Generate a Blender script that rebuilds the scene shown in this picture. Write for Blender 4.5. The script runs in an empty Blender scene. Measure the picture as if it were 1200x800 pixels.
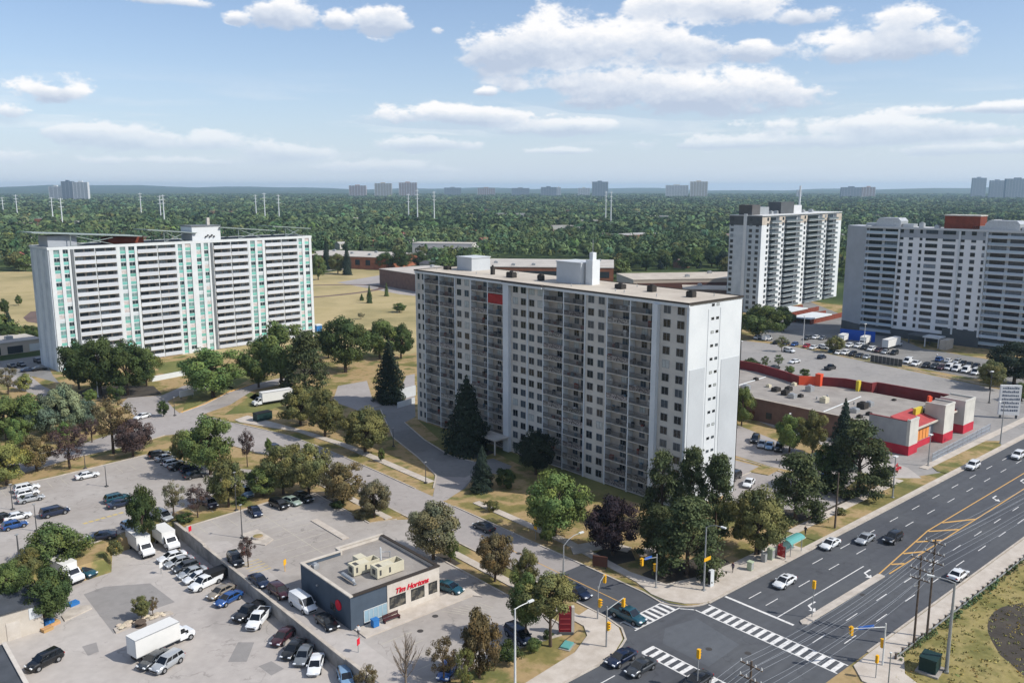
import bpy, math, random
import numpy as np
from mathutils import Vector, Matrix
from mathutils.geometry import tessellate_polygon
sc = bpy.context.scene
col = sc.collection
PI = math.pi
rnd = random.Random(7)

# ------------------------------------------------------------------ camera, sky, sun, exposure
# World axes follow the street grid: +X runs along the wide avenue, +Y along the side street.
CAM_H = 60.0
GRID = math.radians(48.8)          # the camera looks 48.8 degrees from +X towards +Y
FPX = 1000.0                       # focal length in photo pixels (1200 wide)
PITCH = math.atan(180 / FPX)
cam = bpy.data.cameras.new('camera')
cam.sensor_width = 36.0
cam.lens = 36.0 * FPX / 1200
cam.clip_start = 1.0
cam.clip_end = 60000
cam_o = bpy.data.objects.new('camera', cam)
col.objects.link(cam_o)
cam_o.location = (0, 0, CAM_H)
cam_o.rotation_euler = (PI / 2 - PITCH, 0, GRID - PI / 2)
sc.camera = cam_o
sc.render.resolution_x, sc.render.resolution_y = 1024, 682

SUN_DIR = Vector((0.527 * math.cos(math.radians(43)), -0.850 * math.cos(math.radians(43)), math.sin(math.radians(43)))).normalized()
SUN_EL = math.asin(SUN_DIR.z)
SUN_AZ = math.atan2(SUN_DIR.x, SUN_DIR.y)
sun = bpy.data.lights.new('sun', 'SUN')
sun.energy = 3.75
sun.angle = math.radians(0.5)
sun.color = (1.0, 0.95, 0.87)
sun_o = bpy.data.objects.new('sun', sun)
col.objects.link(sun_o)
sun_o.rotation_euler = SUN_DIR.to_track_quat('Z', 'Y').to_euler()
sun_o.location = (0, 0, 300)

world = bpy.data.worlds.new('World')
sc.world = world
world.use_nodes = True
world.cycles.sampling_method = 'MANUAL'
world.cycles.sample_map_resolution = 512
sc.view_settings.view_transform = 'Standard'
sc.view_settings.look = 'None'
sc.view_settings.exposure = 0.34
sc.view_settings.gamma = 1
sc.cycles.use_denoising = True
sc.cycles.max_bounces = 5
sc.cycles.diffuse_bounces = 3
sc.cycles.glossy_bounces = 2
sc.cycles.transmission_bounces = 2
sc.cycles.volume_bounces = 0
sc.cycles.transparent_max_bounces = 6
sc.cycles.use_fast_gi = False
sc.cycles.caustics_reflective = False
sc.cycles.caustics_refractive = False


def at(px, py, z=0.0):
    """A point of the photograph turned into a place on the level z."""
    c, s = math.cos(PITCH), math.sin(PITCH)
    u, v = px - 600, py - 400
    k = (CAM_H - z) / (FPX * s + v * c)
    x, y = u * k, (FPX * c - v * s) * k
    return (x * math.sin(GRID) + y * math.cos(GRID), -x * math.cos(GRID) + y * math.sin(GRID))


def depth(p):
    return p[0] * math.cos(GRID) + p[1] * math.sin(GRID)


def height_at(py, base):
    c, s = math.cos(PITCH), math.sin(PITCH)
    v = py - 400
    return CAM_H - depth(base) * (FPX * s + v * c) / (FPX * c - v * s)


def px_size(n, base):
    return n * depth(base) / FPX


# ------------------------------------------------------------------ world: sky with clouds
nt = world.node_tree
N, Lk = nt.nodes, nt.links
for n in list(N):
    N.remove(n)


def nd(tree, typ, **kw):
    n = tree.nodes.new(typ)
    for k, v in kw.items():
        if k == 'op':
            n.operation = v
        elif k[0] == 'i' and k[1:].isdigit():
            n.inputs[int(k[1:])].default_value = v
        else:
            setattr(n, k, v)
    return n


def M_(tree, op, a, b=None, c=None, clamp=False):
    n = tree.nodes.new('ShaderNodeMath')
    n.operation = op
    n.use_clamp = clamp
    for i, x in enumerate((a, b, c)):
        if x is None:
            continue
        if isinstance(x, (int, float)):
            n.inputs[i].default_value = x
        else:
            tree.links.new(x, n.inputs[i])
    return n.outputs[0]


def build_sky():
    out = N.new('ShaderNodeOutputWorld')
    bg = N.new('ShaderNodeBackground')
    bg.inputs[1].default_value = 1.0
    Lk.new(bg.outputs[0], out.inputs[0])
    sky = N.new('ShaderNodeTexSky')
    sky.sky_type = 'NISHITA'
    sky.sun_disc = False
    sky.sun_elevation = SUN_EL
    sky.sun_rotation = SUN_AZ
    sky.altitude = 100
    sky.air_density = 1.0
    sky.dust_density = 1.2
    sky.ozone_density = 1.0
    tc = N.new('ShaderNodeTexCoord')
    D = tc.outputs['Generated']

    def dot(vec):
        n = N.new('ShaderNodeVectorMath')
        n.operation = 'DOT_PRODUCT'
        Lk.new(D, n.inputs[0])
        n.inputs[1].default_value = vec
        return n.outputs['Value']
    f = dot((math.cos(GRID), math.sin(GRID), 0))
    r = dot((math.sin(GRID), -math.cos(GRID), 0))
    u = dot((0, 0, 1))
    az = M_(nt, 'ARCTAN2', r, f)
    el = M_(nt, 'ARCSINE', u)
    # sky brightness and hue
    scl = nd(nt, 'ShaderNodeMix', data_type='RGBA', blend_type='MULTIPLY')
    scl.inputs[0].default_value = 1
    Lk.new(sky.outputs[0], scl.inputs[6])
    scl.inputs[7].default_value = (SKY_K * 0.83, SKY_K * 0.95, SKY_K * 1.12, 1)
    # whiter towards the horizon: thin humid air
    ax = M_(nt, 'MULTIPLY', el, 8.5)
    hz = M_(nt, 'POWER', 2.718, M_(nt, 'MULTIPLY', ax, -1.0), clamp=True)
    base = nd(nt, 'ShaderNodeMix', data_type='RGBA')
    Lk.new(M_(nt, 'MULTIPLY', hz, 0.72), base.inputs[0])
    Lk.new(scl.outputs[2], base.inputs[6])
    base.inputs[7].default_value = (0.66, 0.745, 0.88, 1)
    uvc = N.new('ShaderNodeCombineXYZ')
    Lk.new(M_(nt, 'MULTIPLY_ADD', az, 1 / (AZ1 - AZ0), -AZ0 / (AZ1 - AZ0)), uvc.inputs[0])
    Lk.new(M_(nt, 'MULTIPLY_ADD', el, 1 / (EL1 - EL0), -EL0 / (EL1 - EL0)), uvc.inputs[1])
    im = N.new('ShaderNodeTexImage')
    im.image = cloud_image()
    im.extension = 'CLIP'
    im.interpolation = 'Linear'
    Lk.new(uvc.outputs[0], im.inputs[0])
    # scattered clouds in the unseen sky, thickened and brightened to add fill light
    n2 = N.new('ShaderNodeTexNoise')
    n2.inputs['Scale'].default_value = 2.6
    n2.inputs['Detail'].default_value = 6
    sq = nd(nt, 'ShaderNodeVectorMath', op='MULTIPLY')
    Lk.new(D, sq.inputs[0])
    sq.inputs[1].default_value = (1, 1, 2.4)
    Lk.new(sq.outputs[0], n2.inputs['Vector'])
    out_az = M_(nt, 'MULTIPLY', M_(nt, 'SUBTRACT', M_(nt, 'ABSOLUTE', az), 0.66), 8, clamp=True)
    out_el = M_(nt, 'MULTIPLY', M_(nt, 'SUBTRACT', el, 0.27), 8, clamp=True)
    outside = M_(nt, 'MAXIMUM', out_az, out_el)
    gen = M_(nt, 'MULTIPLY', M_(nt, 'SUBTRACT', n2.outputs['Fac'], 0.50), 7, clamp=True)
    gen = M_(nt, 'MULTIPLY', M_(nt, 'MULTIPLY', gen, outside), 0.85)
    m1 = nd(nt, 'ShaderNodeMix', data_type='RGBA')
    Lk.new(im.outputs['Alpha'], m1.inputs[0])
    Lk.new(base.outputs[2], m1.inputs[6])
    Lk.new(im.outputs['Color'], m1.inputs[7])
    mix = nd(nt, 'ShaderNodeMix', data_type='RGBA')
    Lk.new(gen, mix.inputs[0])
    Lk.new(m1.outputs[2], mix.inputs[6])
    mix.inputs[7].default_value = (0.76, 0.775, 0.80, 1)
    Lk.new(mix.outputs[2], bg.inputs[0])


AZ0, AZ1, EL0, EL1 = -0.68, 0.68, -0.02, 0.30


def fbm(w, h, cell, octaves, rs, gain=0.55):
    """Tiling-free value noise, h x w, 0..1; cell = size of the largest lump in pixels (x, y)."""
    out = np.zeros((h, w), np.float32)
    amp, tot = 1.0, 0.0
    cx, cy = cell
    for _ in range(octaves):
        gx, gy = int(w / cx) + 3, int(h / cy) + 3
        g = rs.rand(gy, gx).astype(np.float32)
        X = np.arange(w) / cx
        Y = np.arange(h) / cy
        xi, yi = X.astype(int), Y.astype(int)
        fx, fy = X - xi, Y - yi
        fx, fy = fx * fx * (3 - 2 * fx), fy * fy * (3 - 2 * fy)
        a = g[yi][:, xi] * (1 - fx) + g[yi][:, xi + 1] * fx
        b = g[yi + 1][:, xi] * (1 - fx) + g[yi + 1][:, xi + 1] * fx
        out += amp * (a * (1 - fy[:, None]) + b * fy[:, None])
        tot += amp
        amp *= gain
        cx, cy = max(1.01, cx / 2.03), max(1.01, cy / 2.03)
    return out / tot


def cloud_image():
    """Fair-weather cumulus computed as colour + cover over azimuth and elevation."""
    def dirn(px, py):
        c, s = math.cos(PITCH), math.sin(PITCH)
        uu, v = px - 600, py - 400
        fy, fz = FPX * c - v * s, -(FPX * s + v * c)
        return math.atan2(uu, fy), math.atan2(fz, math.hypot(uu, fy))
    blobs = [(700, 56, 110, 34), (632, 62, 88, 30), (775, 58, 70, 28), (590, 58, 52, 22), (835, 112, 112, 22), (730, 108, 92, 20), (690, 96, 90, 16),
             (885, 60, 26, 13), (860, 14, 95, 20), (770, 8, 52, 14), (935, 20, 38, 11), (1030, 52, 76, 20), (1048, 26, 42, 20), (985, 64, 36, 12),
             (328, 18, 34, 17), (447, 22, 28, 17), (398, 25, 17, 9), (180, 0, 48, 6), (62, 110, 34, 12), (12, 133, 20, 11),
             (540, 138, 94, 11), (660, 150, 68, 10), (500, 170, 44, 9), (85, 156, 64, 11), (160, 166, 62, 13), (255, 170, 60, 11),
             (330, 182, 64, 11), (5, 187, 44, 11), (1010, 150, 118, 11), (930, 166, 130, 9), (1110, 156, 130, 11), (1150, 128, 84, 6), (1180, 174, 95, 7),
             (430, 197, 70, 8), (660, 178, 44, 4), (850, 170, 60, 5), (512, 36, 11, 6), (280, 22, 12, 6), (215, 190, 90, 6), (570, 109, 14, 5)]
    W_, H_ = 2048, 490
    rs = np.random.RandomState(11)
    az = np.linspace(AZ0, AZ1, W_, dtype=np.float32)[None, :]
    el = np.linspace(EL0, EL1, H_, dtype=np.float32)[:, None]
    best = np.full((H_, W_), -1.0, np.float32)
    vert = np.zeros((H_, W_), np.float32)
    wsum = np.full((H_, W_), 1e-3, np.float32)
    for (x, y, w, h) in blobs:
        a0, e0 = dirn(x, y)
        dx = (az - a0) / (w / 1000 * 1.12)
        dy = (el - e0) / (h / 1000 * 1.3)
        dyy = np.where(dy < 0, dy * 1.35, dy)
        val = 1 - np.sqrt(dx * dx + dyy * dyy)
        k = 0.18
        hh = np.clip(0.5 + 0.5 * (val - best) / k, 0, 1)
        best = best * (1 - hh) + val * hh + k * hh * (1 - hh)
        wt = np.clip(val + 0.25, 0, 2)
        vert += wt * dy
        wsum += wt
    n = fbm(W_, H_, (90, 42), 7, rs, 0.62)
    n2 = fbm(W_, H_, (34, 20), 6, rs, 0.66)
    d = best + (n - 0.5) * 1.75 + (n2 - 0.5) * 0.85 + 0.06
    m = np.clip((d - 0.04) / 0.46, 0, 1)
    m = m * m * (3 - 2 * m)
    # light: brighter where less cloud lies above and to the right, greyer bases
    sh = np.roll(np.roll(np.clip(d, 0, 1.6), -7, axis=0), -5, axis=1)
    t = vert / wsum * 1.0 - (sh - 0.75) * 0.34 + (n2 - 0.5) * 0.8 + 0.42
    t = np.clip(t, 0, 1)[..., None]
    c0, c1, c2 = (np.array(v, np.float32) for v in ((0.42, 0.485, 0.60), (0.60, 0.64, 0.71), (0.83, 0.82, 0.82)))
    colr = np.where(t < 0.5, c0 + (c1 - c0) * t * 2, c1 + (c2 - c1) * (t * 2 - 1))
    low = np.clip((el - 0.0) / 0.09, 0.0, 1)
    wisps = np.clip((fbm(W_, H_, (300, 26), 6, rs, 0.6) - 0.52) * 2.2, 0, 0.35) * np.clip(1 - np.abs(el - 0.06) / 0.07, 0, 1)
    alpha = np.clip(m * 0.95, 0, 1) * (0.25 + 0.75 * low)
    alpha = np.maximum(alpha, wisps)
    edge = np.clip((0.66 - np.abs(az)) / 0.03, 0, 1) * np.clip((0.295 - el) / 0.02, 0, 1)
    alpha = alpha * edge
    colr = colr * low[..., None] + (1 - low[..., None]) * (colr * 0.5 + np.array((0.28, 0.325, 0.385), np.float32))
    px = np.concatenate([colr, alpha[..., None]], axis=2).astype(np.float32)
    img = bpy.data.images.new('cumulus', W_, H_, alpha=True, float_buffer=True)
    img.alpha_mode = 'CHANNEL_PACKED'
    img.colorspace_settings.name = 'Non-Color'
    img.pixels.foreach_set(px.ravel())
    img.update()
    img.pack()
    return img


SKY_K = 0.10
build_sky()


# ------------------------------------------------------------------ materials
def s2l(h):
    if isinstance(h, str):
        h = h.lstrip('#')
        v = [int(h[i:i + 2], 16) / 255 for i in (0, 2, 4)]
        return tuple(((c + 0.055) / 1.055) ** 2.4 if c > 0.04045 else c / 12.92 for c in v)
    return tuple(h)


MATS = {}


def mat(name, color, rough=0.8, metal=0.0, var=0.0, scale=1.0, color2=None, detail=5, bump=0.0, obj_var=0.0, spec=0.3,
        trans=0.0, fine=0.0, coat=0.0, lo=0.35, hi=0.65, coord='Object', attr=None):
    if name in MATS:
        return MATS[name]
    m = bpy.data.materials.new(name)
    m.use_nodes = True
    t = m.node_tree
    b = t.nodes['Principled BSDF']
    c1 = s2l(color)
    b.inputs['Base Color'].default_value = (*c1, 1)
    b.inputs['Roughness'].default_value = rough
    b.inputs['Metallic'].default_value = metal
    b.inputs['Specular IOR Level'].default_value = spec
    b.inputs['Coat Weight'].default_value = coat
    m.diffuse_color = (*c1, 1)
    outc = None
    tc = t.nodes.new('ShaderNodeTexCoord')
    if color2 is not None or var:
        c2 = s2l(color2) if color2 is not None else tuple(x * (1 - var) for x in c1)
        nz = t.nodes.new('ShaderNodeTexNoise')
        nz.inputs['Scale'].default_value = scale
        nz.inputs['Detail'].default_value = detail
        nz.inputs['Roughness'].default_value = 0.6
        t.links.new(tc.outputs[coord], nz.inputs['Vector'])
        mr = t.nodes.new('ShaderNodeMapRange')
        mr.inputs[1].default_value, mr.inputs[2].default_value = lo, hi
        t.links.new(nz.outputs['Fac'], mr.inputs[0])
        mx = t.nodes.new('ShaderNodeMix')
        mx.data_type = 'RGBA'
        t.links.new(mr.outputs[0], mx.inputs[0])
        mx.inputs[6].default_value = (*c1, 1)
        mx.inputs[7].default_value = (*c2, 1)
        outc = mx.outputs[2]
    if fine:
        nz = t.nodes.new('ShaderNodeTexNoise')
        nz.inputs['Scale'].default_value = scale * 14
        nz.inputs['Detail'].default_value = 4
        t.links.new(tc.outputs[coord], nz.inputs['Vector'])
        k = M_(t, 'ADD', M_(t, 'MULTIPLY', nz.outputs['Fac'], 2 * fine), 1 - fine)
        mx = t.nodes.new('ShaderNodeMix')
        mx.data_type = 'RGBA'
        mx.blend_type = 'MULTIPLY'
        mx.inputs[0].default_value = 1
        if outc:
            t.links.new(outc, mx.inputs[6])
        else:
            mx.inputs[6].default_value = (*c1, 1)
        t.links.new(k, mx.inputs[7])
        outc = mx.outputs[2]
    if obj_var:
        oi = t.nodes.new('ShaderNodeObjectInfo')
        hs = t.nodes.new('ShaderNodeHueSaturation')
        t.links.new(M_(t, 'ADD', M_(t, 'MULTIPLY', oi.outputs['Random'], 0.05 * obj_var), 0.5 - 0.025 * obj_var), hs.inputs['Hue'])
        r2 = M_(t, 'FRACT', M_(t, 'MULTIPLY', oi.outputs['Random'], 17.3))
        t.links.new(M_(t, 'ADD', M_(t, 'MULTIPLY', r2, 0.7 * obj_var), 1 - 0.35 * obj_var), hs.inputs['Value'])
        if outc:
            t.links.new(outc, hs.inputs['Color'])
        else:
            hs.inputs['Color'].default_value = (*c1, 1)
        outc = hs.outputs[0]
    if attr:
        an = t.nodes.new('ShaderNodeAttribute')
        an.attribute_name = attr
        mx = t.nodes.new('ShaderNodeMix')
        mx.data_type = 'RGBA'
        mx.blend_type = 'MULTIPLY'
        mx.inputs[0].default_value = 1
        if outc:
            t.links.new(outc, mx.inputs[6])
        else:
            mx.inputs[6].default_value = (*c1, 1)
        t.links.new(an.outputs['Color'], mx.inputs[7])
        outc = mx.outputs[2]
    if outc:
        t.links.new(outc, b.inputs['Base Color'])
    if bump:
        nz = t.nodes.new('ShaderNodeTexNoise')
        nz.inputs['Scale'].default_value = scale * 6
        nz.inputs['Detail'].default_value = 5
        t.links.new(tc.outputs[coord], nz.inputs['Vector'])
        bp = t.nodes.new('ShaderNodeBump')
        bp.inputs['Strength'].default_value = bump
        bp.inputs['Distance'].default_value = 0.05
        t.links.new(nz.outputs['Fac'], bp.inputs['Height'])
        t.links.new(bp.outputs[0], b.inputs['Normal'])
    if trans:
        tr = t.nodes.new('ShaderNodeBsdfTranslucent')
        tr.inputs[0].default_value = (*[min(1, x * 1.5) for x in c1], 1)
        if outc:
            t.links.new(outc, tr.inputs[0])
        ms = t.nodes.new('ShaderNodeMixShader')
        ms.inputs[0].default_value = trans
        t.links.new(b.outputs[0], ms.inputs[1])
        t.links.new(tr.outputs[0], ms.inputs[2])
        t.links.new(ms.outputs[0], t.nodes['Material Output'].inputs[0])
    MATS[name] = m
    return m


def asphalt(name, c1, c2, crack=0.5, streak=0.0):
    """Worn asphalt: broad mottling, small grain, crack lines and tyre polish along +X."""
    m = mat(name, c1, rough=0.9, color2=c2, scale=0.06, detail=8, fine=0.16, spec=0.2)
    t = m.node_tree
    b = t.nodes['Principled BSDF']
    src = b.inputs['Base Color'].links[0].from_socket
    tc = t.nodes.new('ShaderNodeTexCoord')
    vo = t.nodes.new('ShaderNodeTexVoronoi')
    vo.feature = 'DISTANCE_TO_EDGE'
    vo.inputs['Scale'].default_value = 0.11
    ns = t.nodes.new('ShaderNodeTexNoise')
    ns.inputs['Scale'].default_value = 0.35
    ns.inputs['Detail'].default_value = 6
    t.links.new(tc.outputs['Object'], ns.inputs['Vector'])
    ad = nd(t, 'ShaderNodeMix', data_type='RGBA')
    ad.inputs[0].default_value = 0.85
    vm = nd(t, 'ShaderNodeVectorMath', op='SCALE')
    t.links.new(ns.outputs['Color'], vm.inputs[0])
    vm.inputs['Scale'].default_value = 7
    va = nd(t, 'ShaderNodeVectorMath', op='ADD')
    t.links.new(vm.outputs[0], va.inputs[0])
    t.links.new(tc.outputs['Object'], va.inputs[1])
    t.links.new(va.outputs[0], vo.inputs['Vector'])
    mr = t.nodes.new('ShaderNodeMapRange')
    mr.inputs[1].default_value, mr.inputs[2].default_value = 0.0, 0.022
    mr.inputs[3].default_value, mr.inputs[4].default_value = 1 - crack, 1.0
    t.links.new(vo.outputs['Distance'], mr.inputs[0])
    k = M_(t, 'SUBTRACT', 1.0, M_(t, 'MULTIPLY', M_(t, 'SUBTRACT', 1.0, mr.outputs[0]), M_(t, 'MULTIPLY', M_(t, 'SUBTRACT', ns.outputs['Fac'], 0.46), 7, clamp=True)))
    # repair patches
    n3 = t.nodes.new('ShaderNodeTexNoise')
    n3.inputs['Scale'].default_value = 0.028
    n3.inputs['Detail'].default_value = 2
    t.links.new(tc.outputs['Object'], n3.inputs['Vector'])
    m3 = t.nodes.new('ShaderNodeMapRange')
    m3.inputs[1].default_value, m3.inputs[2].default_value = 0.60, 0.625
    m3.inputs[3].default_value, m3.inputs[4].default_value = 1.0, 0.84
    t.links.new(n3.outputs['Fac'], m3.inputs[0])
    k = M_(t, 'MULTIPLY', k, m3.outputs[0])
    # oil stains
    n4 = t.nodes.new('ShaderNodeTexNoise')
    n4.inputs['Scale'].default_value = 0.42
    n4.inputs['Detail'].default_value = 3
    t.links.new(tc.outputs['Object'], n4.inputs['Vector'])
    m4 = t.nodes.new('ShaderNodeMapRange')
    m4.inputs[1].default_value, m4.inputs[2].default_value = 0.68, 0.78
    m4.inputs[3].default_value, m4.inputs[4].default_value = 1.0, 0.72
    t.links.new(n4.outputs['Fac'], m4.inputs[0])
    k = M_(t, 'MULTIPLY', k, m4.outputs[0])
    if streak:
        mp = nd(t, 'ShaderNodeVectorMath', op='MULTIPLY')
        t.links.new(tc.outputs['Object'], mp.inputs[0])
        mp.inputs[1].default_value = (0.02, 0.9, 1)
        n5 = t.nodes.new('ShaderNodeTexNoise')
        n5.inputs['Scale'].default_value = 1
        n5.inputs['Detail'].default_value = 5
        t.links.new(mp.outputs[0], n5.inputs['Vector'])
        k = M_(t, 'MULTIPLY', k, M_(t, 'ADD', M_(t, 'MULTIPLY', n5.outputs['Fac'], 2 * streak), 1 - streak))
    mx = nd(t, 'ShaderNodeMix', data_type='RGBA', blend_type='MULTIPLY')
    mx.inputs[0].default_value = 1
    t.links.new(src, mx.inputs[6])
    t.links.new(k, mx.inputs[7])
    t.links.new(mx.outputs[2], b.inputs['Base Color'])
    return m


def grass_mat(name, stops, scale=0.03, fine=0.22):
    m = bpy.data.materials.new(name)
    m.use_nodes = True
    t = m.node_tree
    b = t.nodes['Principled BSDF']
    b.inputs['Roughness'].default_value = 0.95
    b.inputs['Specular IOR Level'].default_value = 0.1
    tc = t.nodes.new('ShaderNodeTexCoord')
    n1 = t.nodes.new('ShaderNodeTexNoise')
    n1.inputs['Scale'].default_value = scale
    n1.inputs['Detail'].default_value = 9
    n1.inputs['Roughness'].default_value = 0.62
    t.links.new(tc.outputs['Object'], n1.inputs['Vector'])
    cr = t.nodes.new('ShaderNodeValToRGB')
    while len(cr.color_ramp.elements) < len(stops):
        cr.color_ramp.elements.new(0.5)
    for e, (p, c) in zip(cr.color_ramp.elements, stops):
        e.position = p
        e.color = (*s2l(c), 1)
    t.links.new(n1.outputs['Fac'], cr.inputs[0])
    n2 = t.nodes.new('ShaderNodeTexNoise')
    n2.inputs['Scale'].default_value = 1.3
    n2.inputs['Detail'].default_value = 6
    t.links.new(tc.outputs['Object'], n2.inputs['Vector'])
    mx = nd(t, 'ShaderNodeMix', data_type='RGBA', blend_type='MULTIPLY')
    mx.inputs[0].default_value = 1
    t.links.new(cr.outputs[0], mx.inputs[6])
    t.links.new(M_(t, 'ADD', M_(t, 'MULTIPLY', n2.outputs['Fac'], 2 * fine), 1 - fine), mx.inputs[7])
    t.links.new(mx.outputs[2], b.inputs['Base Color'])
    bp = t.nodes.new('ShaderNodeBump')
    bp.inputs['Strength'].default_value = 0.5
    bp.inputs['Distance'].default_value = 0.1
    t.links.new(n2.outputs['Fac'], bp.inputs['Height'])
    t.links.new(bp.outputs[0], b.inputs['Normal'])
    MATS[name] = m
    return m


def window_mat(name, dark, mid, light, plight=0.1, pmid=0.3, rough=0.12):
    m = bpy.data.materials.new(name)
    m.use_nodes = True
    t = m.node_tree
    b = t.nodes['Principled BSDF']
    b.inputs['Roughness'].default_value = rough
    b.inputs['Specular IOR Level'].default_value = 0.55
    oi = t.nodes.new('ShaderNodeObjectInfo')
    cr = t.nodes.new('ShaderNodeValToRGB')
    cr.color_ramp.interpolation = 'CONSTANT'
    e = cr.color_ramp.elements
    e[0].position, e[0].color = 0, (*s2l(dark), 1)
    e[1].position, e[1].color = 1 - plight - pmid, (*s2l(mid), 1)
    x = e.new(1 - plight)
    x.color = (*s2l(light), 1)
    t.links.new(oi.outputs['Random'], cr.inputs[0])
    tc = t.nodes.new('ShaderNodeTexCoord')
    nz = t.nodes.new('ShaderNodeTexNoise')
    nz.inputs['Scale'].default_value = 1.5
    va = nd(t, 'ShaderNodeVectorMath', op='ADD')
    t.links.new(tc.outputs['Object'], va.inputs[0])
    t.links.new(M_(t, 'MULTIPLY', oi.outputs['Random'], 50.0), va.inputs[1])
    t.links.new(va.outputs[0], nz.inputs['Vector'])
    mx = nd(t, 'ShaderNodeMix', data_type='RGBA', blend_type='MULTIPLY')
    mx.inputs[0].default_value = 1
    t.links.new(cr.outputs[0], mx.inputs[6])
    t.links.new(M_(t, 'ADD', M_(t, 'MULTIPLY', nz.outputs['Fac'], 0.9), 0.55), mx.inputs[7])
    t.links.new(mx.outputs[2], b.inputs['Base Color'])
    MATS[name] = m
    return m


# ------------------------------------------------------------------ mesh helpers
class MB:
    def __init__(self):
        self.v, self.f, self.m = [], [], []

    def quad(self, a, b, c, d, mi=0):
        n = len(self.v)
        self.v += [a, b, c, d]
        self.f.append((n, n + 1, n + 2, n + 3))
        self.m.append(mi)

    def box(self, x0, x1, y0, y1, z0, z1, mi=0, top=None):
        n = len(self.v)
        self.v += [(x0, y0, z0), (x1, y0, z0), (x1, y1, z0), (x0, y1, z0), (x0, y0, z1), (x1, y0, z1), (x1, y1, z1), (x0, y1, z1)]
        for k, q in enumerate(((0, 3, 2, 1), (4, 5, 6, 7), (0, 1, 5, 4), (1, 2, 6, 5), (2, 3, 7, 6), (3, 0, 4, 7))):
            self.f.append(tuple(n + i for i in q))
            self.m.append(top if (top is not None and k == 1) else mi)
        return self

    def obox(self, cx, cy, lx, ly, z0, z1, ang, mi=0):
        n = len(self.v)
        c, s = math.cos(ang), math.sin(ang)
        for z in (z0, z1):
            for dx, dy in ((-1, -1), (1, -1), (1, 1), (-1, 1)):
                x, y = dx * lx / 2, dy * ly / 2
                self.v.append((cx + x * c - y * s, cy + x * s + y * c, z))
        for q in ((0, 3, 2, 1), (4, 5, 6, 7), (0, 1, 5, 4), (1, 2, 6, 5), (2, 3, 7, 6), (3, 0, 4, 7)):
            self.f.append(tuple(n + i for i in q))
            self.m.append(mi)
        return self

    def tube(self, pts, rads, seg=8, mi=0, cap=True):
        pts = [Vector(p) for p in pts]
        if not hasattr(rads, '__len__'):
            rads = [rads] * len(pts)
        n0 = len(self.v)
        for i, p in enumerate(pts):
            d = (pts[min(i + 1, len(pts) - 1)] - pts[max(i - 1, 0)]).normalized()
            a = d.orthogonal().normalized() if abs(d.z) < 0.99 else Vector((1, 0, 0))
            a = (a - d * a.dot(d)).normalized()
            b = d.cross(a)
            for k in range(seg):
                t = 2 * PI * k / seg
                q = p + (a * math.cos(t) + b * math.sin(t)) * rads[i]
                self.v.append(tuple(q))
        for i in range(len(pts) - 1):
            for k in range(seg):
                k2 = (k + 1) % seg
                self.f.append((n0 + i * seg + k, n0 + i * seg + k2, n0 + (i + 1) * seg + k2, n0 + (i + 1) * seg + k))
                self.m.append(mi)
        if cap:
            self.f.append(tuple(n0 + k for k in range(seg))[::-1])
            self.m.append(mi)
            self.f.append(tuple(n0 + (len(pts) - 1) * seg + k for k in range(seg)))
            self.m.append(mi)
        return self

    def prism(self, poly, z0, z1, mi=0, top=None):
        """poly: ccw list of (x, y)"""
        ar = sum(poly[i][0] * poly[(i + 1) % len(poly)][1] - poly[(i + 1) % len(poly)][0] * poly[i][1] for i in range(len(poly)))
        if ar < 0:
            poly = poly[::-1]
        n = len(poly)
        a = len(self.v)
        self.v += [(x, y, z0) for x, y in poly] + [(x, y, z1) for x, y in poly]
        self.f.append(tuple(a + i for i in range(n))[::-1])
        self.m.append(mi)
        self.f.append(tuple(a + n + i for i in range(n)))
        self.m.append(mi if top is None else top)
        for i in range(n):
            j = (i + 1) % n
            self.f.append((a + i, a + j, a + n + j, a + n + i))
            self.m.append(mi)
        return self

    def mesh(self, name, mats, smooth=False):
        me = bpy.data.meshes.new(name)
        me.from_pydata(self.v, [], self.f)
        for m in (mats if isinstance(mats, (list, tuple)) else [mats]):
            me.materials.append(m)
        if isinstance(mats, (list, tuple)) and len(mats) > 1:
            me.polygons.foreach_set('material_index', self.m)
        if smooth:
            me.polygons.foreach_set('use_smooth', [True] * len(self.f))
            try:
                me.set_sharp_from_angle(angle=math.radians(35))
            except Exception:
                pass
        me.update()
        return me


def put(name, me, parent=None, loc=None, rotz=None, scale=None, label=None, cat=None, group=None, kind=None):
    o = bpy.data.objects.new(name, me)
    col.objects.link(o)
    if parent is not None:
        o.parent = parent
    if loc is not None:
        o.location = loc
    if rotz is not None:
        o.rotation_euler = (0, 0, rotz)
    if scale is not None:
        o.scale = scale
    for k, v in (('label', label), ('category', cat), ('group', group), ('kind', kind)):
        if v:
            o[k] = v
    return o


def thing(name, label, cat, loc, rotz=0, group=None):
    return put(name, None, None, loc, rotz, None, label, cat, group)


def one(name, mb, mats, label, cat, loc=(0, 0, 0), rotz=0, group=None, smooth=False):
    return put(name, mb.mesh(name, mats, smooth), None, loc, rotz, None, label, cat, group)


def sheet(name, poly, z, m, holes=None, kind='structure', grid=None):
    polys = [[Vector((x, y, 0)) for x, y in poly]] + [[Vector((x, y, 0)) for x, y in h] for h in (holes or [])]
    tris = tessellate_polygon(polys)
    vs = [v for p in polys for v in p]
    fs = []
    for t in tris:
        a, b, c = (vs[i] for i in t)
        if (b - a).cross(c - a).z < 0:
            t = t[::-1]
        fs.append(tuple(t))
    me = bpy.data.meshes.new(name)
    me.from_pydata([(v.x, v.y, z) for v in vs], [], fs)
    me.materials.append(m)
    o = bpy.data.objects.new(name, me)
    col.objects.link(o)
    o['kind'] = kind
    return o


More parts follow.
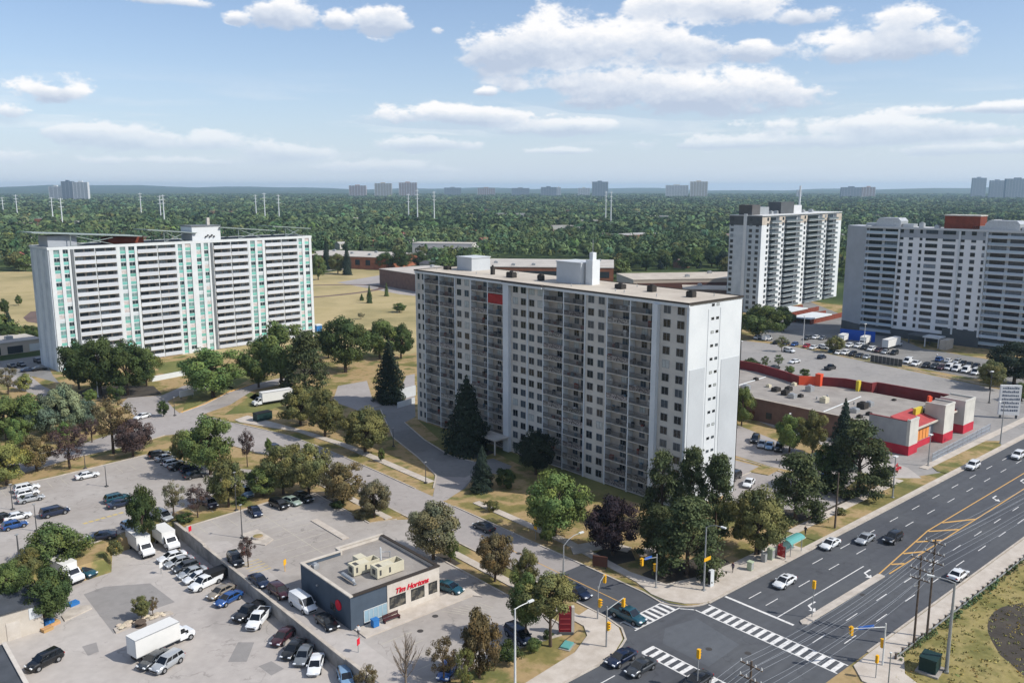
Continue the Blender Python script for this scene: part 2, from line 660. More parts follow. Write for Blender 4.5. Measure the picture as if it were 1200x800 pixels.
def slab(name, poly, z0, z1, m, kind='structure'):
    o = put(name, MB().prism(poly, z0, z1).mesh(name, m))
    o['kind'] = kind
    return o


def offset_line(pts, d):
    """polyline shifted to its left by d"""
    out = []
    for i, p in enumerate(pts):
        a = Vector(pts[max(i - 1, 0)])
        b = Vector(pts[min(i + 1, len(pts) - 1)])
        t = (b - a).normalized()
        out.append((p[0] - t.y * d, p[1] + t.x * d))
    return out


def strip_poly(pts, w):
    return offset_line(pts, w / 2) + offset_line(pts, -w / 2)[::-1]


def kerb_run(mb, pts, w=0.28, h=0.14, z=0.0):
    L = offset_line(pts, w / 2)
    R = offset_line(pts, -w / 2)
    for i in range(len(pts) - 1):
        mb.prism([L[i], R[i], R[i + 1], L[i + 1]], z, z + h)


def arc(cx, cy, r, a0, a1, n=8):
    return [(cx + r * math.cos(math.radians(a0 + (a1 - a0) * i / n)), cy + r * math.sin(math.radians(a0 + (a1 - a0) * i / n))) for i in range(n + 1)]


# ------------------------------------------------------------------ ground, roads, lots
A = at
grass_mat('dry_lawn', [(0.32, '#5c5f38'), (0.44, '#7d7448'), (0.50, '#a08a66'), (0.55, '#9b8560'), (0.62, '#6d6c42'), (0.72, '#5b6038')], scale=0.09)
grass_mat('green_lawn', [(0.3, '#525a34'), (0.5, '#6b6e42'), (0.7, '#857d50')], scale=0.06)
grass_mat('field_grass', [(0.3, '#7c7652'), (0.45, '#9c8f68'), (0.55, '#ab9b74'), (0.7, '#93885c')], scale=0.02)
grass_mat('suburb_ground', [(0.3, '#2c3a20'), (0.5, '#3c4a28'), (0.62, '#56603a'), (0.75, '#6d6a4c')], scale=0.012)
grass_mat('weedy_slope', [(0.3, '#62623a'), (0.42, '#777246'), (0.50, '#93865a'), (0.56, '#8b8052'), (0.68, '#6c6a3e')], scale=0.11, fine=0.35)
asphalt('avenue_asphalt', '#56585b', '#4b4d52', 0.22, 0.2)
asphalt('street_asphalt', '#a19b97', '#958f8b', 0.25, 0)
asphalt('lot_asphalt', '#a8a29c', '#979089', 0.33, 0)
asphalt('lot_asphalt_pale', '#b0aaa4', '#a29b95', 0.30, 0)
asphalt('drive_asphalt', '#84827f', '#7b7976', 0.2, 0)
asphalt('dark_patch', '#8f8b88', '#868380', 0.15, 0)
mat('pavement', '#bfb6ab', 0.9, color2='#aea498', scale=0.5, fine=0.12)
mat('kerb_stone', '#bdb4a8', 0.9, color2='#a49b90', scale=0.7)
mat('concrete', '#a9a29a', 0.9, color2='#8d867f', scale=0.4, fine=0.14)
mat('concrete_wall', '#a8a49f', 0.9, color2='#7d7a77', scale=0.35, fine=0.2)
mat('white_paint', '#d8d6d2', 0.7, color2='#9d9b99', scale=1.6, lo=0.48, hi=0.8)
mat('faded_paint', '#b9b29f', 0.8, color2='#a49d92', scale=1.2)
mat('yellow_paint', '#c99d58', 0.7, color2='#ae8c5c', scale=1.2, lo=0.45, hi=0.8)
mat('faded_yellow', '#c4ab63', 0.8, color2='#aea07c', scale=1.2)
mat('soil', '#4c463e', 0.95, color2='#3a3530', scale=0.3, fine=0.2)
mat('track_surface', '#6f5c55', 0.95, color2='#5f504a', scale=0.1)
MT = MATS
LOW = -2.0
WALL_A = 50.5
low_hole = [(WALL_A, 150.5), (38.5, 149.8), (36.2, 143.6), (30.5, 143.0), (28.5, 147.4), (-300, 143), (-300, -80), (WALL_A, -80)]
far_edge = [(7600 * math.cos(t * PI / 24), 7600 * math.sin(t * PI / 24)) for t in range(48)]
sheet('ground', far_edge, 0.0, MT['suburb_ground'], holes=[low_hole])
sheet('lawn', [(-290, 143.1)] + [(x_, y_ + .01) for x_, y_ in low_hole[4::-1]] + [(WALL_A + 0.4, -79), (420, -79), (420, 300), (200, 330), (-290, 330)], 0.004, MT['dry_lawn'])
# sunken lower lot west of the retaining wall, and the bank down into it
sheet('lower_lot', [(WALL_A, 150.4), (38.5, 149.7), (36.2, 143.4), (30.5, 142.8), (28.5, 147.2), (-300, 142.8), (-300, -80), (WALL_A, -80)], LOW, MT['lot_asphalt_pale'])
bk = MB()
hp = low_hole[:6]
lp = [(WALL_A, 149.9), (39.2, 149.2), (36.9, 141.9), (29.6, 141.2), (27.4, 145.8), (-300, 141.2)]
for i in range(5):
    bk.quad((*hp[i], 0.0), (*hp[i + 1], 0.0), (*lp[i + 1], LOW - 0.02), (*lp[i], LOW - 0.02))
put('bank', bk.mesh('bank', MT['dry_lawn']), kind='structure')

field = [A(-120, 322), A(20, 318), A(150, 322), A(368, 322), A(420, 313), A(470, 316), A(540, 330), A(540, 400), A(480, 415), A(372, 412), A(250, 420), A(-60, 385)]
sheet('playing_field', field, 0.008, MT['field_grass'])
sheet('school_yard', [A(395, 331), A(448, 322), A(540, 338), A(540, 352), A(470, 345)], 0.012, MT['street_asphalt'])
sheet('school_forecourt', [A(372, 318), A(430, 298), A(520, 305), A(480, 312), A(440, 313)], 0.010, MT['street_asphalt'])
# running track: a loop seen partly behind the slab tower
ctr = A(330, 343)
tr = [(ctr[0] + 62 * math.cos(t) * math.cos(-0.15) - 30 * math.sin(t) * math.sin(-0.15), ctr[1] + 62 * math.cos(t) * math.sin(-0.15) + 30 * math.sin(t) * math.cos(-0.15)) for t in [i * PI / 24 for i in range(49)]]
tL, tR = offset_line(tr, 2.2), offset_line(tr, -2.2)
tm = MB()
for i in range(48):
    tm.quad((*tL[i], .016), (*tR[i], .016), (*tR[i + 1], .016), (*tL[i + 1], .016))
put('running_track', tm.mesh('running_track', MT['track_surface']), kind='structure')
sheet('infield_dirt', [A(27, 372), A(36, 365), A(60, 363), A(60, 380), A(45, 379), A(32, 377)], .012, MT['track_surface'])

# wide avenue and the side street
AV0, AV1 = 46.8, 68.6
ave = [(-400, AV0), (900, AV0), (900, AV1), (98.5, AV1)] + [(97.2, 69.1), (95.4, 70.4), (94.3, 72.5), (94.0, 75.5), (94.0, 90), (84.0, 90), (84.0, 75.5), (83.4, 72.0), (81.6, 69.8), (78.5, 68.4), (74, AV1 - .8), (-400, AV1 - .8)]
sheet('avenue', ave, 0.020, MT['avenue_asphalt'])
sheet('side_street', [(84, 89.6), (94, 89.6), (94, 150), (93.6, 172), A(340, 511), A(320, 506), A(276, 496), A(243, 487), A(236, 486), A(270, 474), A(297, 457), A(345, 447), A(340, 440), A(297, 450), A(270, 459), A(211, 484),
                      A(205, 480), A(196, 470), A(215, 461), A(250, 453), A(247, 447), A(215, 452), A(190, 463), A(150, 466), A(140, 474), A(158, 487), A(150, 500), A(135, 507), A(99, 519), A(29, 535), A(-40, 553), A(-40, 572), A(22, 556), A(88, 536), A(157, 521), A(193, 510), A(225, 507), A(262, 519), A(300, 530), A(345, 540), (84, 165), (83.9, 150)], 0.016, MT['street_asphalt'])
sheet('tower_driveway', [A(505, 590), A(512, 560), A(490, 536), A(461, 513), A(446, 480), A(420, 482), A(452, 474), A(486, 469), A(487, 488), A(474, 495), A(497, 515), A(526, 533), A(555, 541), A(578, 537), A(600, 546), A(592, 556), A(560, 553), A(545, 572), A(522, 586)], 0.012, MT['drive_asphalt'])
sheet('tower_entrance_paving', [A(507, 588), A(511, 558), A(545, 559), A(560, 552), A(541, 574), A(523, 586)], 0.022, MT['street_asphalt'])
sheet('rear_court', [A(390, 470), A(396, 452), A(430, 446), A(436, 466), A(452, 474), A(420, 481)], 0.012, MT['street_asphalt'])
sheet('rear_path', [A(470, 455), A(476, 440), A(486, 438), A(486, 466), A(476, 470)], 0.012, MT['street_asphalt'])
sheet('west_lot', [(-280, 150), (35, 150.5), (43, 152.8), (52.6, 156.3), (62, 160.5), (70, 160), (75.5, 168), (71, 175), (67, 181), (60.5, 195.9), (40, 192.9), (-280, 188)], 0.012, MT['lot_asphalt'])
sheet('restaurant_lot', [(WALL_A + .35, 147.8), (69, 149.6), (77.3, 148), (77.3, 127.5), (82, 125.6), (84.2, 124), (84.2, 113.5), (81.5, 112), (78, 109), (77.9, 78.8), (75.8, 76.3), (68.8, 77.8), (64.5, 78.6), (60.5, 78.0), (56, 78), (WALL_A + .35, 77)], 0.012, MT['lot_asphalt'])
sheet('drive_through_lane', [(WALL_A + .36, 139), (54.6, 137), (54.6, 78), (WALL_A + .36, 78)], 0.016, MT['lot_asphalt_pale'])
asphalt('mall_asphalt', '#989490', '#8a8784', 0.3, 0)
sheet('mall_parking', [A(862, 470), A(862, 398), A(925, 405), A(1190, 460), A(1215, 470), A(1215, 505), A(1112, 552), A(1063, 560), A(1000, 540)], 0.012, MT['mall_asphalt'])
sheet('apartment_parking', [A(880, 398), A(925, 368), A(945, 352), A(1010, 378), A(1080, 408), A(1200, 428), A(1200, 452), A(1140, 443), A(1060, 428), A(925, 402)], 0.016, MT['drive_asphalt'])
sheet('mall_service_lane', [A(855, 478), A(862, 458), A(960, 500), A(1015, 530), A(1064, 548), A(1080, 560), A(1040, 560), A(985, 548), A(925, 522), A(880, 500)], 0.016, MT['lot_asphalt_pale'])
sheet('north_visitor_lot', [A(850, 497), A(865, 496), A(920, 521), A(985, 545), A(1012, 556), A(990, 572), A(950, 556), A(905, 547), A(850, 530)], 0.020, MT['street_asphalt'])
sheet('visitor_lot', [A(850, 536), A(900, 549), A(955, 566), A(990, 586), A(960, 600), A(850, 590)], 0.020, MT['street_asphalt'])
sheet('verge_lawn', [A(862, 483), A(900, 498), A(960, 520), A(990, 531), A(988, 541), A(950, 532), A(905, 514), A(862, 497)], 0.024, MT['dry_lawn'])
slab('verge_lawn', [(184.5, 70.0), (215, 70.0), (218.5, 71.6), (216, 73.8), (186.5, 73.8), (184.5, 72)], 0.0, 0.13, MT['dry_lawn'])
slab('verge_lawn', [(131, 70.0), (171.5, 70.0), (173, 71.8), (171.5, 73.8), (131, 73.7)], 0.0, 0.11, MT['dry_lawn'])
sheet('west_driveway', [A(0, 442), A(15, 440), A(35, 440), A(50, 452), A(90, 470), A(75, 476), A(40, 462), A(0, 448)], .012, MT['street_asphalt'])
sheet('rear_parking', [A(-60, 428), A(0, 423), A(50, 416), A(62, 440), A(70, 449), A(40, 441), A(0, 439), A(-60, 447)], .010, MT['drive_asphalt'])
sheet('dark_ground_patch', [A(1157, 733), A(1159, 724), A(1165, 716), A(1174, 711), A(1184, 708.5), A(1198, 706), A(1215, 704), A(1225, 740), A(1225, 805), A(1206, 797), A(1197, 789), A(1186, 779), A(1172, 767), A(1163, 752), A(1158, 741)], .012, MT['soil'])  # rounded patch of darker ground on the bank
sheet('weedy_bank', [A(1008, 800), A(1012, 778), A(1054, 755), A(1075, 744), A(1230, 642), A(1330, 590), (320, 30), (320, -70), (80, -70), A(960, 900)], .008, MT['weedy_slope'])
for nm, pl in (('green_strip', [A(250, 447), A(330, 470), A(300, 470), A(270, 455)]), ('tower_lawn', [A(490, 492), A(527, 526), A(556, 536), A(580, 530), A(640, 560), A(750, 590), A(800, 612), A(800, 590), A(720, 570), A(600, 530)]),
               ('hydro_lawn', [A(185, 425), A(230, 420), A(232, 440), A(186, 437)]), ('verge_lawn', [A(213, 484), A(260, 462), A(300, 440), A(340, 425), A(280, 425), A(225, 452)]),
               ('shaded_lawn', [A(262, 486), A(300, 460), A(345, 455), A(345, 470), A(310, 482)])):
    sheet(nm, pl, 0.009, MT['green_lawn'])

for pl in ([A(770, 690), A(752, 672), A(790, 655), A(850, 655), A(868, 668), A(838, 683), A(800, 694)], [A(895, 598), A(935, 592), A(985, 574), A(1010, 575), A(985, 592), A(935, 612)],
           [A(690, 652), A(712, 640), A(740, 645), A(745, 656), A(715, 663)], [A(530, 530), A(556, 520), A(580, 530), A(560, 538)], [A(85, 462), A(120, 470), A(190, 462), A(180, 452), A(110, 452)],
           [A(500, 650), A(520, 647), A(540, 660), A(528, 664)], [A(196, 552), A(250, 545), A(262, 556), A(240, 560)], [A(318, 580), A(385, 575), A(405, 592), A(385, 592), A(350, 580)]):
    sheet('mulch_shade', pl, 0.0105, MT['soil'])  # dark mulch sheets that also carry the shade beneath the trees
sheet('junction_repaving', [(84.5, 58.5), (92, 59), (93.5, 67), (88, 68.3), (84.6, 66)], 0.0225, asphalt('junction_asphalt', '#5c5f63', '#515459', 0.1, 0.1))
# lower-lot repair patches
for i, pl in enumerate(([A(98, 696, LOW), A(122, 687, LOW), A(176, 683, LOW), A(205, 705, LOW), A(172, 716, LOW), A(133, 742, LOW)],
                        [A(96, 757, LOW), A(113, 752, LOW), A(116, 763, LOW), A(103, 768, LOW)],
                        [A(279, 752, LOW), A(298, 752, LOW), A(289, 775, LOW), A(267, 775, LOW)],
                        [A(303, 780, LOW), A(318, 774, LOW), A(333, 783, LOW), A(318, 791, LOW)])):
    sheet('asphalt_patch', pl, LOW + 0.006, MT['dark_patch'])

# kerbs
kb = MB()
for ln in ([(98.5, AV1), (900, AV1)], arc(98.6, 74.2, 5.4, 268, 190, 8) + [(93.9, 77), (93.9, 124)], [(93.9, 137), (93.9, 150), (93.5, 172), A(340, 511), A(320, 506), A(276, 496)],
           [(84.1, 113), (84.1, 76), (83.4, 72.2), (81.6, 69.9), (78.5, 68.5), (74, 67.9), (-400, 67.8)], [(84.1, 125), (84.1, 150), (83.9, 165), A(345, 540), A(300, 530), A(262, 519), A(225, 507)],
           [(103, AV0), (900, AV0)], [(88, AV0), (-300, AV0)],
           [(77.9, 109), (77.8, 78.8), (75.8, 76.4), (68.8, 77.9), (56, 78)], [(WALL_A + 1, 147.8), (69, 149.6), (77.2, 148), (77.2, 127.6), (82, 125.8)],
           [A(211, 484), A(240, 474), A(270, 459)], [A(193, 510), A(157, 521), A(88, 536), A(22, 556)],
           [A(474, 495), A(497, 515), A(526, 533), A(555, 541)], [A(446, 480), A(461, 513), A(490, 536), A(511, 557), A(508, 572)],
           [(40, 192.9), (60.5, 195.9), (67, 181)], [(-280, 188), (40, 192.9)], [(35, 150.5), (52.6, 156.3), (62, 160.5)], [(-280, 150), (35, 150.5)],
           [A(850, 534), A(900, 547), A(925, 556), A(960, 566)], [A(868, 558), A(893, 548)],
           [A(925, 404), A(1185, 457)]):
    kerb_run(kb, ln)
put('kerb', kb.mesh('kerb', MT['kerb_stone']), kind='structure')
yk = MB()
kerb_run(yk, [A(212, 483.5), A(240, 473.5), A(268, 459.5), A(297, 449.5)], 0.5, 0.2)
put('yellow_kerb', yk.mesh('yellow_kerb', MT['yellow_paint']), kind='structure')

# pavements (raised slabs)
pv = [('corner_pavement', [(94.3, 76), (94.4, 73.3), (95.6, 70.9), (97.4, 69.4), (99.0, 68.9), (125, 68.9), (125, 71.6), (131, 71.8), (131, 74.2), (113, 74.2), (104, 75.0), (98.6, 76.6), (97.6, 83), (96.0, 83), (95.6, 80)]),
      ('avenue_pavement', [(131, 73.9), (173, 74.0), (173, 76.0), (131, 75.6)]),
      ('avenue_pavement', [(184, 73.9), (270, 73.9), (270, 75.6), (184, 75.6)]),
      ('avenue_gutter_strip', [(125, 68.9), (270, 68.9), (270, 69.9), (125, 69.9)]),
      ('street_pavement', [(96.0, 83), (97.6, 83), (99.2, 98), (99.2, 123), (97.6, 123), (97.4, 98)]),
      ('street_pavement', [(97.6, 138), (99.4, 138), (99.4, 172), (97, 190), A(290, 487), A(275, 492), A(281, 495), (95.2, 190), (97.4, 172)]),
      ('street_pavement', [(79.8, 76), (81.5, 75), (81.7, 112), (80.2, 112)]),
      ('street_pavement', [(80.3, 127), (81.8, 127), (81.8, 165), (80.3, 165)]),
      ('west_corner_pavement', [(79.8, 76), (78.3, 73.9), (74, 72.0), (66, 71.2), (60, 70.6), (-60, 70.6), (-60, 68.0), (74, 68.1), (78.3, 68.8), (81.3, 70.2), (83.1, 72.5), (83.8, 75.8), (83.8, 79), (81.5, 78.6)]),
      ('south_pavement', [(104, 46.5), (420, 46.5), (420, 43.9), (107, 43.9), (101.5, 41.2), (99, 36), (96, 36), (96, 44), (98.5, 46.4)]),
      ('restaurant_walk', [(55.3, 93.2), (73.8, 93.2), (74.6, 92.0), (75.0, 96.2), (70.1, 96.2), (55.3, 96.2)]),
      ('garden_path', [A(668, 640), A(708, 633), A(740, 642), A(735, 647), A(712, 642), A(672, 650)]),
      ('garden_path', [A(745, 645), A(770, 640), A(772, 648), A(750, 652)])]
for i_, (n_, p_) in enumerate(pv):
    slab(n_, p_, -0.02 - i_ * 0.004, 0.12 + i_ * 0.004, MT['pavement'])
slab('median', [(103.6, 55.75), (126.4, 55.65), (126.6, 56.4), (126.4, 56.8), (103.6, 56.95), (103.1, 56.3)], 0.0, 0.17, MT['pavement'])
slab('lot_divider', [(69.7, 135.6), (71.0, 135.6), (71.0, 124.2), (69.7, 124.2)], 0.0, 0.16, MT['pavement'])
slab('tree_island', [(57.4, 138.0), (60.6, 138.2), (60.8, 132.2), (58.6, 130.8), (57.2, 133.2)], 0.0, 0.15, MT['kerb_stone'])
slab('lot_island', [A(133, 737, LOW), A(168, 722, LOW), A(200, 716, LOW), A(203, 719, LOW), A(172, 727, LOW), A(136, 742, LOW)], LOW, LOW + 0.16, MT['kerb_stone'])
sheet('island_soil', [A(138, 736.5, LOW), A(168, 722.5, LOW), A(197, 717, LOW), A(170, 726, LOW), A(140, 739.5, LOW)], LOW + 0.168, MT['soil'])
slab('lot_island', [A(72, 722, LOW), A(85, 712, LOW), A(105, 709, LOW), A(108, 713, LOW), A(95, 719, LOW), A(76, 728, LOW)], LOW, LOW + 0.16, MT['kerb_stone'])
slab('visitor_island', [A(878, 553), A(893, 545), A(912, 551), A(900, 557)], 0.0, 0.15, MT['dry_lawn'])
slab('corner_island', [(83.9, 127.3), (83.9, 132), (79, 139), (77.6, 139), (77.6, 128)], 0.0, 0.12, MT['dry_lawn'])

# ------------------------------------------------------------------ painted markings
wp, yp, fp, fy = MB(), MB(), MB(), MB()
ZP = 0.026


def bar(mb, x0, x1, y0, y1, z=ZP):
    mb.quad((x0, y0, z), (x1, y0, z), (x1, y1, z), (x0, y1, z))


def qline(mb, p, q, w, z=ZP):
    d = (Vector(q) - Vector(p)).normalized() * (w / 2)
    mb.quad((p[0] - d.y, p[1] + d.x, z), (p[0] + d.y, p[1] - d.x, z), (q[0] + d.y, q[1] - d.x, z), (q[0] - d.y, q[1] + d.x, z))


# zebra across the avenue
bar(wp, 98.0, 98.2, 46.9, 68.4)
bar(wp, 95.25, 95.45, 46.9, 68.9)
y = 47.3
while y < 68.2:
    bar(wp, 95.46, 97.99, y, y + 0.62)
    y += 1.24
bar(wp, 101.9, 102.35, 57.0, 68.3)
# zebra across the side street
bar(wp, 84.3, 94.2, 70.5, 70.7)
bar(wp, 84.3, 93.8, 73.2, 73.4)
x = 84.8
while x < 93.8:
    bar(wp, x, x + 0.55, 70.71, 73.19)
    x += 1.15
bar(wp, 84.2, 88.6, 75.2, 75.6)
qline(wp, (94.0, 70.4), (95.4, 68.7), 0.2)
# zebra west
bar(wp, 80.5, 80.7, 46.9, 66.2)
bar(wp, 82.9, 83.1, 46.9, 66.4)
y = 47.2
while y < 66:
    bar(wp, 80.71, 82.89, y, y + 0.62)
    y += 1.24
bar(wp, 77.4, 77.8, 46.9, 55.9)
# lane lines
for yy, x0 in ((65.6, 104.2), (62.75, 104.2)):
    x = x0
    while x < 420:
        if not (yy > 90):
            bar(wp, x, x + 3.2, yy - 0.07, yy + 0.07)
        x += 9.0
x = 132.0
bar(wp, 102.4, 127.6, 59.62, 59.78)
for yy in (52.8, 49.9):
    x = 99.8 + (3 if yy < 50 else 0)
    while x < 420:
        bar(wp, x, x + 3.2, yy - 0.07, yy + 0.07)
        x += 9.0
for yy in (65.0, 62.0, 52.6, 49.7):
    x = 74.0
    while x > -60:
        bar(wp, x - 3, x, yy - 0.07, yy + 0.07)
        x -= 9.0
bar(yp, -100, 77, 56.5, 56.65)
bar(yp, -100, 77, 56.1, 56.25)
# yellow hatch behind the median
qline(yp, (126.8, 56.75), (150.0, 59.2), 0.22)
bar(yp, 150.0, 420, 59.1, 59.32)
bar(yp, 128.0, 420, 55.6, 55.82)
for (p, q) in (((131.6, 57.1), (133.6, 55.8)), ((137.2, 57.7), (140.6, 55.8)), ((143.6, 58.4), (147.8, 55.8)), ((149.9, 59.0), (154.9, 55.8)), ((155.8, 59.1), (162.2, 55.8))):
    qline(yp, p, q, 0.45, ZP + 0.004)
bar(yp, 88.9, 89.05, 76.0, 110)
# turn arrows


def arrow(x, y, flip=1):
    """arrow pointing to -X with a left turn"""
    qline(wp, (x + 2.2, y), (x + 0.3, y), 0.28)
    qline(wp, (x + 0.35, y), (x - 0.3, y - 0.9 * flip), 0.28, ZP + .003)
    wp.f.append(tuple(range(len(wp.v), len(wp.v) + 3)))
    wp.v += [(x - 0.95, y - 0.75 * flip, ZP), (x - 0.6, y - 1.7 * flip, ZP), (x + 0.45, y - 1.0 * flip, ZP)]
    wp.m.append(0)


arrow(108.5, 58.6)
arrow(125.0, 58.4)
arrow(176, 57.9)
arrow(191, 57.9)
# stalls of the restaurant lot
for x0, x1, y0, step, n in ((55.5, 60.5, 0, 0, 0),):
    pass
for i in range(5):
    x = 53.2 + i * 2.75
    bar(fp, x, x + 0.12, 142.4, 147.6, 0.018)
for i in range(9):
    y = 123.5 + i * 2.75
    bar(fp, 64.5, 69.6, y, y + 0.12, 0.018)
    if i < 8:
        bar(fp, 59.4, 64.4, y, y + 0.12, 0.018)
bar(fp, 64.4, 64.52, 121, 146, 0.018)
for i in range(6):
    y = 79.5 + i * 2.75
    bar(fp, 56, 61.0, y, y + 0.1, 0.018)
for i in range(7):
    x = 67.6 + i * 0.9
    qline(fp, (x, 92.6 - 0.2 * i), (x + 2.6 - i * .3, 88.4), 0.1, 0.018)
# stalls elsewhere
for i in range(40):
    x = 58 - i * 2.75
    bar(fp, x, x + 0.09, 186.5, 191.5, 0.018)
    bar(fp, x, x + 0.09, 151.5, 156.5, 0.018)
for i in range(28):
    y = 158 + i * 1.0
for i in range(26):
    x = 232 + i * 2.8
    for yb in (86, 104, 122, 140, 158):
        bar(fp, x, x + 0.1, yb, yb + 5, 0.020)
for k in range(7):
    fy.quad(*[(px_, py_, 0.019) for px_, py_ in (A(96 + k * 7, 613 - k * 2.0), A(101 + k * 7, 611.5 - k * 2.0), A(104 + k * 7, 612.5 - k * 2.0), A(99 + k * 7, 614 - k * 2.0))])
for i in range(5):
    bar(fy, 52.2, 55.5, 122.0 + i * 1.1, 122.2 + i * 1.1, 0.020)
for n_, mb_, m_ in (('white_road_markings', wp, 'white_paint'), ('yellow_road_markings', yp, 'yellow_paint'), ('faded_stall_lines', fp, 'faded_paint'), ('faded_yellow_markings', fy, 'faded_yellow')):
    put(n_, mb_.mesh(n_, MT[m_]), kind='structure')
mh = MB()
for (x, y) in ((88, 61), (91, 57), (112, 66.5), (118, 55), (135, 47.6), (89, 100), (86, 118), (62, 90), (66, 92), (91, 150)):
    mh.prism([(x + 0.45 * math.cos(t), y + 0.45 * math.sin(t)) for t in [k * PI / 6 for k in range(12)]], 0.018, 0.03)
mat('cast_iron', '#4a4745', 0.7, metal=0.3)
put('manhole_cover', mh.mesh('manhole_cover', MT['cast_iron']), kind='structure')

# ------------------------------------------------------------------ retaining wall
w = thing('retaining_wall', 'long stepped grey concrete retaining wall between the lower lot and the drive-through lane', 'wall', (WALL_A, 144.5, LOW))
segs = [(150.4, 144.5, 2.35), (144.5, 136.9, 2.5), (136.9, 118.3, 2.25), (118.3, 90.0, 2.05), (90.0, 60, 2.3)]
for (b0, b1, hh) in segs:
    n = max(1, int((b0 - b1) / 3.1))
    st = (b0 - b1) / n
    for k in range(n):
        m_ = MB().box(-0.18, 0.18, -(144.5 - (b0 - k * st)) - st + 0.025, -(144.5 - (b0 - k * st)), -0.1, hh)
        put('wall_panel', m_.mesh('wall_panel', MT['concrete_wall']), w)
    put('coping', MB().box(-0.25, 0.25, b1 - 144.5 + .02, b0 - 144.5, hh, hh + 0.14).mesh('coping', MT['kerb_stone']), w)


# ------------------------------------------------------------------ apartment towers
mat('brick_grey', '#c9c4ba', 0.9, color2='#b9b3aa', scale=0.25, fine=0.10)
mat('brick_white', '#d3d6d7', 0.85, color2='#c6cacc', scale=0.12, fine=0.05)
mat('render_pale', '#bcc0c3', 0.85, color2='#b2b6b9', scale=0.12, fine=0.05)
mat('white_metal', '#cfd3d4', 0.6, var=0.08, scale=0.5)
mat('balcony_beige', '#bfb5a8', 0.9, color2='#a89e92', scale=0.4)
mat('slab_edge', '#c6c1b8', 0.85, color2='#b2aca3', scale=0.6)
mat('picket_grey', '#6d6b68', 0.6, metal=0.2)
mat('roof_gravel', '#bdb4a6', 0.95, color2='#a99f92', scale=0.12, fine=0.16)
mat('roof_edge', '#3a332d', 0.7)
mat('dark_unit', '#3b3733', 0.7, var=0.3, scale=2)
mat('galvanised', '#b3b6b8', 0.45, metal=0.5, var=0.2, scale=1.5)
mat('frame_dark', '#4b4a48', 0.6)
mat('frame_white', '#c9c9c6', 0.6)
mat('teal_panel', '#70b0a5', 0.6, obj_var=0.5)
mat('panel_white_blue', '#c8cfd2', 0.7, var=0.1, scale=0.4)
mat('pilaster_grey', '#6f7478', 0.8, var=0.15, scale=0.4)
mat('side_shade_blue', '#c0c7cc', 0.8, color2='#a6afb6', scale=0.2)  # white side walls, with their bluish shade put into the colour
mat('dark_brick', '#5b5a5a', 0.9, var=0.2, scale=0.5)
mat('red_drape', '#a4302c', 0.8, var=0.3, scale=1)
mat('glass_rail', '#a9b8c4', 0.25, spec=0.5, obj_var=0.5)
mat('rail_dark', '#667074', 0.5, spec=0.4)
mat('r_slab', '#c6c8c9', 0.8, var=0.1, scale=0.5)
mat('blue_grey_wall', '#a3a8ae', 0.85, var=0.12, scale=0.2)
mat('pale_wall', '#e6e6e6', 0.85, var=0.06, scale=0.2)
mat('charcoal_wall', '#55595c', 0.85, var=0.15, scale=0.3)
mat('red_brick', '#7e3f2e', 0.9, color2='#6b3527', scale=0.8, fine=0.2)
mat('clutter', '#98918a', 0.8, obj_var=1.0, color2='#4c4845', scale=3.0, lo=0.45, hi=0.55)
mat('frame_grey', '#8b8d8d', 0.6)
window_mat('apartment_glass', '#20252a', '#454e56', '#a9aeac', 0.13, 0.36)
window_mat('tower_glass', '#4c5359', '#747c82', '#abb2b4', 0.18, 0.42)
window_mat('teal_glass', '#2b3a40', '#75908f', '#c2b9b6', 0.22, 0.33)
window_mat('cool_glass', '#22282f', '#3d4752', '#7d8791', 0.08, 0.3)


def win_mesh(name, w, h, panes, frame, glass, t=0.07, depth=0.05):
    """A framed window lying in the local XZ plane, looking towards -Y, origin at its lower left corner."""
    m = MB()
    m.box(0, w, -depth * 0.4, 0.06, 0, h, 1)
    m.box(-t, w + t, -depth, 0.05, -t, 0, 0)
    m.box(-t, w + t, -depth, 0.05, h, h + t, 0)
    m.box(-t, 0, -depth, 0.05, 0, h, 0)
    m.box(w, w + t, -depth, 0.05, 0, h, 0)
    for k in range(1, panes):
        x = w * k / panes
        m.box(x - t * 0.4, x + t * 0.4, -depth, 0.04, 0, h, 0)
    return m.mesh(name, [MT[frame], MT[glass]])


def roof_unit(w, d, h):
    m = MB().box(-w / 2, w / 2, -d / 2, d / 2, 0, h * 0.75)
    m.box(-w / 2 + .1, w / 2 - .1, -d / 2 + .1, d / 2 - .1, h * 0.75, h * 0.85)
    m.prism([(min(w, d) * 0.3 * math.cos(k * PI / 5), min(w, d) * 0.3 * math.sin(k * PI / 5)) for k in range(10)], h * 0.85, h)
    return m


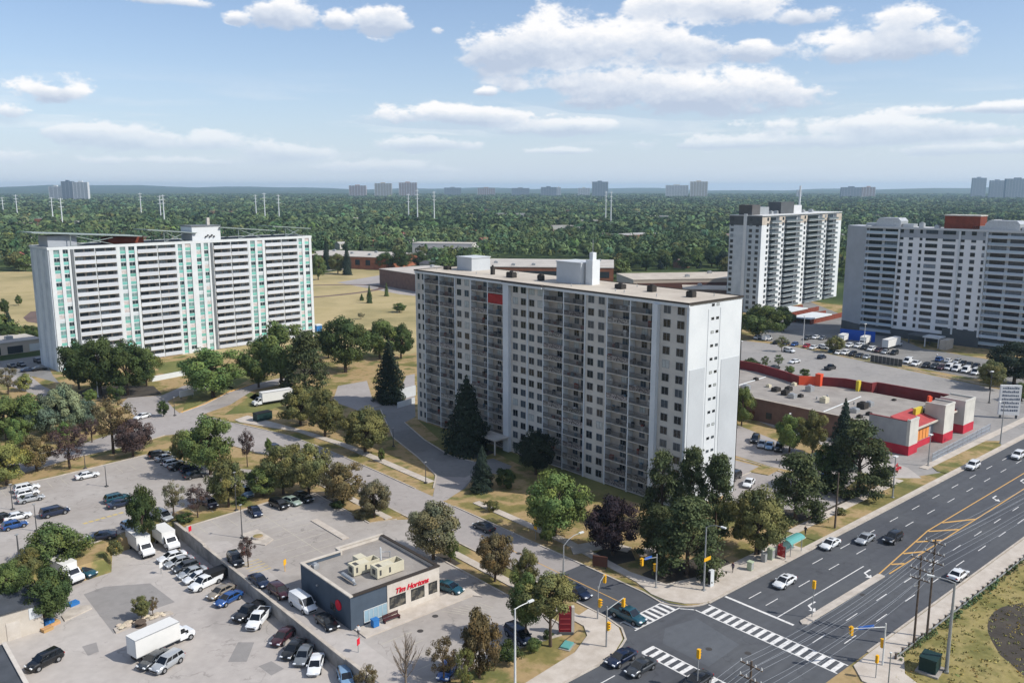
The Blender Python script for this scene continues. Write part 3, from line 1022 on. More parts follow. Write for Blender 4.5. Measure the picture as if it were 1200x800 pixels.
def main_tower():
    H, L, Dp, nf = 39.5, 86.3, 16.7, 15
    fh = (H - 0.9) / nf
    r = thing('apartment_tower', 'long grey apartment slab with dark recessed balconies and a blank white end wall', 'apartment building', (124.8, 180.1, 0), -PI / 2)
    W_, BAL = 'w', 'b'
    bays = [(0, 3.9, W_), (3.9, 10.2, BAL), (10.2, 16.5, BAL), (16.5, 22.8, W_), (22.8, 29.0, BAL), (29.0, 35.2, BAL), (37.1, 42.7, W_), (42.7, 47.8, W_),
            (47.8, 54.0, BAL), (54.0, 60.2, BAL), (60.2, 66.3, W_), (66.3, 72.3, BAL), (72.3, 78.3, BAL), (79.5, L, W_)]
    rec = 1.55
    wall = MB()
    wall.box(0.02, L - 0.25, rec, Dp - 0.25, 0, H - 0.55, 0)
    for x0, x1, k in bays:
        if k == W_:
            wall.box(x0 + 0.02, x1 - 0.02, 0.12, rec + .1, 0, H - 0.9, 0)
    put('front_wall', wall.mesh('front_wall', MT['brick_grey']), r)
    # blank white end wall towards the avenue, with its lower darker panels
    ew = MB().box(L - 0.25, L, 0.10, Dp, 0, H - 0.62)
    put('end_wall', ew.mesh('end_wall', MT['brick_white']), r)
    pn = MB().box(L, L + 0.06, 0.5, 5.2, 0, H - 12.5)
    pn.box(L, L + 0.06, 10.3, Dp - 0.5, 0, H - 11.7)
    put('wall_panel', pn.mesh('wall_panel', MT['render_pale']), r)
    rb = MB().box(L, L + 0.07, 5.7, 6.1, 0, H - 1.6).box(L, L + 0.07, 9.4, 9.8, 0, H - 1.6)
    put('wall_rib', rb.mesh('wall_rib', MT['brick_white']), r)
    put('end_wall', MB().box(-0.2, 0.0, 0.10, Dp, 0, H - 0.62).mesh('end_wall_far', MT['brick_white']), r)
    put('rear_wall', MB().box(-0.2, L, Dp - 0.24, Dp, 0, H - 0.64).mesh('rear_wall', MT['brick_grey']), r)
    sw = win_mesh('end_window', 0.75, 0.42, 1, 'frame_dark', 'apartment_glass', 0.04)
    for f in range(nf - 1):
        for yy in (6.7, 8.2):
            o = put('end_window', sw, r, (L + 0.0, yy, 1.0 + (f + 1) * fh + 1.35), PI / 2)
    # fins
    fin = MB().box(-0.14, 0.14, -0.1, rec, 0, H - 0.8).mesh('fin', MT['white_metal'])
    for x in (3.9, 10.2, 16.5, 22.8, 29.0, 42.7, 47.8, 54.0, 60.2, 66.3, 72.3):
        put('fin', fin, r, (x, 0, 0))
    for x0, x1 in ((35.2, 37.1), (78.3, 79.5)):
        put('wide_fin', MB().box(x0, x1, -0.75, rec, 0, H - 0.85).mesh('wide_fin', MT['brick_white']), r)
    put('corner_fin', MB().box(L - 0.55, L - 0.02, -0.02, 0.09, 0, H - 0.65).mesh('corner_fin', MT['white_metal']), r)
    put('fascia', MB().box(-0.2, L, -0.16, 0.09, H - 0.88, H - 0.3).box(35.0, 48.0, -0.9, -0.17, H - 0.86, H - 0.3).mesh('fascia', MT['brick_white']), r)
    put('roof', MB().box(0.05, L - .3, 0.1, Dp - .3, H - 0.54, H - 0.1).mesh('roof', MT['roof_gravel']), r)
    rim = MB().box(-0.3, L + 0.1, -0.3, 0.02, H - 0.29, H + 0.02).box(-0.3, L + 0.1, Dp - 0.1, Dp + 0.15, H - 0.29, H + 0.02)
    rim.box(-0.3, -0.05, 0.03, Dp - 0.11, H - 0.29, H + 0.02).box(L - 0.2, L + 0.1, 0.03, Dp - 0.11, H - 0.29, H + 0.02).box(35.0, 48.2, -1.0, -0.31, H - 0.29, H + 0.02)
    put('roof_edge', rim.mesh('roof_edge', MT['roof_edge']), r)
    # balconies
    slabm = MB().box(0.15, 6.05, -0.12, rec, -0.12, 0.06).mesh('balcony_slab', MT['slab_edge'])
    rail = MB()
    rail.box(0.15, 6.05, -0.08, -0.02, 1.02, 1.08)
    rail.box(0.15, 6.05, -0.08, -0.02, 0.14, 0.2)
    x = 0.2
    while x < 6.05:
        rail.box(x, x + 0.035, -0.07, -0.03, 0.2, 1.02)
        x += 0.15
    rail = rail.mesh('railing', MT['picket_grey'])
    panel = MB().box(0.15, 6.05, -0.07, -0.03, 0.12, 1.08).mesh('railing_panel', MT['clutter'])
    red = MB().box(0.15, 6.05, -0.07, -0.03, 0.12, 2.3).mesh('red_screen', MT['red_drape'])
    win = win_mesh('window', 1.55, 1.4, 2, 'frame_grey', 'apartment_glass')
    win1 = win_mesh('window_narrow', 0.8, 1.4, 1, 'frame_grey', 'apartment_glass')
    bwin = win_mesh('balcony_window', 1.3, 1.2, 2, 'frame_grey', 'apartment_glass')
    bdoor = win_mesh('balcony_door', 1.6, 2.0, 2, 'frame_dark', 'apartment_glass')
    bwall = MB().box(0.15, 6.05, rec - 0.06, rec - 0.01, 0, H - 1.0).mesh('balcony_wall', MT['balcony_beige'])
    cl = MB()
    R = random.Random(3)
    for bi, (x0, x1, k) in enumerate(bays):
        if k == BAL:
            put('balcony_wall', bwall, r, (x0, 0, 0.06))
        for f in range(nf):
            z = 0.35 + f * fh
            if k == BAL:
                left = bi in (1, 4, 8, 11)
                put('balcony_slab', slabm, r, (x0, 0, z))
                if bi == 5 and f == 13:
                    put('privacy_screen', red, r, (x0, 0, z), label='red fabric screen across a balcony')
                else:
                    put('railing', rail if R.random() < 0.72 else panel, r, (x0, 0, z))
                put('balcony_window', bwin, r, (x0 + (2.9 if left else 1.8), rec - 0.06, z + 0.85))
                put('balcony_door', bdoor, r, (x0 + (4.35 if left else 4.0), rec - 0.06, z + 0.08))
                for q in range(R.randint(1, 4)):
                    cx = x0 + R.uniform(0.5, 5.6)
                    cy = R.uniform(0.3, 1.1)
                    s_ = R.uniform(0.2, 0.45)
                    cl.box(cx - s_, cx + s_, cy - s_ * .6, cy + s_ * .6, z + 0.07, z + 0.07 + R.uniform(0.4, 1.2), R.randint(0, 4))
            else:
                w = x1 - x0
                if bi == 0:
                    put('window', win1, r, (0.9, 0.12, z + 0.75))
                    put('window', win1, r, (2.8, 0.12, z + 0.75))
                elif w > 5.4:
                    put('window', win, r, (x0 + w * 0.13, 0.12, z + 0.75))
                    put('window', win, r, (x0 + w * 0.60, 0.12, z + 0.75))
                else:
                    put('window', win, r, (x0 + 0.5, 0.12, z + 0.75))
                    put('window', win, r, (x0 + 3.2, 0.12, z + 0.75))
    mat('cl_a', '#c9c5bd', 0.8), mat('cl_b', '#57493c', 0.8), mat('cl_c', '#2e3338', 0.8), mat('cl_d', '#7d3f33', 0.8), mat('cl_e', '#5e7480', 0.8)
    o = put('balcony_furniture', cl.mesh('balcony_furniture', [MT['cl_a'], MT['cl_b'], MT['cl_c'], MT['cl_d'], MT['cl_e']]), r, kind='stuff')
    # entrance canopy
    put('entrance_canopy', MB().box(30.5, 37.5, -5.0, -0.8, 3.4, 3.75).box(31, 31.3, -4.8, -4.5, 0, 3.4).box(36.8, 37.1, -4.8, -4.5, 0, 3.4).mesh('entrance_canopy', MT['slab_edge']), r)
    # rooftop
    px = [('penthouse', (6.5, 12.5, 8.5, 14.5, 3.3)), ('penthouse', (44.0, 51.5, 7.5, 13.5, 4.6))]
    for n_, (a, b_, c, d, h) in px:
        m = MB().box(a, b_, c, d, H - 0.1, H + h - .25, 0).box(a - 0.15, b_ + 0.15, c - 0.15, d + 0.15, H + h - .25, H + h, 0)
        put(n_, m.mesh(n_, MT['render_pale']), r)
    put('chimney', MB().box(52.0, 54.0, 8.5, 10.8, H - .1, H + 5.2).box(52.5, 53.5, 9.1, 10.2, H + 5.2, H + 6.8).mesh('chimney', MT['brick_white']), r)
    put('mast', MB().tube([(53, 9.6, H + 6.8), (53, 9.6, H + 9.5)], 0.06, 6).mesh('mast', MT['galvanised']), r)
    for (x, y, w, d, h) in ((5.0, 6.5, 1.8, 1.2, 1.0), (22.5, 7.0, 0.8, 0.8, 2.3), (30.5, 6.0, 2.2, 1.4, 1.5), (40.0, 6.5, 1.2, 1.2, 1.6), (62.5, 8, 1.9, 1.5, 1.2), (70.0, 9, 1.4, 1.4, 1.5), (80.5, 8.0, 1.5, 1.3, 1.4)):
        put('roof_fan', roof_unit(w, d, h).mesh('roof_fan', MT['dark_unit']), r, (x, y, H - 0.1))
    R = random.Random(5)
    rv = MB()
    for k in range(16):
        x, y = R.uniform(2, 84), R.uniform(2, 14)
        rv.tube([(x, y, H - .1), (x, y, H + .5)], 0.09, 6)
    put('roof_vents', rv.mesh('roof_vents', MT['galvanised']), r)
    return r


main_tower()


def west_tower():
    """White slab with teal window strips."""
    B0, C0 = at(56, 290, 41), at(364, 276, 41)
    ang = math.atan2(C0[1] - B0[1], C0[0] - B0[0])
    L = math.dist(B0, C0)
    H, Dp, nf = 41.0, 17.4, 15
    r = thing('apartment_tower', 'white apartment slab with teal window panels and slanted roof canopies behind the round green trees', 'apartment building', (B0[0], B0[1], 0), ang)
    ca, sa = math.cos(ang), math.sin(ang)

    def S(px):
        """distance along the front of a roof-line pixel column"""
        y = 290 + (px - 56) * (276 - 290) / 308
        p = at(px, y, 41)
        lo, hi = 0, L
        # intersect the sight line with the front
        dx, dy = p
        den = dx * sa - dy * ca
        t = (B0[0] * sa - B0[1] * ca) / den
        return (dx * t - B0[0]) * ca + (dy * t - B0[1]) * sa
    fh = (H - 1.0) / nf
    rec = 1.5
    bal = [(85.6, 110.3), (111, 135.2), (160, 183.3), (184, 204.8), (249.5, 269.5), (270.2, 289.3), (310, 329), (329.6, 347.5)]
    bal = [(S(a), S(b)) for a, b in bal]
    wincols = [S(x) for x in (65, 76, 142.5, 153, 209.4, 219.5, 231.6, 240.5, 294.8, 303.5, 350.6, 358.9)]
    m = MB().box(0, L, rec, Dp, 0, H - .5)
    edges = [0] + [e for b in bal for e in b] + [L]
    for i in range(0, len(edges), 2):
        if edges[i + 1] - edges[i] > 0.3:
            m.box(edges[i] + 0.01, edges[i + 1] - 0.01, 0.02, rec + .1, 0, H - 0.95)
    put('front_wall', m.mesh('front_wall', MT['brick_white']), r)
    put('side_wall', MB().box(-0.25, 0, 0.0, Dp, 0, H - 0.6).mesh('side_wall', MT['side_shade_blue']), r)
    sr = MB().box(-0.33, -0.25, 0.2, 2.2, 0, H - 1.2).box(-0.33, -0.25, 5.0, 8.0, 0, H - 1.2).box(-0.33, -0.25, 11.0, 14.5, 0, H - 1.2)
    put('side_panel', sr.mesh('side_panel', MT['panel_white_blue']), r)
    put('fascia', MB().box(-0.4, L + 0.2, -0.3, 0.0, H - 0.94, H).box(-0.4, 0, 0.01, Dp, H - 0.59, H).box(L - .2, L + 0.2, 0.01, Dp, H - 0.59, H).box(-0.4, L + 0.2, Dp - .01, Dp + 0.2, H - 0.59, H).mesh('fascia', MT['white_metal']), r)
    put('roof', MB().box(0.01, L - .21, 0.01, Dp - .02, H - 0.5, H - 0.12).mesh('roof', MT['pilaster_grey']), r)
    for a, b in ((S(82), S(84.6)), (S(245.6), S(248.3))):
        put('pilaster', MB().box(a, b, -0.35, 0.0, 0, H - .96).mesh('pilaster', MT['pilaster_grey']), r)
    for a, b in ((S(56.5), S(61.5)), (S(68.5), S(72.5)), (S(78.7), S(81.2)), (S(135.6), S(139.5)), (S(146), S(149.5)), (S(156.5), S(159.5)), (S(205.2), S(207.4)), (S(212.5), S(216)), (S(222.5), S(229)), (S(234.5), S(238)), (S(243), S(245.2)), (S(289.8), S(292.4)), (S(297.8), S(300.6)), (S(306.5), S(309.5)), (S(347.9), S(349)), (S(353.2), S(356.3)), (S(361.2), S(364))):
        put('fin', MB().box(a, b, -0.28, 0.0, 0, H - .97).mesh('fin', MT['white_metal']), r)
    ww = 2.3
    wm = win_mesh('window', ww, 1.25, 2, 'frame_white', 'teal_glass', 0.06)
    tm_ = MB().box(0, ww, -0.07, 0.03, 0, 0.95).mesh('teal_panel', MT['teal_panel'])
    wp_ = MB().box(0, ww, -0.06, 0.03, 0, 0.95).mesh('white_spandrel', MT['panel_white_blue'])
    R = random.Random(8)
    for x in wincols:
        for f in range(nf):
            z = 0.3 + f * fh
            put('window', wm, r, (x - ww / 2, -0.01, z + 1.15))
            put('spandrel', tm_ if R.random() < 0.93 else wp_, r, (x - ww / 2, -0.01, z + 0.12))
    for a, b in bal:
        w = b - a
        sl = MB().box(0.05, w - 0.05, -0.3, rec, -0.1, 0.08).mesh('balcony_slab', MT['slab_edge'])
        ra = MB().box(0.08, w - 0.08, -0.28, -0.2, 0.08, 1.28).mesh('balcony_parapet', mat('parapet_grey', '#bfc3c9', .7, obj_var=.25))
        wn = win_mesh('balcony_window', w * 0.44, 1.5, 3, 'frame_dark', 'tower_glass', 0.06)
        wd = win_mesh('balcony_window', w * 0.24, 1.5, 2, 'frame_dark', 'tower_glass', 0.06)
        put('balcony_wall', MB().box(0.05, w - .05, rec - 0.06, rec - 0.01, 0, H - 1.0).mesh('balcony_wall', MT['balcony_beige']), r, (a, 0, 0))
        for f in range(nf):
            z = 0.3 + f * fh
            put('balcony_slab', sl, r, (a, 0, z))
            put('balcony_parapet', ra, r, (a, 0, z))
            put('balcony_window', wn, r, (a + w * 0.06, rec - 0.06, z + 0.7))
            put('balcony_window', wd, r, (a + w * 0.62, rec - 0.06, z + 0.7))
        put('divider', MB().box(w - 0.1, w + 0.1, -0.25, rec, 0, H - 1).mesh('divider', MT['white_metal']), r, (a, 0, 0))
    put('divider', MB().box(-0.1, 0.1, -0.25, rec, 0, H - 1).mesh('divider', MT['white_metal']), r, (bal[0][0], 0, 0))
    # ground floor plinth
    # slanted roof canopies on X braces
    def canopy(x0, x1, zl, zr, side):
        n = MB()
        y0, y1 = 1.0, 13.0
        v = len(n.v)
        n.v += [(x0, y0, zl), (x1, y0, zr), (x1, y1, zr), (x0, y1, zl), (x0, y0, zl + .28), (x1, y0, zr + .28), (x1, y1, zr + .28), (x0, y1, zl + .28)]
        for q in ((0, 3, 2, 1), (4, 5, 6, 7), (0, 1, 5, 4), (1, 2, 6, 5), (2, 3, 7, 6), (3, 0, 4, 7)):
            n.f.append(tuple(v + i for i in q))
            n.m.append(0)
        c = put('roof_canopy', n.mesh('roof_canopy', mat('canopy_metal', '#8f9a98', .7, var=.15, scale=.3)), r)
        h = min(zl, zr)
        xm0, xm1 = x0 + (x1 - x0) * 0.33, x0 + (x1 - x0) * 0.72
        for yy in (1.6, 12.4):
            for p_, q_, w_ in (((xm0, yy, H), (xm1, yy, h + .1), 0.14), ((xm1, yy, H), (xm0, yy, zl * .6 + zr * .4), 0.14), ((xm0, yy, H), (xm0, yy, zl * .67 + zr * .33), 0.16)):
                put('brace', MB().tube([p_, q_], w_, 4).mesh('brace', MT['canopy_metal']), c)
    canopy(-4, 31.0, H + 4.6, H + 2.2, 0)
    put('roof_room', MB().box(1.0, 10, 3, 12, H - .12, H + 3.5).mesh('roof_room', MT['blue_grey_wall']), r)
    put('roof_room', MB().box(21, 33, 5, 12, H - .12, H + 2.2).mesh('roof_room', MT['red_brick']), r)
    canopy(33.0, 51.0, H + 4.3, H + 2.6, 0)
    canopy(60.0, 83, H + 4.3, H + 2.3, 0)
    canopy(82, 99, H + 4.0, H + 2.6, 0)
    ph = MB().box(49.5, 60.5, 2.0, 11, H - .12, H + 4.9)
    p_ = put('penthouse', ph.mesh('penthouse', MT['brick_white']), r)
    put('penthouse_cap', MB().box(49.2, 60.8, 1.8, 11.2, H + 4.9, H + 5.3).mesh('penthouse_cap', MT['pilaster_grey']), p_)
    vt = MB()
    for k in range(5):
        vt.tube([(54.6 + k * .8, 1.9, H + 1.2 + (k % 2) * .5), (54.6 + k * .8, 1.5, H + 1.2 + (k % 2) * .5)], 0.3, 8)
    put('vent_cowl', vt.mesh('vent_cowl', MT['dark_unit']), p_)
    put('chimney', MB().box(57.5, 58.5, 6, 7, H + 5.3, H + 8).mesh('chimney', MT['slab_edge']), r)


west_tower()


def right_tower_near():
    """Pale tower cut by the right edge of the photo, glazed balconies at both ends."""
    H, L, Dp, nf = 44.6, 74.0, 17, 16
    ang = math.radians(-88.5)
    r = thing('apartment_tower', 'pale grey apartment tower with blue-grey balconies and a red brick hut on its roof', 'apartment building', (342.8, 170.1, 0), ang)
    ca, sa = math.cos(ang), math.sin(ang)
    B0 = (342.8, 170.1)

    def S(px):
        y = 264.5 + (px - 1017.5) * 0.033
        d = at(px, y, 44.6)
        t = (B0[0] * sa - B0[1] * ca) / (d[0] * sa - d[1] * ca)
        return (d[0] * t - B0[0]) * ca + (d[1] * t - B0[1]) * sa
    fh = (H - 4.6) / (nf - 1)
    z0 = 3.6
    top = H
    m = MB().box(0, L, 1.5, Dp, 0, H - 1)
    b1 = (0.3, S(1053.5))
    b2 = (S(1159.5), L - 1.5)
    m.box(b1[1] + .25, b2[0] - .25, 0.0, 1.6, z0, H - 1.0)
    put('front_wall', m.mesh('front_wall', MT['pale_wall']), r)
    put('upper_band', MB().box(b1[1] + .2, b2[0] - .2, -0.08, -0.01, H - 4.0, H - 0.2).mesh('upper_band', MT['blue_grey_wall']), r)
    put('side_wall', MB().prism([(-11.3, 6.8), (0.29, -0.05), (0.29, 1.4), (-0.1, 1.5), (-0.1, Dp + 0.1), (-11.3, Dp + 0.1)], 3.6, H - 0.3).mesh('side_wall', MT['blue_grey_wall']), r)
    put('base_wall', MB().box(-0.32, L, 0.4, 1.45, 0, z0 - 0.05).prism([(-11.3, 6.8), (-0.33, 0.35), (-0.33, Dp), (-11.3, Dp)], 0, 3.55).box(S(1115), S(1160), -0.35, .39, 0.0, 6.2).mesh('base_wall', MT['charcoal_wall']), r)
    put('roof', MB().box(0, L, 0, Dp, H - 0.95, H - .35).box(-.3, L, -0.35, -0.1, H - .8, H).box(-.31, -0.1, -.09, Dp, H - .29, H).mesh('roof', MT['r_slab']), r)
    for x in (S(1054.8), S(1126.2), S(1158)):
        put('fin', MB().box(x - 0.35, x + 0.35, -0.5, 1.6, 4, H - 0.9).mesh('fin', MT['brick_white']), r)
    for (a, b) in (b1, b2):
        w = b - a
        sl = MB().box(0.05, w, -0.55, 1.5, -0.15, 0.10).mesh('balcony_slab', MT['r_slab'])
        ra = MB().box(0.05, w, -0.52, -0.46, 0.1, 1.05).mesh('railing', MT['glass_rail'])
        nn = 2 if w < 20 else 4
        wn = win_mesh('balcony_window', w / nn * 0.8, 1.7, 4, 'frame_dark', 'cool_glass', 0.06)
        for f in range(nf):
            z = 1.6 + f * fh
            put('balcony_slab', sl, r, (a, 0, z))
            put('railing', ra, r, (a, 0, z))
            for k in range(nn):
                put('balcony_window', wn, r, (a + w * (k + 0.1) / nn, 1.44, z + 0.6))
    put('divider', MB().box(-.1, .1, -0.5, 1.5, 2, H - 1).mesh('divider', MT['brick_white']), r, (b2[0] + 24, 0, 0))
    cols = [(1057.5, 1.5), (1068.9, 1.5), (1080.6, 0.9), (1093, 4.4), (1113.6, 4.6), (1129, 1.6), (1142.5, 1.6), (1155.6, 1.3)]
    for px, w in cols:
        wm = win_mesh('window', w, 1.4, 1 if w < 2 else 4, 'frame_dark', 'cool_glass', 0.06)
        for f in range(nf):
            z = 1.6 + f * fh
            if f == 0:
                continue
            put('window', wm, r, (S(px) - w / 2, -0.1 if f == nf - 1 else -0.02, z + 0.75))
    # roof plant
    sd = [(S(1045) - 4, 10.0), (S(1178) - 3, 12.0)]
    for x, w in sd:
        dm = MB()
        prof = [(-w / 2, 0), (-w / 2, 2.2), (-w / 2 + 1.2, 3.6), (w / 2 - 1.2, 3.6), (w / 2, 2.4), (w / 2, 0)]
        n = len(dm.v)
        dm.v += [(x + a, 6, H - .35 + b) for a, b in prof] + [(x + a, 13, H - .35 + b) for a, b in prof]
        dm.f += [tuple(n + i for i in range(6)), tuple(n + 6 + i for i in range(6))[::-1]] + [(n + i, n + 6 + i, n + 6 + (i + 1) % 6, n + (i + 1) % 6) for i in range(6)]
        dm.m += [0] * 8
        put('cooling_unit', dm.mesh('cooling_unit', MT['galvanised']), r)
        for k in (-1, 1):
            put('duct', MB().box(x + k * (w / 2 + 2.5) - 2.2, x + k * (w / 2 + 2.5) + 2.2, 7, 11, H - .35, H + 1.0).mesh('duct', MT['galvanised']), r)
    hx = S(1098)
    ht = put('brick_hut', MB().box(hx, hx + 13, 7, 14, H - .35, H + 4.6).mesh('brick_hut', MT['red_brick']), r)
    put('hut_cap', MB().box(hx - .2, hx + 13.2, 6.8, 14.2, H + 4.6, H + 5.0).mesh('hut_cap', MT['slab_edge']), ht)
    for dx, h in ((-9, 2.2), (-3, 1.2), (15.5, 2.6), (19.5, 2.9), (24, 1.3)):
        put('roof_fan', roof_unit(1.8, 1.8, h).mesh('roof_fan', MT['galvanised']), r, (hx + dx, 8.5, H - .35))
    # entrance canopy and porch
    put('porch', MB().box(S(1085), S(1112), -9, -0.4, 3.0, 3.5).box(S(1085) + .3, S(1085) + .7, -8.6, -8.2, 0, 3).box(S(1111), S(1111) + .4, -8.6, -8.2, 0, 3).mesh('porch', MT['charcoal_wall']), r)
    put('porch', MB().box(S(1108), S(1128), -13, -7, 3.6, 4.1).box(S(1110), S(1110) + .4, -12.6, -12.2, 0, 3.6).box(S(1126), S(1126) + .4, -12.6, -12.2, 0, 3.6).mesh('porch', MT['r_slab']), r)
    put('garbage_room', MB().box(S(1130), S(1138), -14, -7, 0, 3.6).mesh('garbage_room', MT['balcony_beige']), r)


right_tower_near()


def right_tower_far():
    H, L, Dp, nf = 47.0, 91.0, 17, 17
    B0 = at(893.5, 252.5, 47)
    C0 = at(986.6, 248, 47)
    ang = math.atan2(C0[1] - B0[1], C0[0] - B0[0])
    L = math.dist(B0, C0)
    r = thing('apartment_tower', 'white apartment tower with four dark balcony stacks and rows of small end windows', 'apartment building', (B0[0], B0[1], 0), ang)
    ca, sa = math.cos(ang), math.sin(ang)

    def S(px):
        d = at(px, 252.5 + (px - 893.5) * (-4.5 / 93.1), 47)
        t = (B0[0] * sa - B0[1] * ca) / (d[0] * sa - d[1] * ca)
        return (d[0] * t - B0[0]) * ca + (d[1] * t - B0[1]) * sa
    fh = (H - 1.6) / nf
    bal = [(903, 913.5), (920.5, 938.5), (946.5, 964), (970, 980.5)]
    bal = [(S(a), S(b)) for a, b in bal]
    m = MB().box(0, L, 1.4, Dp, 0, H - .4)
    ed = [0] + [e for b in bal for e in b] + [L]
    for i in range(0, len(ed), 2):
        m.box(ed[i] + .01, ed[i + 1] - .01, 0, 1.5, 0, H - 1)
        put('upper_band', MB().box(ed[i] + .02, ed[i + 1] - .02, -0.07, -.01, H - 4.6, H - 0.95).mesh('upper_band', MT['balcony_beige']), r)
    put('front_wall', m.mesh('front_wall', MT['brick_white']), r)
    sm = MB().box(-0.25, 0, 0.0, Dp + .02, 0, H - 4.9)
    put('side_wall', sm.mesh('side_wall', MT['side_shade_blue']), r)
    put('side_rib', MB().box(-0.6, -0.26, 7.7, 9.4, 0, H + .6).mesh('side_rib', MT['brick_white']), r)
    put('side_band', MB().box(-0.28, 0, -.06, Dp + .05, H - 4.88, H - 0.4).mesh('side_band', MT['charcoal_wall']), r)
    put('roof', MB().box(-0.25, L + .1, -.2, Dp + .2, H - 0.39, H).mesh('roof', MT['r_slab']), r)
    wm = win_mesh('window', 1.5, 1.4, 1, 'frame_dark', 'cool_glass', 0.06)
    for yy in (1.4, 4.9, 14.8):
        for f in range(nf):
            put('end_window', wm, r, (-0.26, yy + 1.5, 1.6 + f * fh), -PI / 2)
    for x in [S(p) for p in (900.3, 918.2, 943.8, 967.8)]:
        for f in range(nf):
            put('window', wm, r, (x - .75, -0.03 if f < nf - 2 else -.09, 1.6 + f * fh))
    for a, b in bal:
        w = b - a
        sl = MB().box(-0.2, w + .2, -1.3, 1.4, -0.1, 0.08).mesh('balcony_slab', MT['r_slab'])
        ra = MB().box(-0.2, w + .2, -1.28, -1.2, 0.08, 1.0).box(-0.2, -0.12, -1.19, 0, 0.08, 1.0).box(w + .12, w + .2, -1.19, 0, 0.08, 1.0).mesh('railing', MT['rail_dark'])
        wn = win_mesh('balcony_window', w * 0.8, 1.6, 5, 'frame_dark', 'cool_glass', 0.08)
        for f in range(nf):
            z = 0.5 + f * fh
            put('balcony_slab', sl, r, (a, 0, z))
            put('railing', ra, r, (a, 0, z))
            put('balcony_window', wn, r, (a + w * 0.1, 1.34, z + 0.7))
    put('penthouse', MB().box(S(928), S(943), 6, 13, H, H + 5.8).mesh('penthouse', MT['charcoal_wall']), r)
    put('penthouse', MB().box(S(943) + .1, S(953), 6.5, 12, H, H + 4.0).mesh('penthouse_low', MT['r_slab']), r)
    put('roof_room', MB().box(1, 9, 6, 13, H, H + 4.8).mesh('roof_room', MT['dark_brick']), r)
    put('roof_room', MB().box(9.1, 20, 7, 13, H, H + 3.6).mesh('roof_room', MT['galvanised']), r)
    put('mast', MB().tube([(S(955.5), 9, H), (S(955.5), 9, H + 14)], 0.5, 8).mesh('mast', MT['white_metal']), r)  # a pylon behind the tower, modelled as a roof mast
    for x in (24, 30, 44, 60, 70):
        put('roof_fan', roof_unit(2, 2, 1.7).mesh('roof_fan', MT['galvanised']), r, (x, 8, H))


right_tower_far()


# ------------------------------------------------------------------ low buildings
mat('navy_wall', '#4a5663', 0.8, color2='#424d59', scale=0.4)
mat('stone_wall', '#c9c2b8', 0.85, color2='#b9b1a6', scale=0.6)
mat('sign_red', '#c8102e', 0.5)
mat('unit_cream', '#c9c2ab', 0.6, var=0.12, scale=0.8)
mat('roof_grey', '#9b958e', 0.95, color2='#8a847e', scale=0.25, fine=0.14)
mat('shop_glass', '#2a2d2e', 0.1, spec=0.6, color2='#6b675c', scale=0.9, lo=0.5, hi=0.6)
mat('drive_glass', '#8fa9b5', 0.15, spec=0.6)
mat('bin_blue', '#2f6fae', 0.5)
mat('maroon', '#4a2a2c', 0.7)
mat('parapet_red', '#7c2f30', 0.8, color2='#6d2a2c', scale=0.3)
mat('bright_red', '#bf2f42', 0.7, color2='#a92a3a', scale=0.5)
mat('roof_red', '#ad4a4a', 0.8, color2='#9c4142', scale=0.5)
mat('mall_white', '#c9c6bd', 0.85, color2='#b7b5ae', scale=0.3)
mat('mall_grey', '#a2a5a8', 0.85, color2='#8f9295', scale=0.2)
mat('brown_brick', '#7a6156', 0.9, color2='#67514a', scale=0.4, fine=0.2)
mat('orange_panel', '#d98d4a', 0.7)
mat('sign_yellow', '#c9b53c', 0.6)
mat('sign_orange', '#d4502f', 0.6)
mat('school_brick', '#a4694c', 0.9, color2='#8d5840', scale=0.3)
mat('garage_wall', '#b7ab9d', 0.9)
mat('pale_roof', '#b9b3aa', 0.9, color2='#a8a199', scale=0.1)
mat('dark_roof', '#4c5056', 0.9, color2='#3f4348', scale=0.3)
mat('tarp_blue', '#1c55b5', 0.5)
mat('cream_wall', '#c4bcb0', 0.85, color2='#b3aa9d', scale=0.4)
mat('dark_glass', '#30363c', 0.2, spec=0.5)  # even dark glass for windows and openings
mat('brown_door', '#5a3a30', 0.7)
mat('plank_tan', '#b58f64', 0.9, obj_var=0.6)


def text_mesh(fc):
    t_ = bpy.data.objects.new('lettering', fc)
    col.objects.link(t_)
    bpy.context.view_layer.update()
    me = bpy.data.meshes.new_from_object(t_.evaluated_get(bpy.context.evaluated_depsgraph_get()))
    bpy.data.objects.remove(t_)
    return me


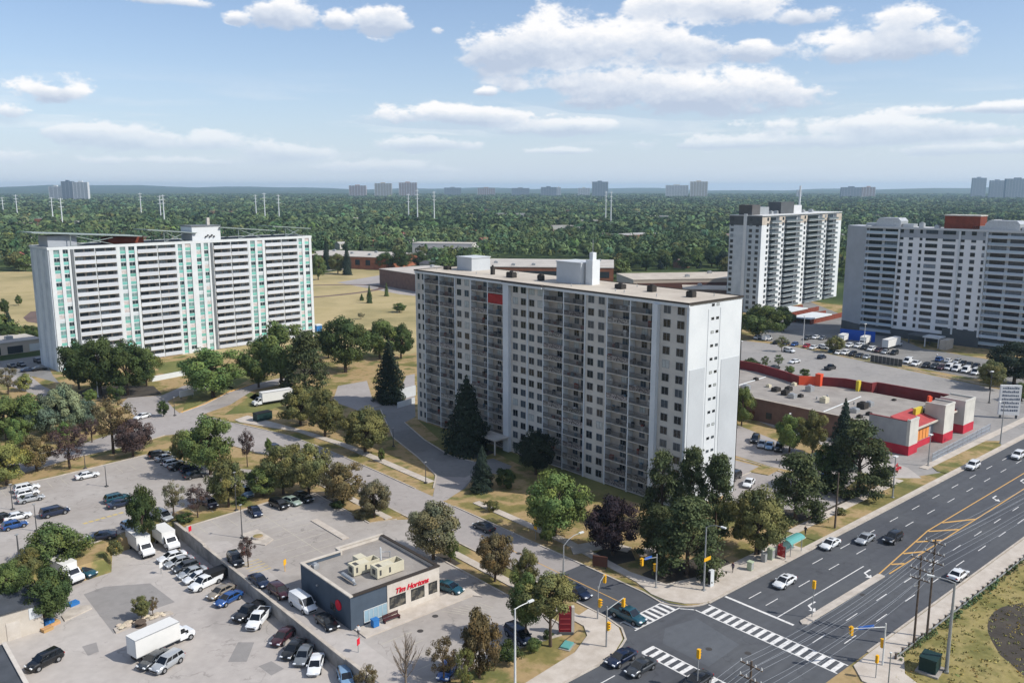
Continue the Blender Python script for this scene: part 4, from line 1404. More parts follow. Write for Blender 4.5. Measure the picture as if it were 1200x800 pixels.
def coffee_shop():
    x0, x1, y0, y1, H = 54.9, 69.9, 96.3, 110.6, 4.9
    r = thing('coffee_shop', 'low coffee shop with navy walls and a white front under red script lettering', 'restaurant', (x0, y0, 0), 0)
    W_, D_ = x1 - x0, y1 - y0
    put('side_wall', MB().box(0, 0.3, 0, D_, 0, H).box(0.3, 6.6, D_ - .3, D_, 0, H).mesh('side_wall', MT['navy_wall']), r)
    put('front_wall', MB().box(0.31, 5.9, 0.01, 0.3, 0, H - .01).mesh('front_wall', MT['navy_wall']), r)
    fw = MB().box(5.9, W_, -0.08, 0.3, 0, 1.0).box(5.9, W_, -0.08, 0.3, 2.85, H)
    for a, b in ((5.9, 6.2), (9.0, 9.9), (12.3, 13.0), (14.6, W_)):
        fw.box(a, b, -0.08, 0.3, 1.0, 2.85)
    put('front_wall', fw.mesh('white_front', MT['stone_wall']), r)
    put('rear_wall', MB().box(W_ - .3, W_, 0.31, D_ + 1.3, 0, H).box(6.61, W_ - .31, D_ + 1.0, D_ + 1.3, 0, H).box(6.61, 6.9, D_ - .3, D_ + .99, 0, H).mesh('rear_wall', MT['stone_wall']), r)
    put('roof', MB().box(0.3, W_ - .3, 0.3, D_ - .3, H - .9, H - .55).box(6.9, W_ - .3, D_ - .29, D_ + 1.0, H - .9, H - .55).mesh('roof', MT['roof_grey']), r)
    cp = MB().box(-.12, 0.42, -.1, D_ + .1, H, H + .16).box(.43, 6.7, D_ - .4, D_ + .1, H, H + .15)
    cp.box(6.55, 7.0, D_ - .2, D_ + 1.4, H + .01, H + .17).box(7.01, W_ + .1, D_ + .9, D_ + 1.4, H, H + .16)
    put('parapet_cap', cp.mesh('parapet_cap', MT['cream_wall']), r)
    put('parapet_cap', MB().box(.43, W_ + .1, -.2, .4, H, H + .17).box(W_ - .42, W_ + .1, .41, D_ + .89, H, H + .15).mesh('dark_cap', MT['roof_edge']), r)
    for a, b, n in ((6.2, 9.0, 3), (9.9, 12.3, 2), (13.0, 14.6, 2)):
        put('window', win_mesh('window', b - a, 1.8, n, 'frame_dark', 'shop_glass', 0.07), r, (a, 0.02, 1.02))
    put('window', win_mesh('window', 3.7, 1.7, 5, 'frame_white', 'drive_glass', 0.06), r, (2.1, -.02, 0.5))
    put('drive_window', win_mesh('drive_window', 1.2, 1.0, 2, 'frame_dark', 'shop_glass', 0.07), r, (-0.01, 5.5, 1.2), -PI / 2)
    # lettering
    fc = bpy.data.curves.new('lettering', 'FONT')
    fc.body = 'Tim Hortons'
    fc.size = 1.12
    fc.shear = 0.28
    fc.offset = 0.022
    fc.extrude = 0.04
    fc.space_character = 0.98
    fc.materials.append(MT['sign_red'])
    lo_ = put('lettering', text_mesh(fc), r, (7.15, -0.15, 3.12))
    lo_.rotation_euler = (PI / 2, 0, 0)
    # round red emblem on the drive-through side
    em = MB()
    em.tube([(-0.02, 3.2, 2.6), (-0.16, 3.2, 2.6)], 0.75, 20)
    put('emblem', em.mesh('emblem', MT['sign_red']), r)
    put('wall_lamp', MB().box(-.25, -0.01, 9.0, 9.25, 3.3, 3.5).mesh('wall_lamp', MT['galvanised']), r)
    # roof plant: two cream louvred units on a dark pad
    for (cx, cy, l, w, h) in ((6.4, 6.9, 4.4, 1.7, 1.5), (8.6, 4.0, 4.6, 1.9, 1.6)):
        m = MB()
        m.box(cx - l / 2, cx + l / 2, cy - w / 2, cy - w / 2 + .12, H - .4, H - .4 + h)
        m.box(cx - l / 2, cx + l / 2, cy + w / 2 - .12, cy + w / 2, H - .4, H - .4 + h)
        m.box(cx - l / 2, cx - l / 2 + .12, cy - w / 2 + .13, cy + w / 2 - .13, H - .4, H - .4 + h)
        m.box(cx + l / 2 - .12, cx + l / 2, cy - w / 2 + .13, cy + w / 2 - .13, H - .4, H - .4 + h)
        m.box(cx - l / 2 + .13, cx + l / 2 - 1.6, cy - w / 2 + .13, cy + w / 2 - .13, H - .5, H - .5 + h)
        u = put('roof_unit', m.mesh('roof_unit', MT['unit_cream']), r)
        put('grille', MB().box(cx - l / 2 + .4, cx - l / 2 + .7, cy - w / 2 - .03, cy - w / 2, H, H + .8).box(cx - .3, cx, cy - w / 2 - .03, cy - w / 2, H, H + .8).box(cx - l / 2 - .03, cx - l / 2, cy - .4, cy + .4, H, H + .8).box(cx - l / 2 + .5, cx - l / 2 + 1.1, cy - .5, cy + .5, H - .49 + h, H - .46 + h).mesh('grille', MT['frame_dark']), u)
    put('roof_unit', MB().box(6.3, 7.7, 8.3, 9.9, H - .5, H + .9).mesh('roof_unit_c', MT['unit_cream']), r)
    put('roof_duct', MB().tube([(3.0, 7.2, H), (3.0, 4.2, H), (3.0, 3.7, H - .5)], 0.28, 8).mesh('roof_duct', MT['galvanised']), r)
    put('roof_pipe', MB().tube([(10.4, 8.6, H - .6), (10.4, 8.6, H + 1.4)], 0.12, 8).mesh('roof_pipe', MT['white_metal']), r)
    put('roof_pipe', MB().tube([(11.8, 8.2, H - .6), (11.8, 8.2, H + .5), (10.8, 8.8, H + .5)], 0.1, 6).mesh('roof_pipe2', MT['galvanised']), r)
    put('roof_fan', roof_unit(.9, .9, .9).mesh('roof_fan', MT['galvanised']), r, (1.4, D_ - 1.9, H - .55))
    # shrub bed / bench by the door
    b = thing('bench', 'dark maroon slatted bench in front of the coffee shop windows', 'bench', (x0 + 5.6, y0 - 1.5, 0.2))
    for k in range(4):
        put('slat', MB().box(-1.3, 1.3, -.3 + k * .17, -.18 + k * .17, 0.42, 0.48).mesh('slat', MT['maroon']), b)
    for k in range(3):
        put('slat', MB().box(-1.3, 1.3, 0.36, 0.41, 0.55 + k * .16, 0.67 + k * .16).mesh('slat', MT['maroon']), b)
    for x in (-1.2, 1.2):
        put('leg', MB().box(x - .05, x + .05, -.3, .36, 0, 0.42).box(x - .05, x + .05, .3, .36, 0.42, 1.0).mesh('leg', MT['maroon']), b)
    bn = thing('recycling_bin', 'bright blue bin beside the coffee shop entrance', 'bin', (x0 + 3.0, y0 - 1.3, 0.2))
    put('body', MB().box(-.45, .45, -.4, .4, 0, .95).mesh('body', MT['bin_blue']), bn)
    put('lid', MB().box(-.5, .5, -.45, .45, .95, 1.08).mesh('lid', MT['bin_blue']), bn)


coffee_shop()


def mall():
    x0, y0 = 190.6, 81.2
    H = 6.4
    r = thing('strip_mall', 'long brown brick mall with a dark red parapet and a white tower front', 'mall', (x0, y0, 0), 0)
    # plan (local): west wall at 0, front at 0
    poly = [(0, 9.5), (0, 80), (31, 80), (31, 60), (27, 48), (24.5, 42), (28.2, 38), (31.5, 32), (31.5, 24), (34, 24), (34, 7), (3, 7), (3, 9.5)]
    put('brick_wall', MB().prism([(0.01, 9.5), (0.01, 80), (30.7, 80), (30.7, 60), (27, 48), (24.2, 42), (28, 38), (31.2, 32), (31.2, 7.1), (1.5, 7.1), (1.5, 9.4)], 0, H - 1.0, top=1).mesh('brick_wall', [MT['brown_brick'], MT['roof_grey']]), r)
    put('cornice', MB().box(-0.1, 0.35, 9.55, 80, H - .99, H - .5).mesh('cornice', MT['brown_brick']), r)
    put('coping', MB().box(-0.15, 0.4, 9.55, 80, H - .5, H - .4).mesh('coping', MT['balcony_beige']), r)
    # red parapet along the back
    pp = MB()
    pts = [(31, 80), (31, 60), (27.2, 48), (24.5, 42), (28.2, 38), (31.5, 32), (31.5, 24.5), (33.8, 24), (33.8, 5)]
    for i in range(len(pts) - 1):
        a, b = pts[i], pts[i + 1]
        q = strip_poly([a, b], 0.5)
        pc = MB().prism(q, 0, H + 1.5 + (i % 2) * .02)
        put('parapet', pc.mesh('parapet', MT['parapet_red'] if i != 3 else MT['sign_orange']), r)
    put('pylon', MB().box(27.2, 28.8, 37.0, 38.6, H - 1, H + 2.4).mesh('pylon', MT['sign_orange']), r)
    put('pylon', MB().box(29.5, 30.8, 27.0, 27.8, H - 1, H + 1.9).mesh('pylon_b', MT['sign_yellow']), r)
    # front block
    HT = 7.9
    def tower(a, b, c, d, h, name='tower'):
        t = put(name, MB().box(a, b, c, d, 2.2, h).mesh(name, MT['mall_white']), r)
        put('red_base', MB().box(a - .06, b + .06, c - .06, d, 0, 2.19).mesh('red_base', MT['bright_red']), t)
        put('tower_cap', MB().box(a - .08, b + .08, c - .08, c + .3, h, h + .5).box(a - .08, a + .3, c + .31, d, h, h + .5).box(b - .3, b + .08, c + .31, d, h, h + .5).mesh('tower_cap', MT['mall_white']), t)
        put('tower_roof', MB().box(a + .31, b - .31, c + .31, d, h, h + .1).mesh('tower_roof', MT['roof_grey']), t)
        return t
    w = put('west_wall', MB().box(0, 0.4, 0.5, 9.4, 2.2, HT - .01).mesh('west_wall', MT['mall_grey']), r)
    put('red_base', MB().box(-.05, 0.44, 0.5, 9.4, 0, 2.18).mesh('red_base', MT['bright_red']), w)
    put('wall_cap', MB().box(-.08, 0.5, 0.5, 9.4, HT, HT + .12).mesh('wall_cap', MT['parapet_red']), w)
    put('front_roof', MB().box(.41, 33.5, 4.9, 7.05, HT - 1.6, HT - 1.2).mesh('front_roof', MT['roof_grey']), r)
    tower(0, 4.4, -0.2, 0.5, HT)
    tower(16.0, 21.5, -1.2, 3.5, HT + .9)
    tower(27.8, 34.0, -1.2, 4.8, HT)
    # sloping red roofs between the towers
    def slope(a, b, y0_, y1_, za, zb, m_):
        m = MB()
        m.v += [(a, y0_, za), (b, y0_, za), (b, y1_, zb), (a, y1_, zb), (a, y0_, za - .25), (b, y0_, za - .25), (b, y1_, zb - .25), (a, y1_, zb - .25)]
        for q in ((0, 1, 2, 3), (7, 6, 5, 4), (4, 5, 1, 0), (5, 6, 2, 1), (6, 7, 3, 2), (7, 4, 0, 3)):
            m.f.append(q)
            m.m.append(0)
        return put('red_roof', m.mesh('red_roof', MT[m_]), r)
    slope(4.45, 15.95, 0.2, 6.5, 5.6, 7.2, 'roof_red')
    slope(21.55, 27.7, 0.4, 5.5, 5.8, 7.6, 'roof_red')
    put('eave', MB().box(4.45, 15.95, 0.0, 0.19, 5.25, 5.7).mesh('eave', MT['cream_wall']), r)
    put('eave', MB().box(21.55, 27.7, 0.2, 0.39, 5.45, 5.9).mesh('eave_b', MT['cream_wall']), r)
    put('shopfront', MB().box(4.45, 15.95, 1.2, 1.6, 0, 5.2).mesh('shopfront', MT['mall_grey']), r)
    put('shopfront', MB().box(21.55, 27.7, 3.0, 3.4, 0, 5.6).mesh('shopfront_b', MT['mall_grey']), r)
    for k in range(5):
        put('orange_window', MB().box(4.9 + k * 1.75, 6.35 + k * 1.75, 1.08, 1.19, 1.7, 4.3).mesh('orange_window', MT['orange_panel']), r)
    put('red_base', MB().box(4.45, 15.95, 1.0, 1.18, 0, 1.5).mesh('red_base_c', MT['bright_red']), r)
    put('wall_sign', MB().prism([(12.0, 3.9), (15.9, 3.9), (15.9, 4.6), (12.0, 4.6)], 6.4, 8.1).mesh('wall_sign', MT['sign_yellow']), r)
    put('roof_letters', MB().box(17.2, 18.2, 3.2, 3.7, HT + 1.05, HT + 2.6).box(18.4, 19.0, 3.2, 3.7, HT + 1.05, HT + 2.2).mesh('roof_letters', MT['sign_orange']), r)
    # roof equipment
    R = random.Random(2)
    for (x, y, w_, d, h, m_) in ((12, 62, 2.6, 2.0, 1.5, 'galvanised'), (6.5, 52, 2.2, 2.2, 1.6, 'dark_unit'), (7.5, 48, 2.8, 2.2, 2.0, 'galvanised'), (13, 42, 2.6, 2.0, 1.5, 'dark_unit'),
                                 (11, 38, 2.0, 2.0, 1.8, 'dark_unit'), (9.5, 35, 2.0, 2.2, 1.5, 'galvanised'), (20, 36, 2.4, 2.0, 2.1, 'galvanised'), (11.5, 27, 2.4, 2.0, 1.9, 'unit_cream'),
                                 (8, 17, 2.2, 2.2, 1.4, 'galvanised'), (13, 17.5, 2.8, 2.4, 2.1, 'dark_unit'), (16.5, 17.5, 2.2, 2.0, 1.6, 'galvanised'), (27, 16, 1.2, 1.0, .6, 'dark_unit'), (16, 40, 2.2, 1.7, 1.6, 'dark_unit'), (5.5, 66, 2.4, 1.8, 1.4, 'galvanised')):
        put('roof_unit', roof_unit(w_ * .85, d * .85, h * .85).mesh('roof_unit', MT[m_]), r, (x, y, H - 1.0))
    for k in range(16):
        x, y = R.uniform(3, 24), R.uniform(12, 68)
        if k % 2:
            put('roof_vent', MB().tube([(x, y, H - 1), (x, y, H - .3)], .22, 8).mesh('roof_vent', MT['galvanised']), r)
        else:
            put('roof_unit', roof_unit(1.3, 1.1, .9).mesh('roof_unit', MT['dark_unit' if k % 4 else 'unit_cream']), r, (x, y, H - 1.0))
    for (a, b, c) in ((2, 24, 22.0), (4, 26, 52)):
        m = MB().tube([(a, c, H - .85), (b, c + 1.5, H - .85)], 0.14, 6)
        put('roof_pipe', m.mesh('roof_pipe', MT['white_metal']), r)
    # west side doors, awnings
    for y, w_ in ((74, 2.4), (69, 1.2), (60, 1.2), (51, 1.6), (40, 2.4), (30, 1.6), (21, 1.4)):
        put('door', MB().box(-.1, 0.0, y, y + w_, 0, 2.4).mesh('door', MT['brown_door']), r)
    for y in (77, 65, 56, 46, 35, 26, 15):
        put('window', MB().box(-.08, 0.0, y, y + 1.6, 1.2, 2.8).mesh('window', MT['dark_glass']), r)
    for y in (49.0, 60.0):
        put('awning', MB().prism([(-2.0, y), (0, y), (0, y + 4), (-2.0, y + 4)], 3.1, 3.5).mesh('awning', MT['bright_red']), r)
    put('side_canopy', MB().box(-7, -0.2, 44, 54, 3.3, 3.7).box(-6.8, -6.5, 44.2, 44.5, 0, 3.3).box(-6.8, -6.5, 53.5, 53.8, 0, 3.3).mesh('side_canopy', MT['brown_brick']), r)


mall()


def flat_building(name, label, cat, p, ang, L, D, H, wall, roof, stripes=(), units=0, seed=1, group=None, band=None):
    r = thing(name, label, cat, (p[0], p[1], 0), ang, group)
    put('wall', MB().box(0, L, 0, D, 0, H).mesh('wall', MT[wall]), r)
    put('roof', MB().box(-.2, L + .2, -.2, D + .2, H, H + .35).mesh('roof', MT[roof]), r)
    if band:
        put('window_band', MB().box(L * .03, L * .97, -.08, -.01, H * .45, H * .8).mesh('window_band', MT[band]), r)
    R = random.Random(seed)
    for k in range(units):
        put('roof_unit', roof_unit(2.4, 2.0, 1.5).mesh('roof_unit', MT['galvanised']), r, (R.uniform(3, L - 3), R.uniform(2, D - 2), H + .35))
    for x, w, z0_, z1_, m_ in stripes:
        put('window', MB().box(x, x + w, -.1, -.01, z0_, z1_).mesh('window', MT[m_]), r)
    return r


# low garage building behind the white tower, far left
pa, pb = at(-60, 425, 0), at(50, 410, 0)
flat_building('garage_block', 'low flat-roofed block with dark openings, left of the white apartment slab', 'garage', pa, math.atan2(pb[1] - pa[1], pb[0] - pa[0]), math.dist(pa, pb), 22, 4.2, 'garage_wall', 'pale_roof',
              stripes=[(4 + k * 7.5, 5.2, 0.2, 2.9, 'dark_glass' if k % 3 else 'white_metal') for k in range(10)], units=2)
# lower left shed with dark roof
pa = at(-60, 790, LOW)
pb_ = at(52, 735, LOW)
r = thing('storage_shed', 'cream service building with a flat dark roof in the bottom left corner', 'shed', (at(52, 738, LOW)[0], at(52, 738, LOW)[1], LOW), 0)
put('wall', MB().box(-26, 0, 0, 7.5, 0, 4.1).mesh('wall', MT['cream_wall']), r)
put('roof', MB().box(-26.2, 0.25, -.25, 7.7, 4.1, 4.35).mesh('roof', MT['dark_roof']), r)
put('door', MB().box(-4.6, -2.9, -.08, -.01, 0, 2.6).mesh('door', MT['stone_wall']), r)
put('wall_panel', MB().box(-1.7, -.2, -.06, -.01, 2.2, 3.9).mesh('wall_panel', MT['white_metal']), r)
put('roof_unit', roof_unit(3.2, 2.6, 1.4).mesh('roof_unit', MT['white_metal']), r, (-9, 4.5, 4.35))
q0 = at(-2, 800, LOW)
r = thing('dark_roofed_building', 'corner of a flat dark-roofed building with a pale kerb at the bottom left', 'building', (at(34, 800, LOW)[0], at(34, 800, LOW)[1], LOW), 0)
put('wall', MB().box(-14, -1.5, -12, 5, 0, 3.4).mesh('wall', MT['cream_wall']), r)
put('roof', MB().box(-14.2, -1.3, -12, 5.2, 3.4, 3.75).mesh('roof', MT['dark_roof']), r)
put('coping', MB().box(-1.7, -1.2, -12, 5.3, 3.76, 3.95).mesh('coping', MT['stone_wall']), r)
# brick gym and schools behind
pa, pb = at(445, 334, 0), at(500, 344, 0)
flat_building('school_gym', 'low red-brown brick block beside the pale school yard', 'building', pa, math.atan2(pb[1] - pa[1], pb[0] - pa[0]), 60, 40, 10, 'brown_brick', 'pale_roof', units=3)
pa, pb = at(340, 312, 0), at(438, 316, 0)
flat_building('school', 'long orange brick school with a flat pale roof behind the dark conifers', 'school', pa, math.atan2(pb[1] - pa[1], pb[0] - pa[0]), 85, 50, 9, 'school_brick', 'pale_roof', stripes=[(5 + 9 * k, 4, 3, 7, 'dark_glass') for k in range(8)], units=4)
pa, pb = at(566, 330, 0), at(720, 333, 0)
ang_ = math.atan2(pb[1] - pa[1], pb[0] - pa[0])
flat_building('school', 'wide flat-roofed school just behind the grey slab roof, between its two penthouses', 'school', at(560, 333, 0), ang_ + 0.06, 85, 60, 11, 'school_brick', 'pale_roof', units=5, seed=4, band='dark_glass')
flat_building('school', 'pale tan school with long window rows behind the right end of the grey slab', 'school', at(742, 347, 0), ang_ + 0.32, 72, 36, 9, 'garage_wall', 'roof_gravel', units=2, seed=6, band='brown_door')
flat_building('school_annex', 'low brown annex beyond the blank end wall, near the white tower', 'building', at(800, 352, 0), ang_, 52, 20, 6, 'brown_brick', 'roof_gravel', units=2, seed=9)
# ramp canopies between the right towers
for (px, py, ln, lab) in ((922, 372, 32, 'left white ramp roof between the two right towers'), (950, 380, 32, 'right white ramp roof beside the pale tower')):
    p = at(px, py)
    r = thing('ramp_roof', lab + ', on red brick walls', 'roof', (p[0], p[1], 0), math.radians(3), 'garage ramp roofs')
    put('wall', MB().box(0, ln, 0, .4, 0, 2.2).box(0, ln, 8.5, 8.9, 0, 2.2).mesh('wall', MT['red_brick']), r)
    put('roof', MB().box(-.5, ln * .62, -.3, 9.2, 2.2, 2.7).mesh('roof', MT['white_metal']), r)
# blue hoarding
p, q = at(984, 397), at(1025, 401)
r = one('tarpaulin_fence', MB().box(0, math.dist(p, q), -.1, .1, 0, 4.2), MT['tarp_blue'], 'bright blue hoarding along the foot of the pale tower', 'fence', (p[0], p[1], 0), math.atan2(q[1] - p[1], q[0] - p[0]))
p, q = at(1020, 424), at(1057, 430)
fr = thing('screen_fence', 'dark panel fence on the grass strip between the two car parks', 'fence', (p[0], p[1], 0), math.atan2(q[1] - p[1], q[0] - p[0]))
n_ = 8
st = math.dist(p, q) / n_
for k in range(n_):
    put('panel', MB().box(k * st + .05, (k + 1) * st - .05, -.06, .06, 0.1, 2.6).mesh('panel', MT['frame_dark']), fr)
    put('post', MB().box(k * st - .06, k * st + .04, -.08, .08, 0, 2.8).mesh('post', MT['slab_edge']), fr)
# white ramp walls by the driveway of the long slab
for (a_, b_, h_, lab) in (((452, 472), (487, 463), 3.0, 'long white ramp wall left of the grey slab by the trees'), ((466, 478), (486, 472), 1.6, 'short white ramp wall right against the grey slab')):
    p, q = at(*a_), at(*b_)
    one('ramp_wall', MB().box(0, math.dist(p, q), -.15, .15, 0, h_), MT['render_pale'], lab, 'wall', (p[0], p[1], 0), math.atan2(q[1] - p[1], q[0] - p[0]))


# ------------------------------------------------------------------ vehicles
mat('car_glass', '#15191d', 0.06, spec=0.7)
mat('tyre', '#1a1a1b', 0.85)
mat('rim', '#a7a9ab', 0.35, metal=0.7)
mat('trim_black', '#1c1c1e', 0.6)
mat('head_lamp', '#dfe3e6', 0.15, spec=0.7)
mat('tail_lamp', '#8f1416', 0.3)
mat('box_white', '#d6d5d1', 0.55, var=0.05, scale=1)
PAINT = {}


def paint(c):
    if c not in PAINT:
        cols = dict(white='#d9dbdc', silver='#a7abae', grey='#6f7478', charcoal='#3b3f43', black='#15171a', navy='#1a2740', blue='#234f8c', teal='#22505e',
                    lightblue='#7fa0bd', maroon='#3d1a22', red='#9a1c26', tan='#8f8576', green='#9fb0a4', beige='#b7ab95', purple='#2c2438')
        PAINT[c] = mat('paint_' + c, cols[c], 0.28, metal=0.25 if c not in ('white', 'red') else 0.0, spec=0.5, coat=0.7)
    return PAINT[c]


CAR = {}


def car_kit(kind):
    """Meshes of one kind of car, nose towards +X, standing on z = 0, centred."""
    if kind in CAR:
        return CAR[kind]
    spec = dict(
        sedan=dict(L=4.75, W=1.82, H=1.44, belt=0.92, hood=0.88, deck=0.98, c0=-1.75, r0=-0.95, r1=0.35, c1=1.25, wb=1.38),
        hatch=dict(L=4.2, W=1.76, H=1.50, belt=0.94, hood=0.90, deck=0.96, c0=-2.0, r0=-1.55, r1=0.35, c1=1.15, wb=1.28),
        suv=dict(L=4.7, W=1.88, H=1.70, belt=1.08, hood=1.04, deck=1.08, c0=-2.25, r0=-1.9, r1=0.45, c1=1.25, wb=1.38),
        minivan=dict(L=5.0, W=1.95, H=1.76, belt=1.05, hood=0.98, deck=1.06, c0=-2.42, r0=-2.15, r1=0.75, c1=1.75, wb=1.5),
        van=dict(L=5.4, W=1.98, H=2.1, belt=1.15, hood=1.08, deck=1.12, c0=-2.62, r0=-2.5, r1=1.1, c1=1.95, wb=1.65),
        pickup=dict(L=5.6, W=1.95, H=1.82, belt=1.12, hood=1.08, deck=1.08, c0=-0.75, r0=-0.45, r1=0.75, c1=1.5, wb=1.75),
    )[kind]
    S = spec
    L, W, H = S['L'], S['W'], S['H']
    hw = W / 2
    K = {}
    b = MB()
    # lower body: stations along the length, each a ring of seven points on one side, mirrored
    st = [(-L / 2, 0.80, 0.36, S['deck'] - 0.26), (-L / 2 + 0.10, 0.92, 0.30, S['deck'] - 0.06), (-L / 2 + 0.45, 0.99, 0.26, S['deck']), (S['c0'] + 0.2, 1.0, 0.24, S['belt'] + 0.02),
          (0.0, 1.0, 0.24, S['belt']), (S['c1'] - 0.1, 1.0, 0.24, S['belt'] - 0.01), (L / 2 - 0.75, 0.98, 0.24, S['hood'] - 0.05), (L / 2 - 0.22, 0.90, 0.26, S['hood'] - 0.17), (L / 2, 0.74, 0.34, S['hood'] - 0.36)]
    st.sort(key=lambda t: t[0])
    rings = []
    for x, wf, zb, zt in st:
        w = hw * wf
        ring = [(-w * 0.86, zb), (-w * 0.98, zb + 0.14), (-w, zb + (zt - zb) * 0.5), (-w * 0.965, zt - 0.12), (-w * 0.84, zt - 0.015), (0, zt + 0.035),
                (w * 0.84, zt - 0.015), (w * 0.965, zt - 0.12), (w, zb + (zt - zb) * 0.5), (w * 0.98, zb + 0.14), (w * 0.86, zb)]
        rings.append([(x, y, z) for y, z in ring])
    n0 = len(b.v)
    nr = 11
    for rg in rings:
        b.v += rg
    for i in range(len(rings) - 1):
        for k in range(nr):
            k2 = (k + 1) % nr
            b.f.append((n0 + i * nr + k, n0 + (i + 1) * nr + k, n0 + (i + 1) * nr + k2, n0 + i * nr + k2))
            b.m.append(0)
    b.f.append(tuple(n0 + k for k in range(nr)))
    b.m.append(0)
    b.f.append(tuple(n0 + (len(rings) - 1) * nr + k for k in range(nr))[::-1])
    b.m.append(0)
    # cabin
    zb = S['belt'] - 0.04
    wb_, wr = hw * 0.93, hw * 0.74
    if kind in ('van', 'minivan'):
        wr = hw * 0.82
    cv = [(S['c0'], -wb_, zb), (S['c1'], -wb_ * 0.93, zb), (S['c1'], wb_ * 0.93, zb), (S['c0'], wb_, zb),
          (S['r0'], -wr, H - .05), (S['r1'], -wr, H - 0.05), (S['r1'], wr, H - .05), (S['r0'], wr, H - .05),
          (S['r0'] + .12, -wr * .8, H), (S['r1'] - .12, -wr * .8, H), (S['r1'] - .12, wr * .8, H), (S['r0'] + .12, wr * .8, H)]
    n1 = len(b.v)
    b.v += cv
    for q in ((0, 1, 5, 4), (1, 2, 6, 5), (2, 3, 7, 6), (3, 0, 4, 7), (4, 5, 9, 8), (5, 6, 10, 9), (6, 7, 11, 10), (7, 4, 8, 11), (8, 9, 10, 11)):
        b.f.append(tuple(n1 + i for i in q))
        b.m.append(0)
    if kind == 'pickup':
        # open bed: raised sides and a dark floor
        x0, x1 = -L / 2 + .08, S['c0'] - .06
        b.box(x0, x1, -hw * .96, -hw * .82, 1.0, 1.22)
        b.box(x0, x1, hw * .82, hw * .96, 1.0, 1.22)
        b.box(x0, x0 + .1, -hw * .81, hw * .81, 1.0, 1.22)
        b.box(x0 + .11, x1, -hw * .81, hw * .81, 1.0, 1.135, 1)
    # bumpers and grille, wheel arches, mirrors
    b.box(L / 2 - 0.06, L / 2 + 0.03, -hw * 0.6, hw * 0.6, 0.42, S['hood'] - 0.42, 1)
    b.box(-L / 2 - 0.03, -L / 2 + .05, -hw * 0.68, hw * 0.68, 0.34, 0.5, 1)
    for sx in (S['wb'], -S['wb'] * 0.98):
        for sy in (-1, 1):
            n = len(b.v)
            rr = 0.41 if kind in ('sedan', 'hatch') else 0.45
            for k in range(12):
                t = 2 * PI * k / 12
                b.v.append((sx + rr * math.cos(t), sy * (hw + 0.004), 0.34 + rr * math.sin(t)))
            b.f.append(tuple(range(n, n + 12)) if sy < 0 else tuple(range(n, n + 12))[::-1])
            b.m.append(1)
    for sy in (-1, 1):
        b.box(S['c1'] - .45, S['c1'] - .25, sy * hw * 1.0 - (.02 if sy > 0 else .14), sy * hw * 1.0 + (.14 if sy > 0 else .02), S['belt'] - .04, S['belt'] + .12)
    K['body'] = b

    def panel(p, q, r, s, inset, off=0.012):
        p, q, r, s = map(Vector, (p, q, r, s))
        n = (q - p).cross(s - p).normalized()
        c = (p + q + r + s) / 4
        m = MB()
        pts = []
        for v in (p, q, r, s):
            d = c - v
            pts.append(v + d.normalized() * inset + n * off)
        m.quad(*[tuple(v) for v in pts])
        return m
    c = [Vector(v) for v in cv]
    K['windscreen'] = panel(c[1], c[2], c[6], c[5], 0.09)
    if kind != 'van':
        K['rear_window'] = panel(c[3], c[0], c[4], c[7], 0.12)

    def side(a0, a1, r0, r1, name):
        m = MB()
        cuts = (0.02, 0.48, 0.52, 0.98) if kind in ('sedan', 'hatch', 'pickup') else ((0.04, 0.33, 0.37, 0.66, 0.70, 0.97) if kind in ('suv', 'minivan') else (0.74, 0.97))
        nrm = (a1 - a0).cross(r0 - a0).normalized() * 0.012
        for i in range(0, len(cuts), 2):
            p = a0.lerp(a1, cuts[i]).lerp(r0.lerp(r1, cuts[i]), 0.12)
            q = a0.lerp(a1, cuts[i + 1]).lerp(r0.lerp(r1, cuts[i + 1]), 0.12)
            r = a0.lerp(a1, cuts[i + 1]).lerp(r0.lerp(r1, cuts[i + 1]), 0.86)
            s = a0.lerp(a1, cuts[i]).lerp(r0.lerp(r1, cuts[i]), 0.86)
            m.quad(*[tuple(v + nrm) for v in (p, q, r, s)])
        K[name] = m
    side(c[0], c[1], c[4], c[5], 'side_window_a')
    side(c[2], c[3], c[6], c[7], 'side_window_b')
    wh = MB()
    R = 0.33 if kind in ('sedan', 'hatch') else 0.37
    wh.tube([(0, -0.11, 0), (0, 0.11, 0)], R, 14, 0)
    wh.tube([(0, -0.125, 0), (0, 0.125, 0)], R * 0.64, 10, 1)
    K['wheel'] = wh
    K['R'] = R
    zl = S['hood'] - 0.27
    K['headlight'] = MB().box(L / 2 - 0.20, L / 2 - 0.02, -0.19, 0.19, zl - 0.07, zl + .07)
    K['taillight'] = MB().box(-L / 2 - .01, -L / 2 + 0.16, -0.16, 0.16, S['deck'] - 0.30, S['deck'] - 0.13)
    K['spec'] = S
    if kind == 'sedan' or kind == 'hatch':
        K['sunroof'] = MB().box(S['r0'] + .45, S['r1'] - .25, -0.38, 0.38, H - .01, H + .012)
    mats = {}
    for k in list(K):
        if isinstance(K[k], MB):
            ml = {'body': [paint('white'), MT['trim_black']], 'wheel': [MT['tyre'], MT['rim']], 'headlight': MT['head_lamp'], 'taillight': MT['tail_lamp']}.get(k, MT['car_glass'])
            K[k] = K[k].mesh(k.replace('_a', '').replace('_b', '') if k.startswith('side') else k, ml, smooth=(k == 'body'))
    CAR[kind] = K
    return K


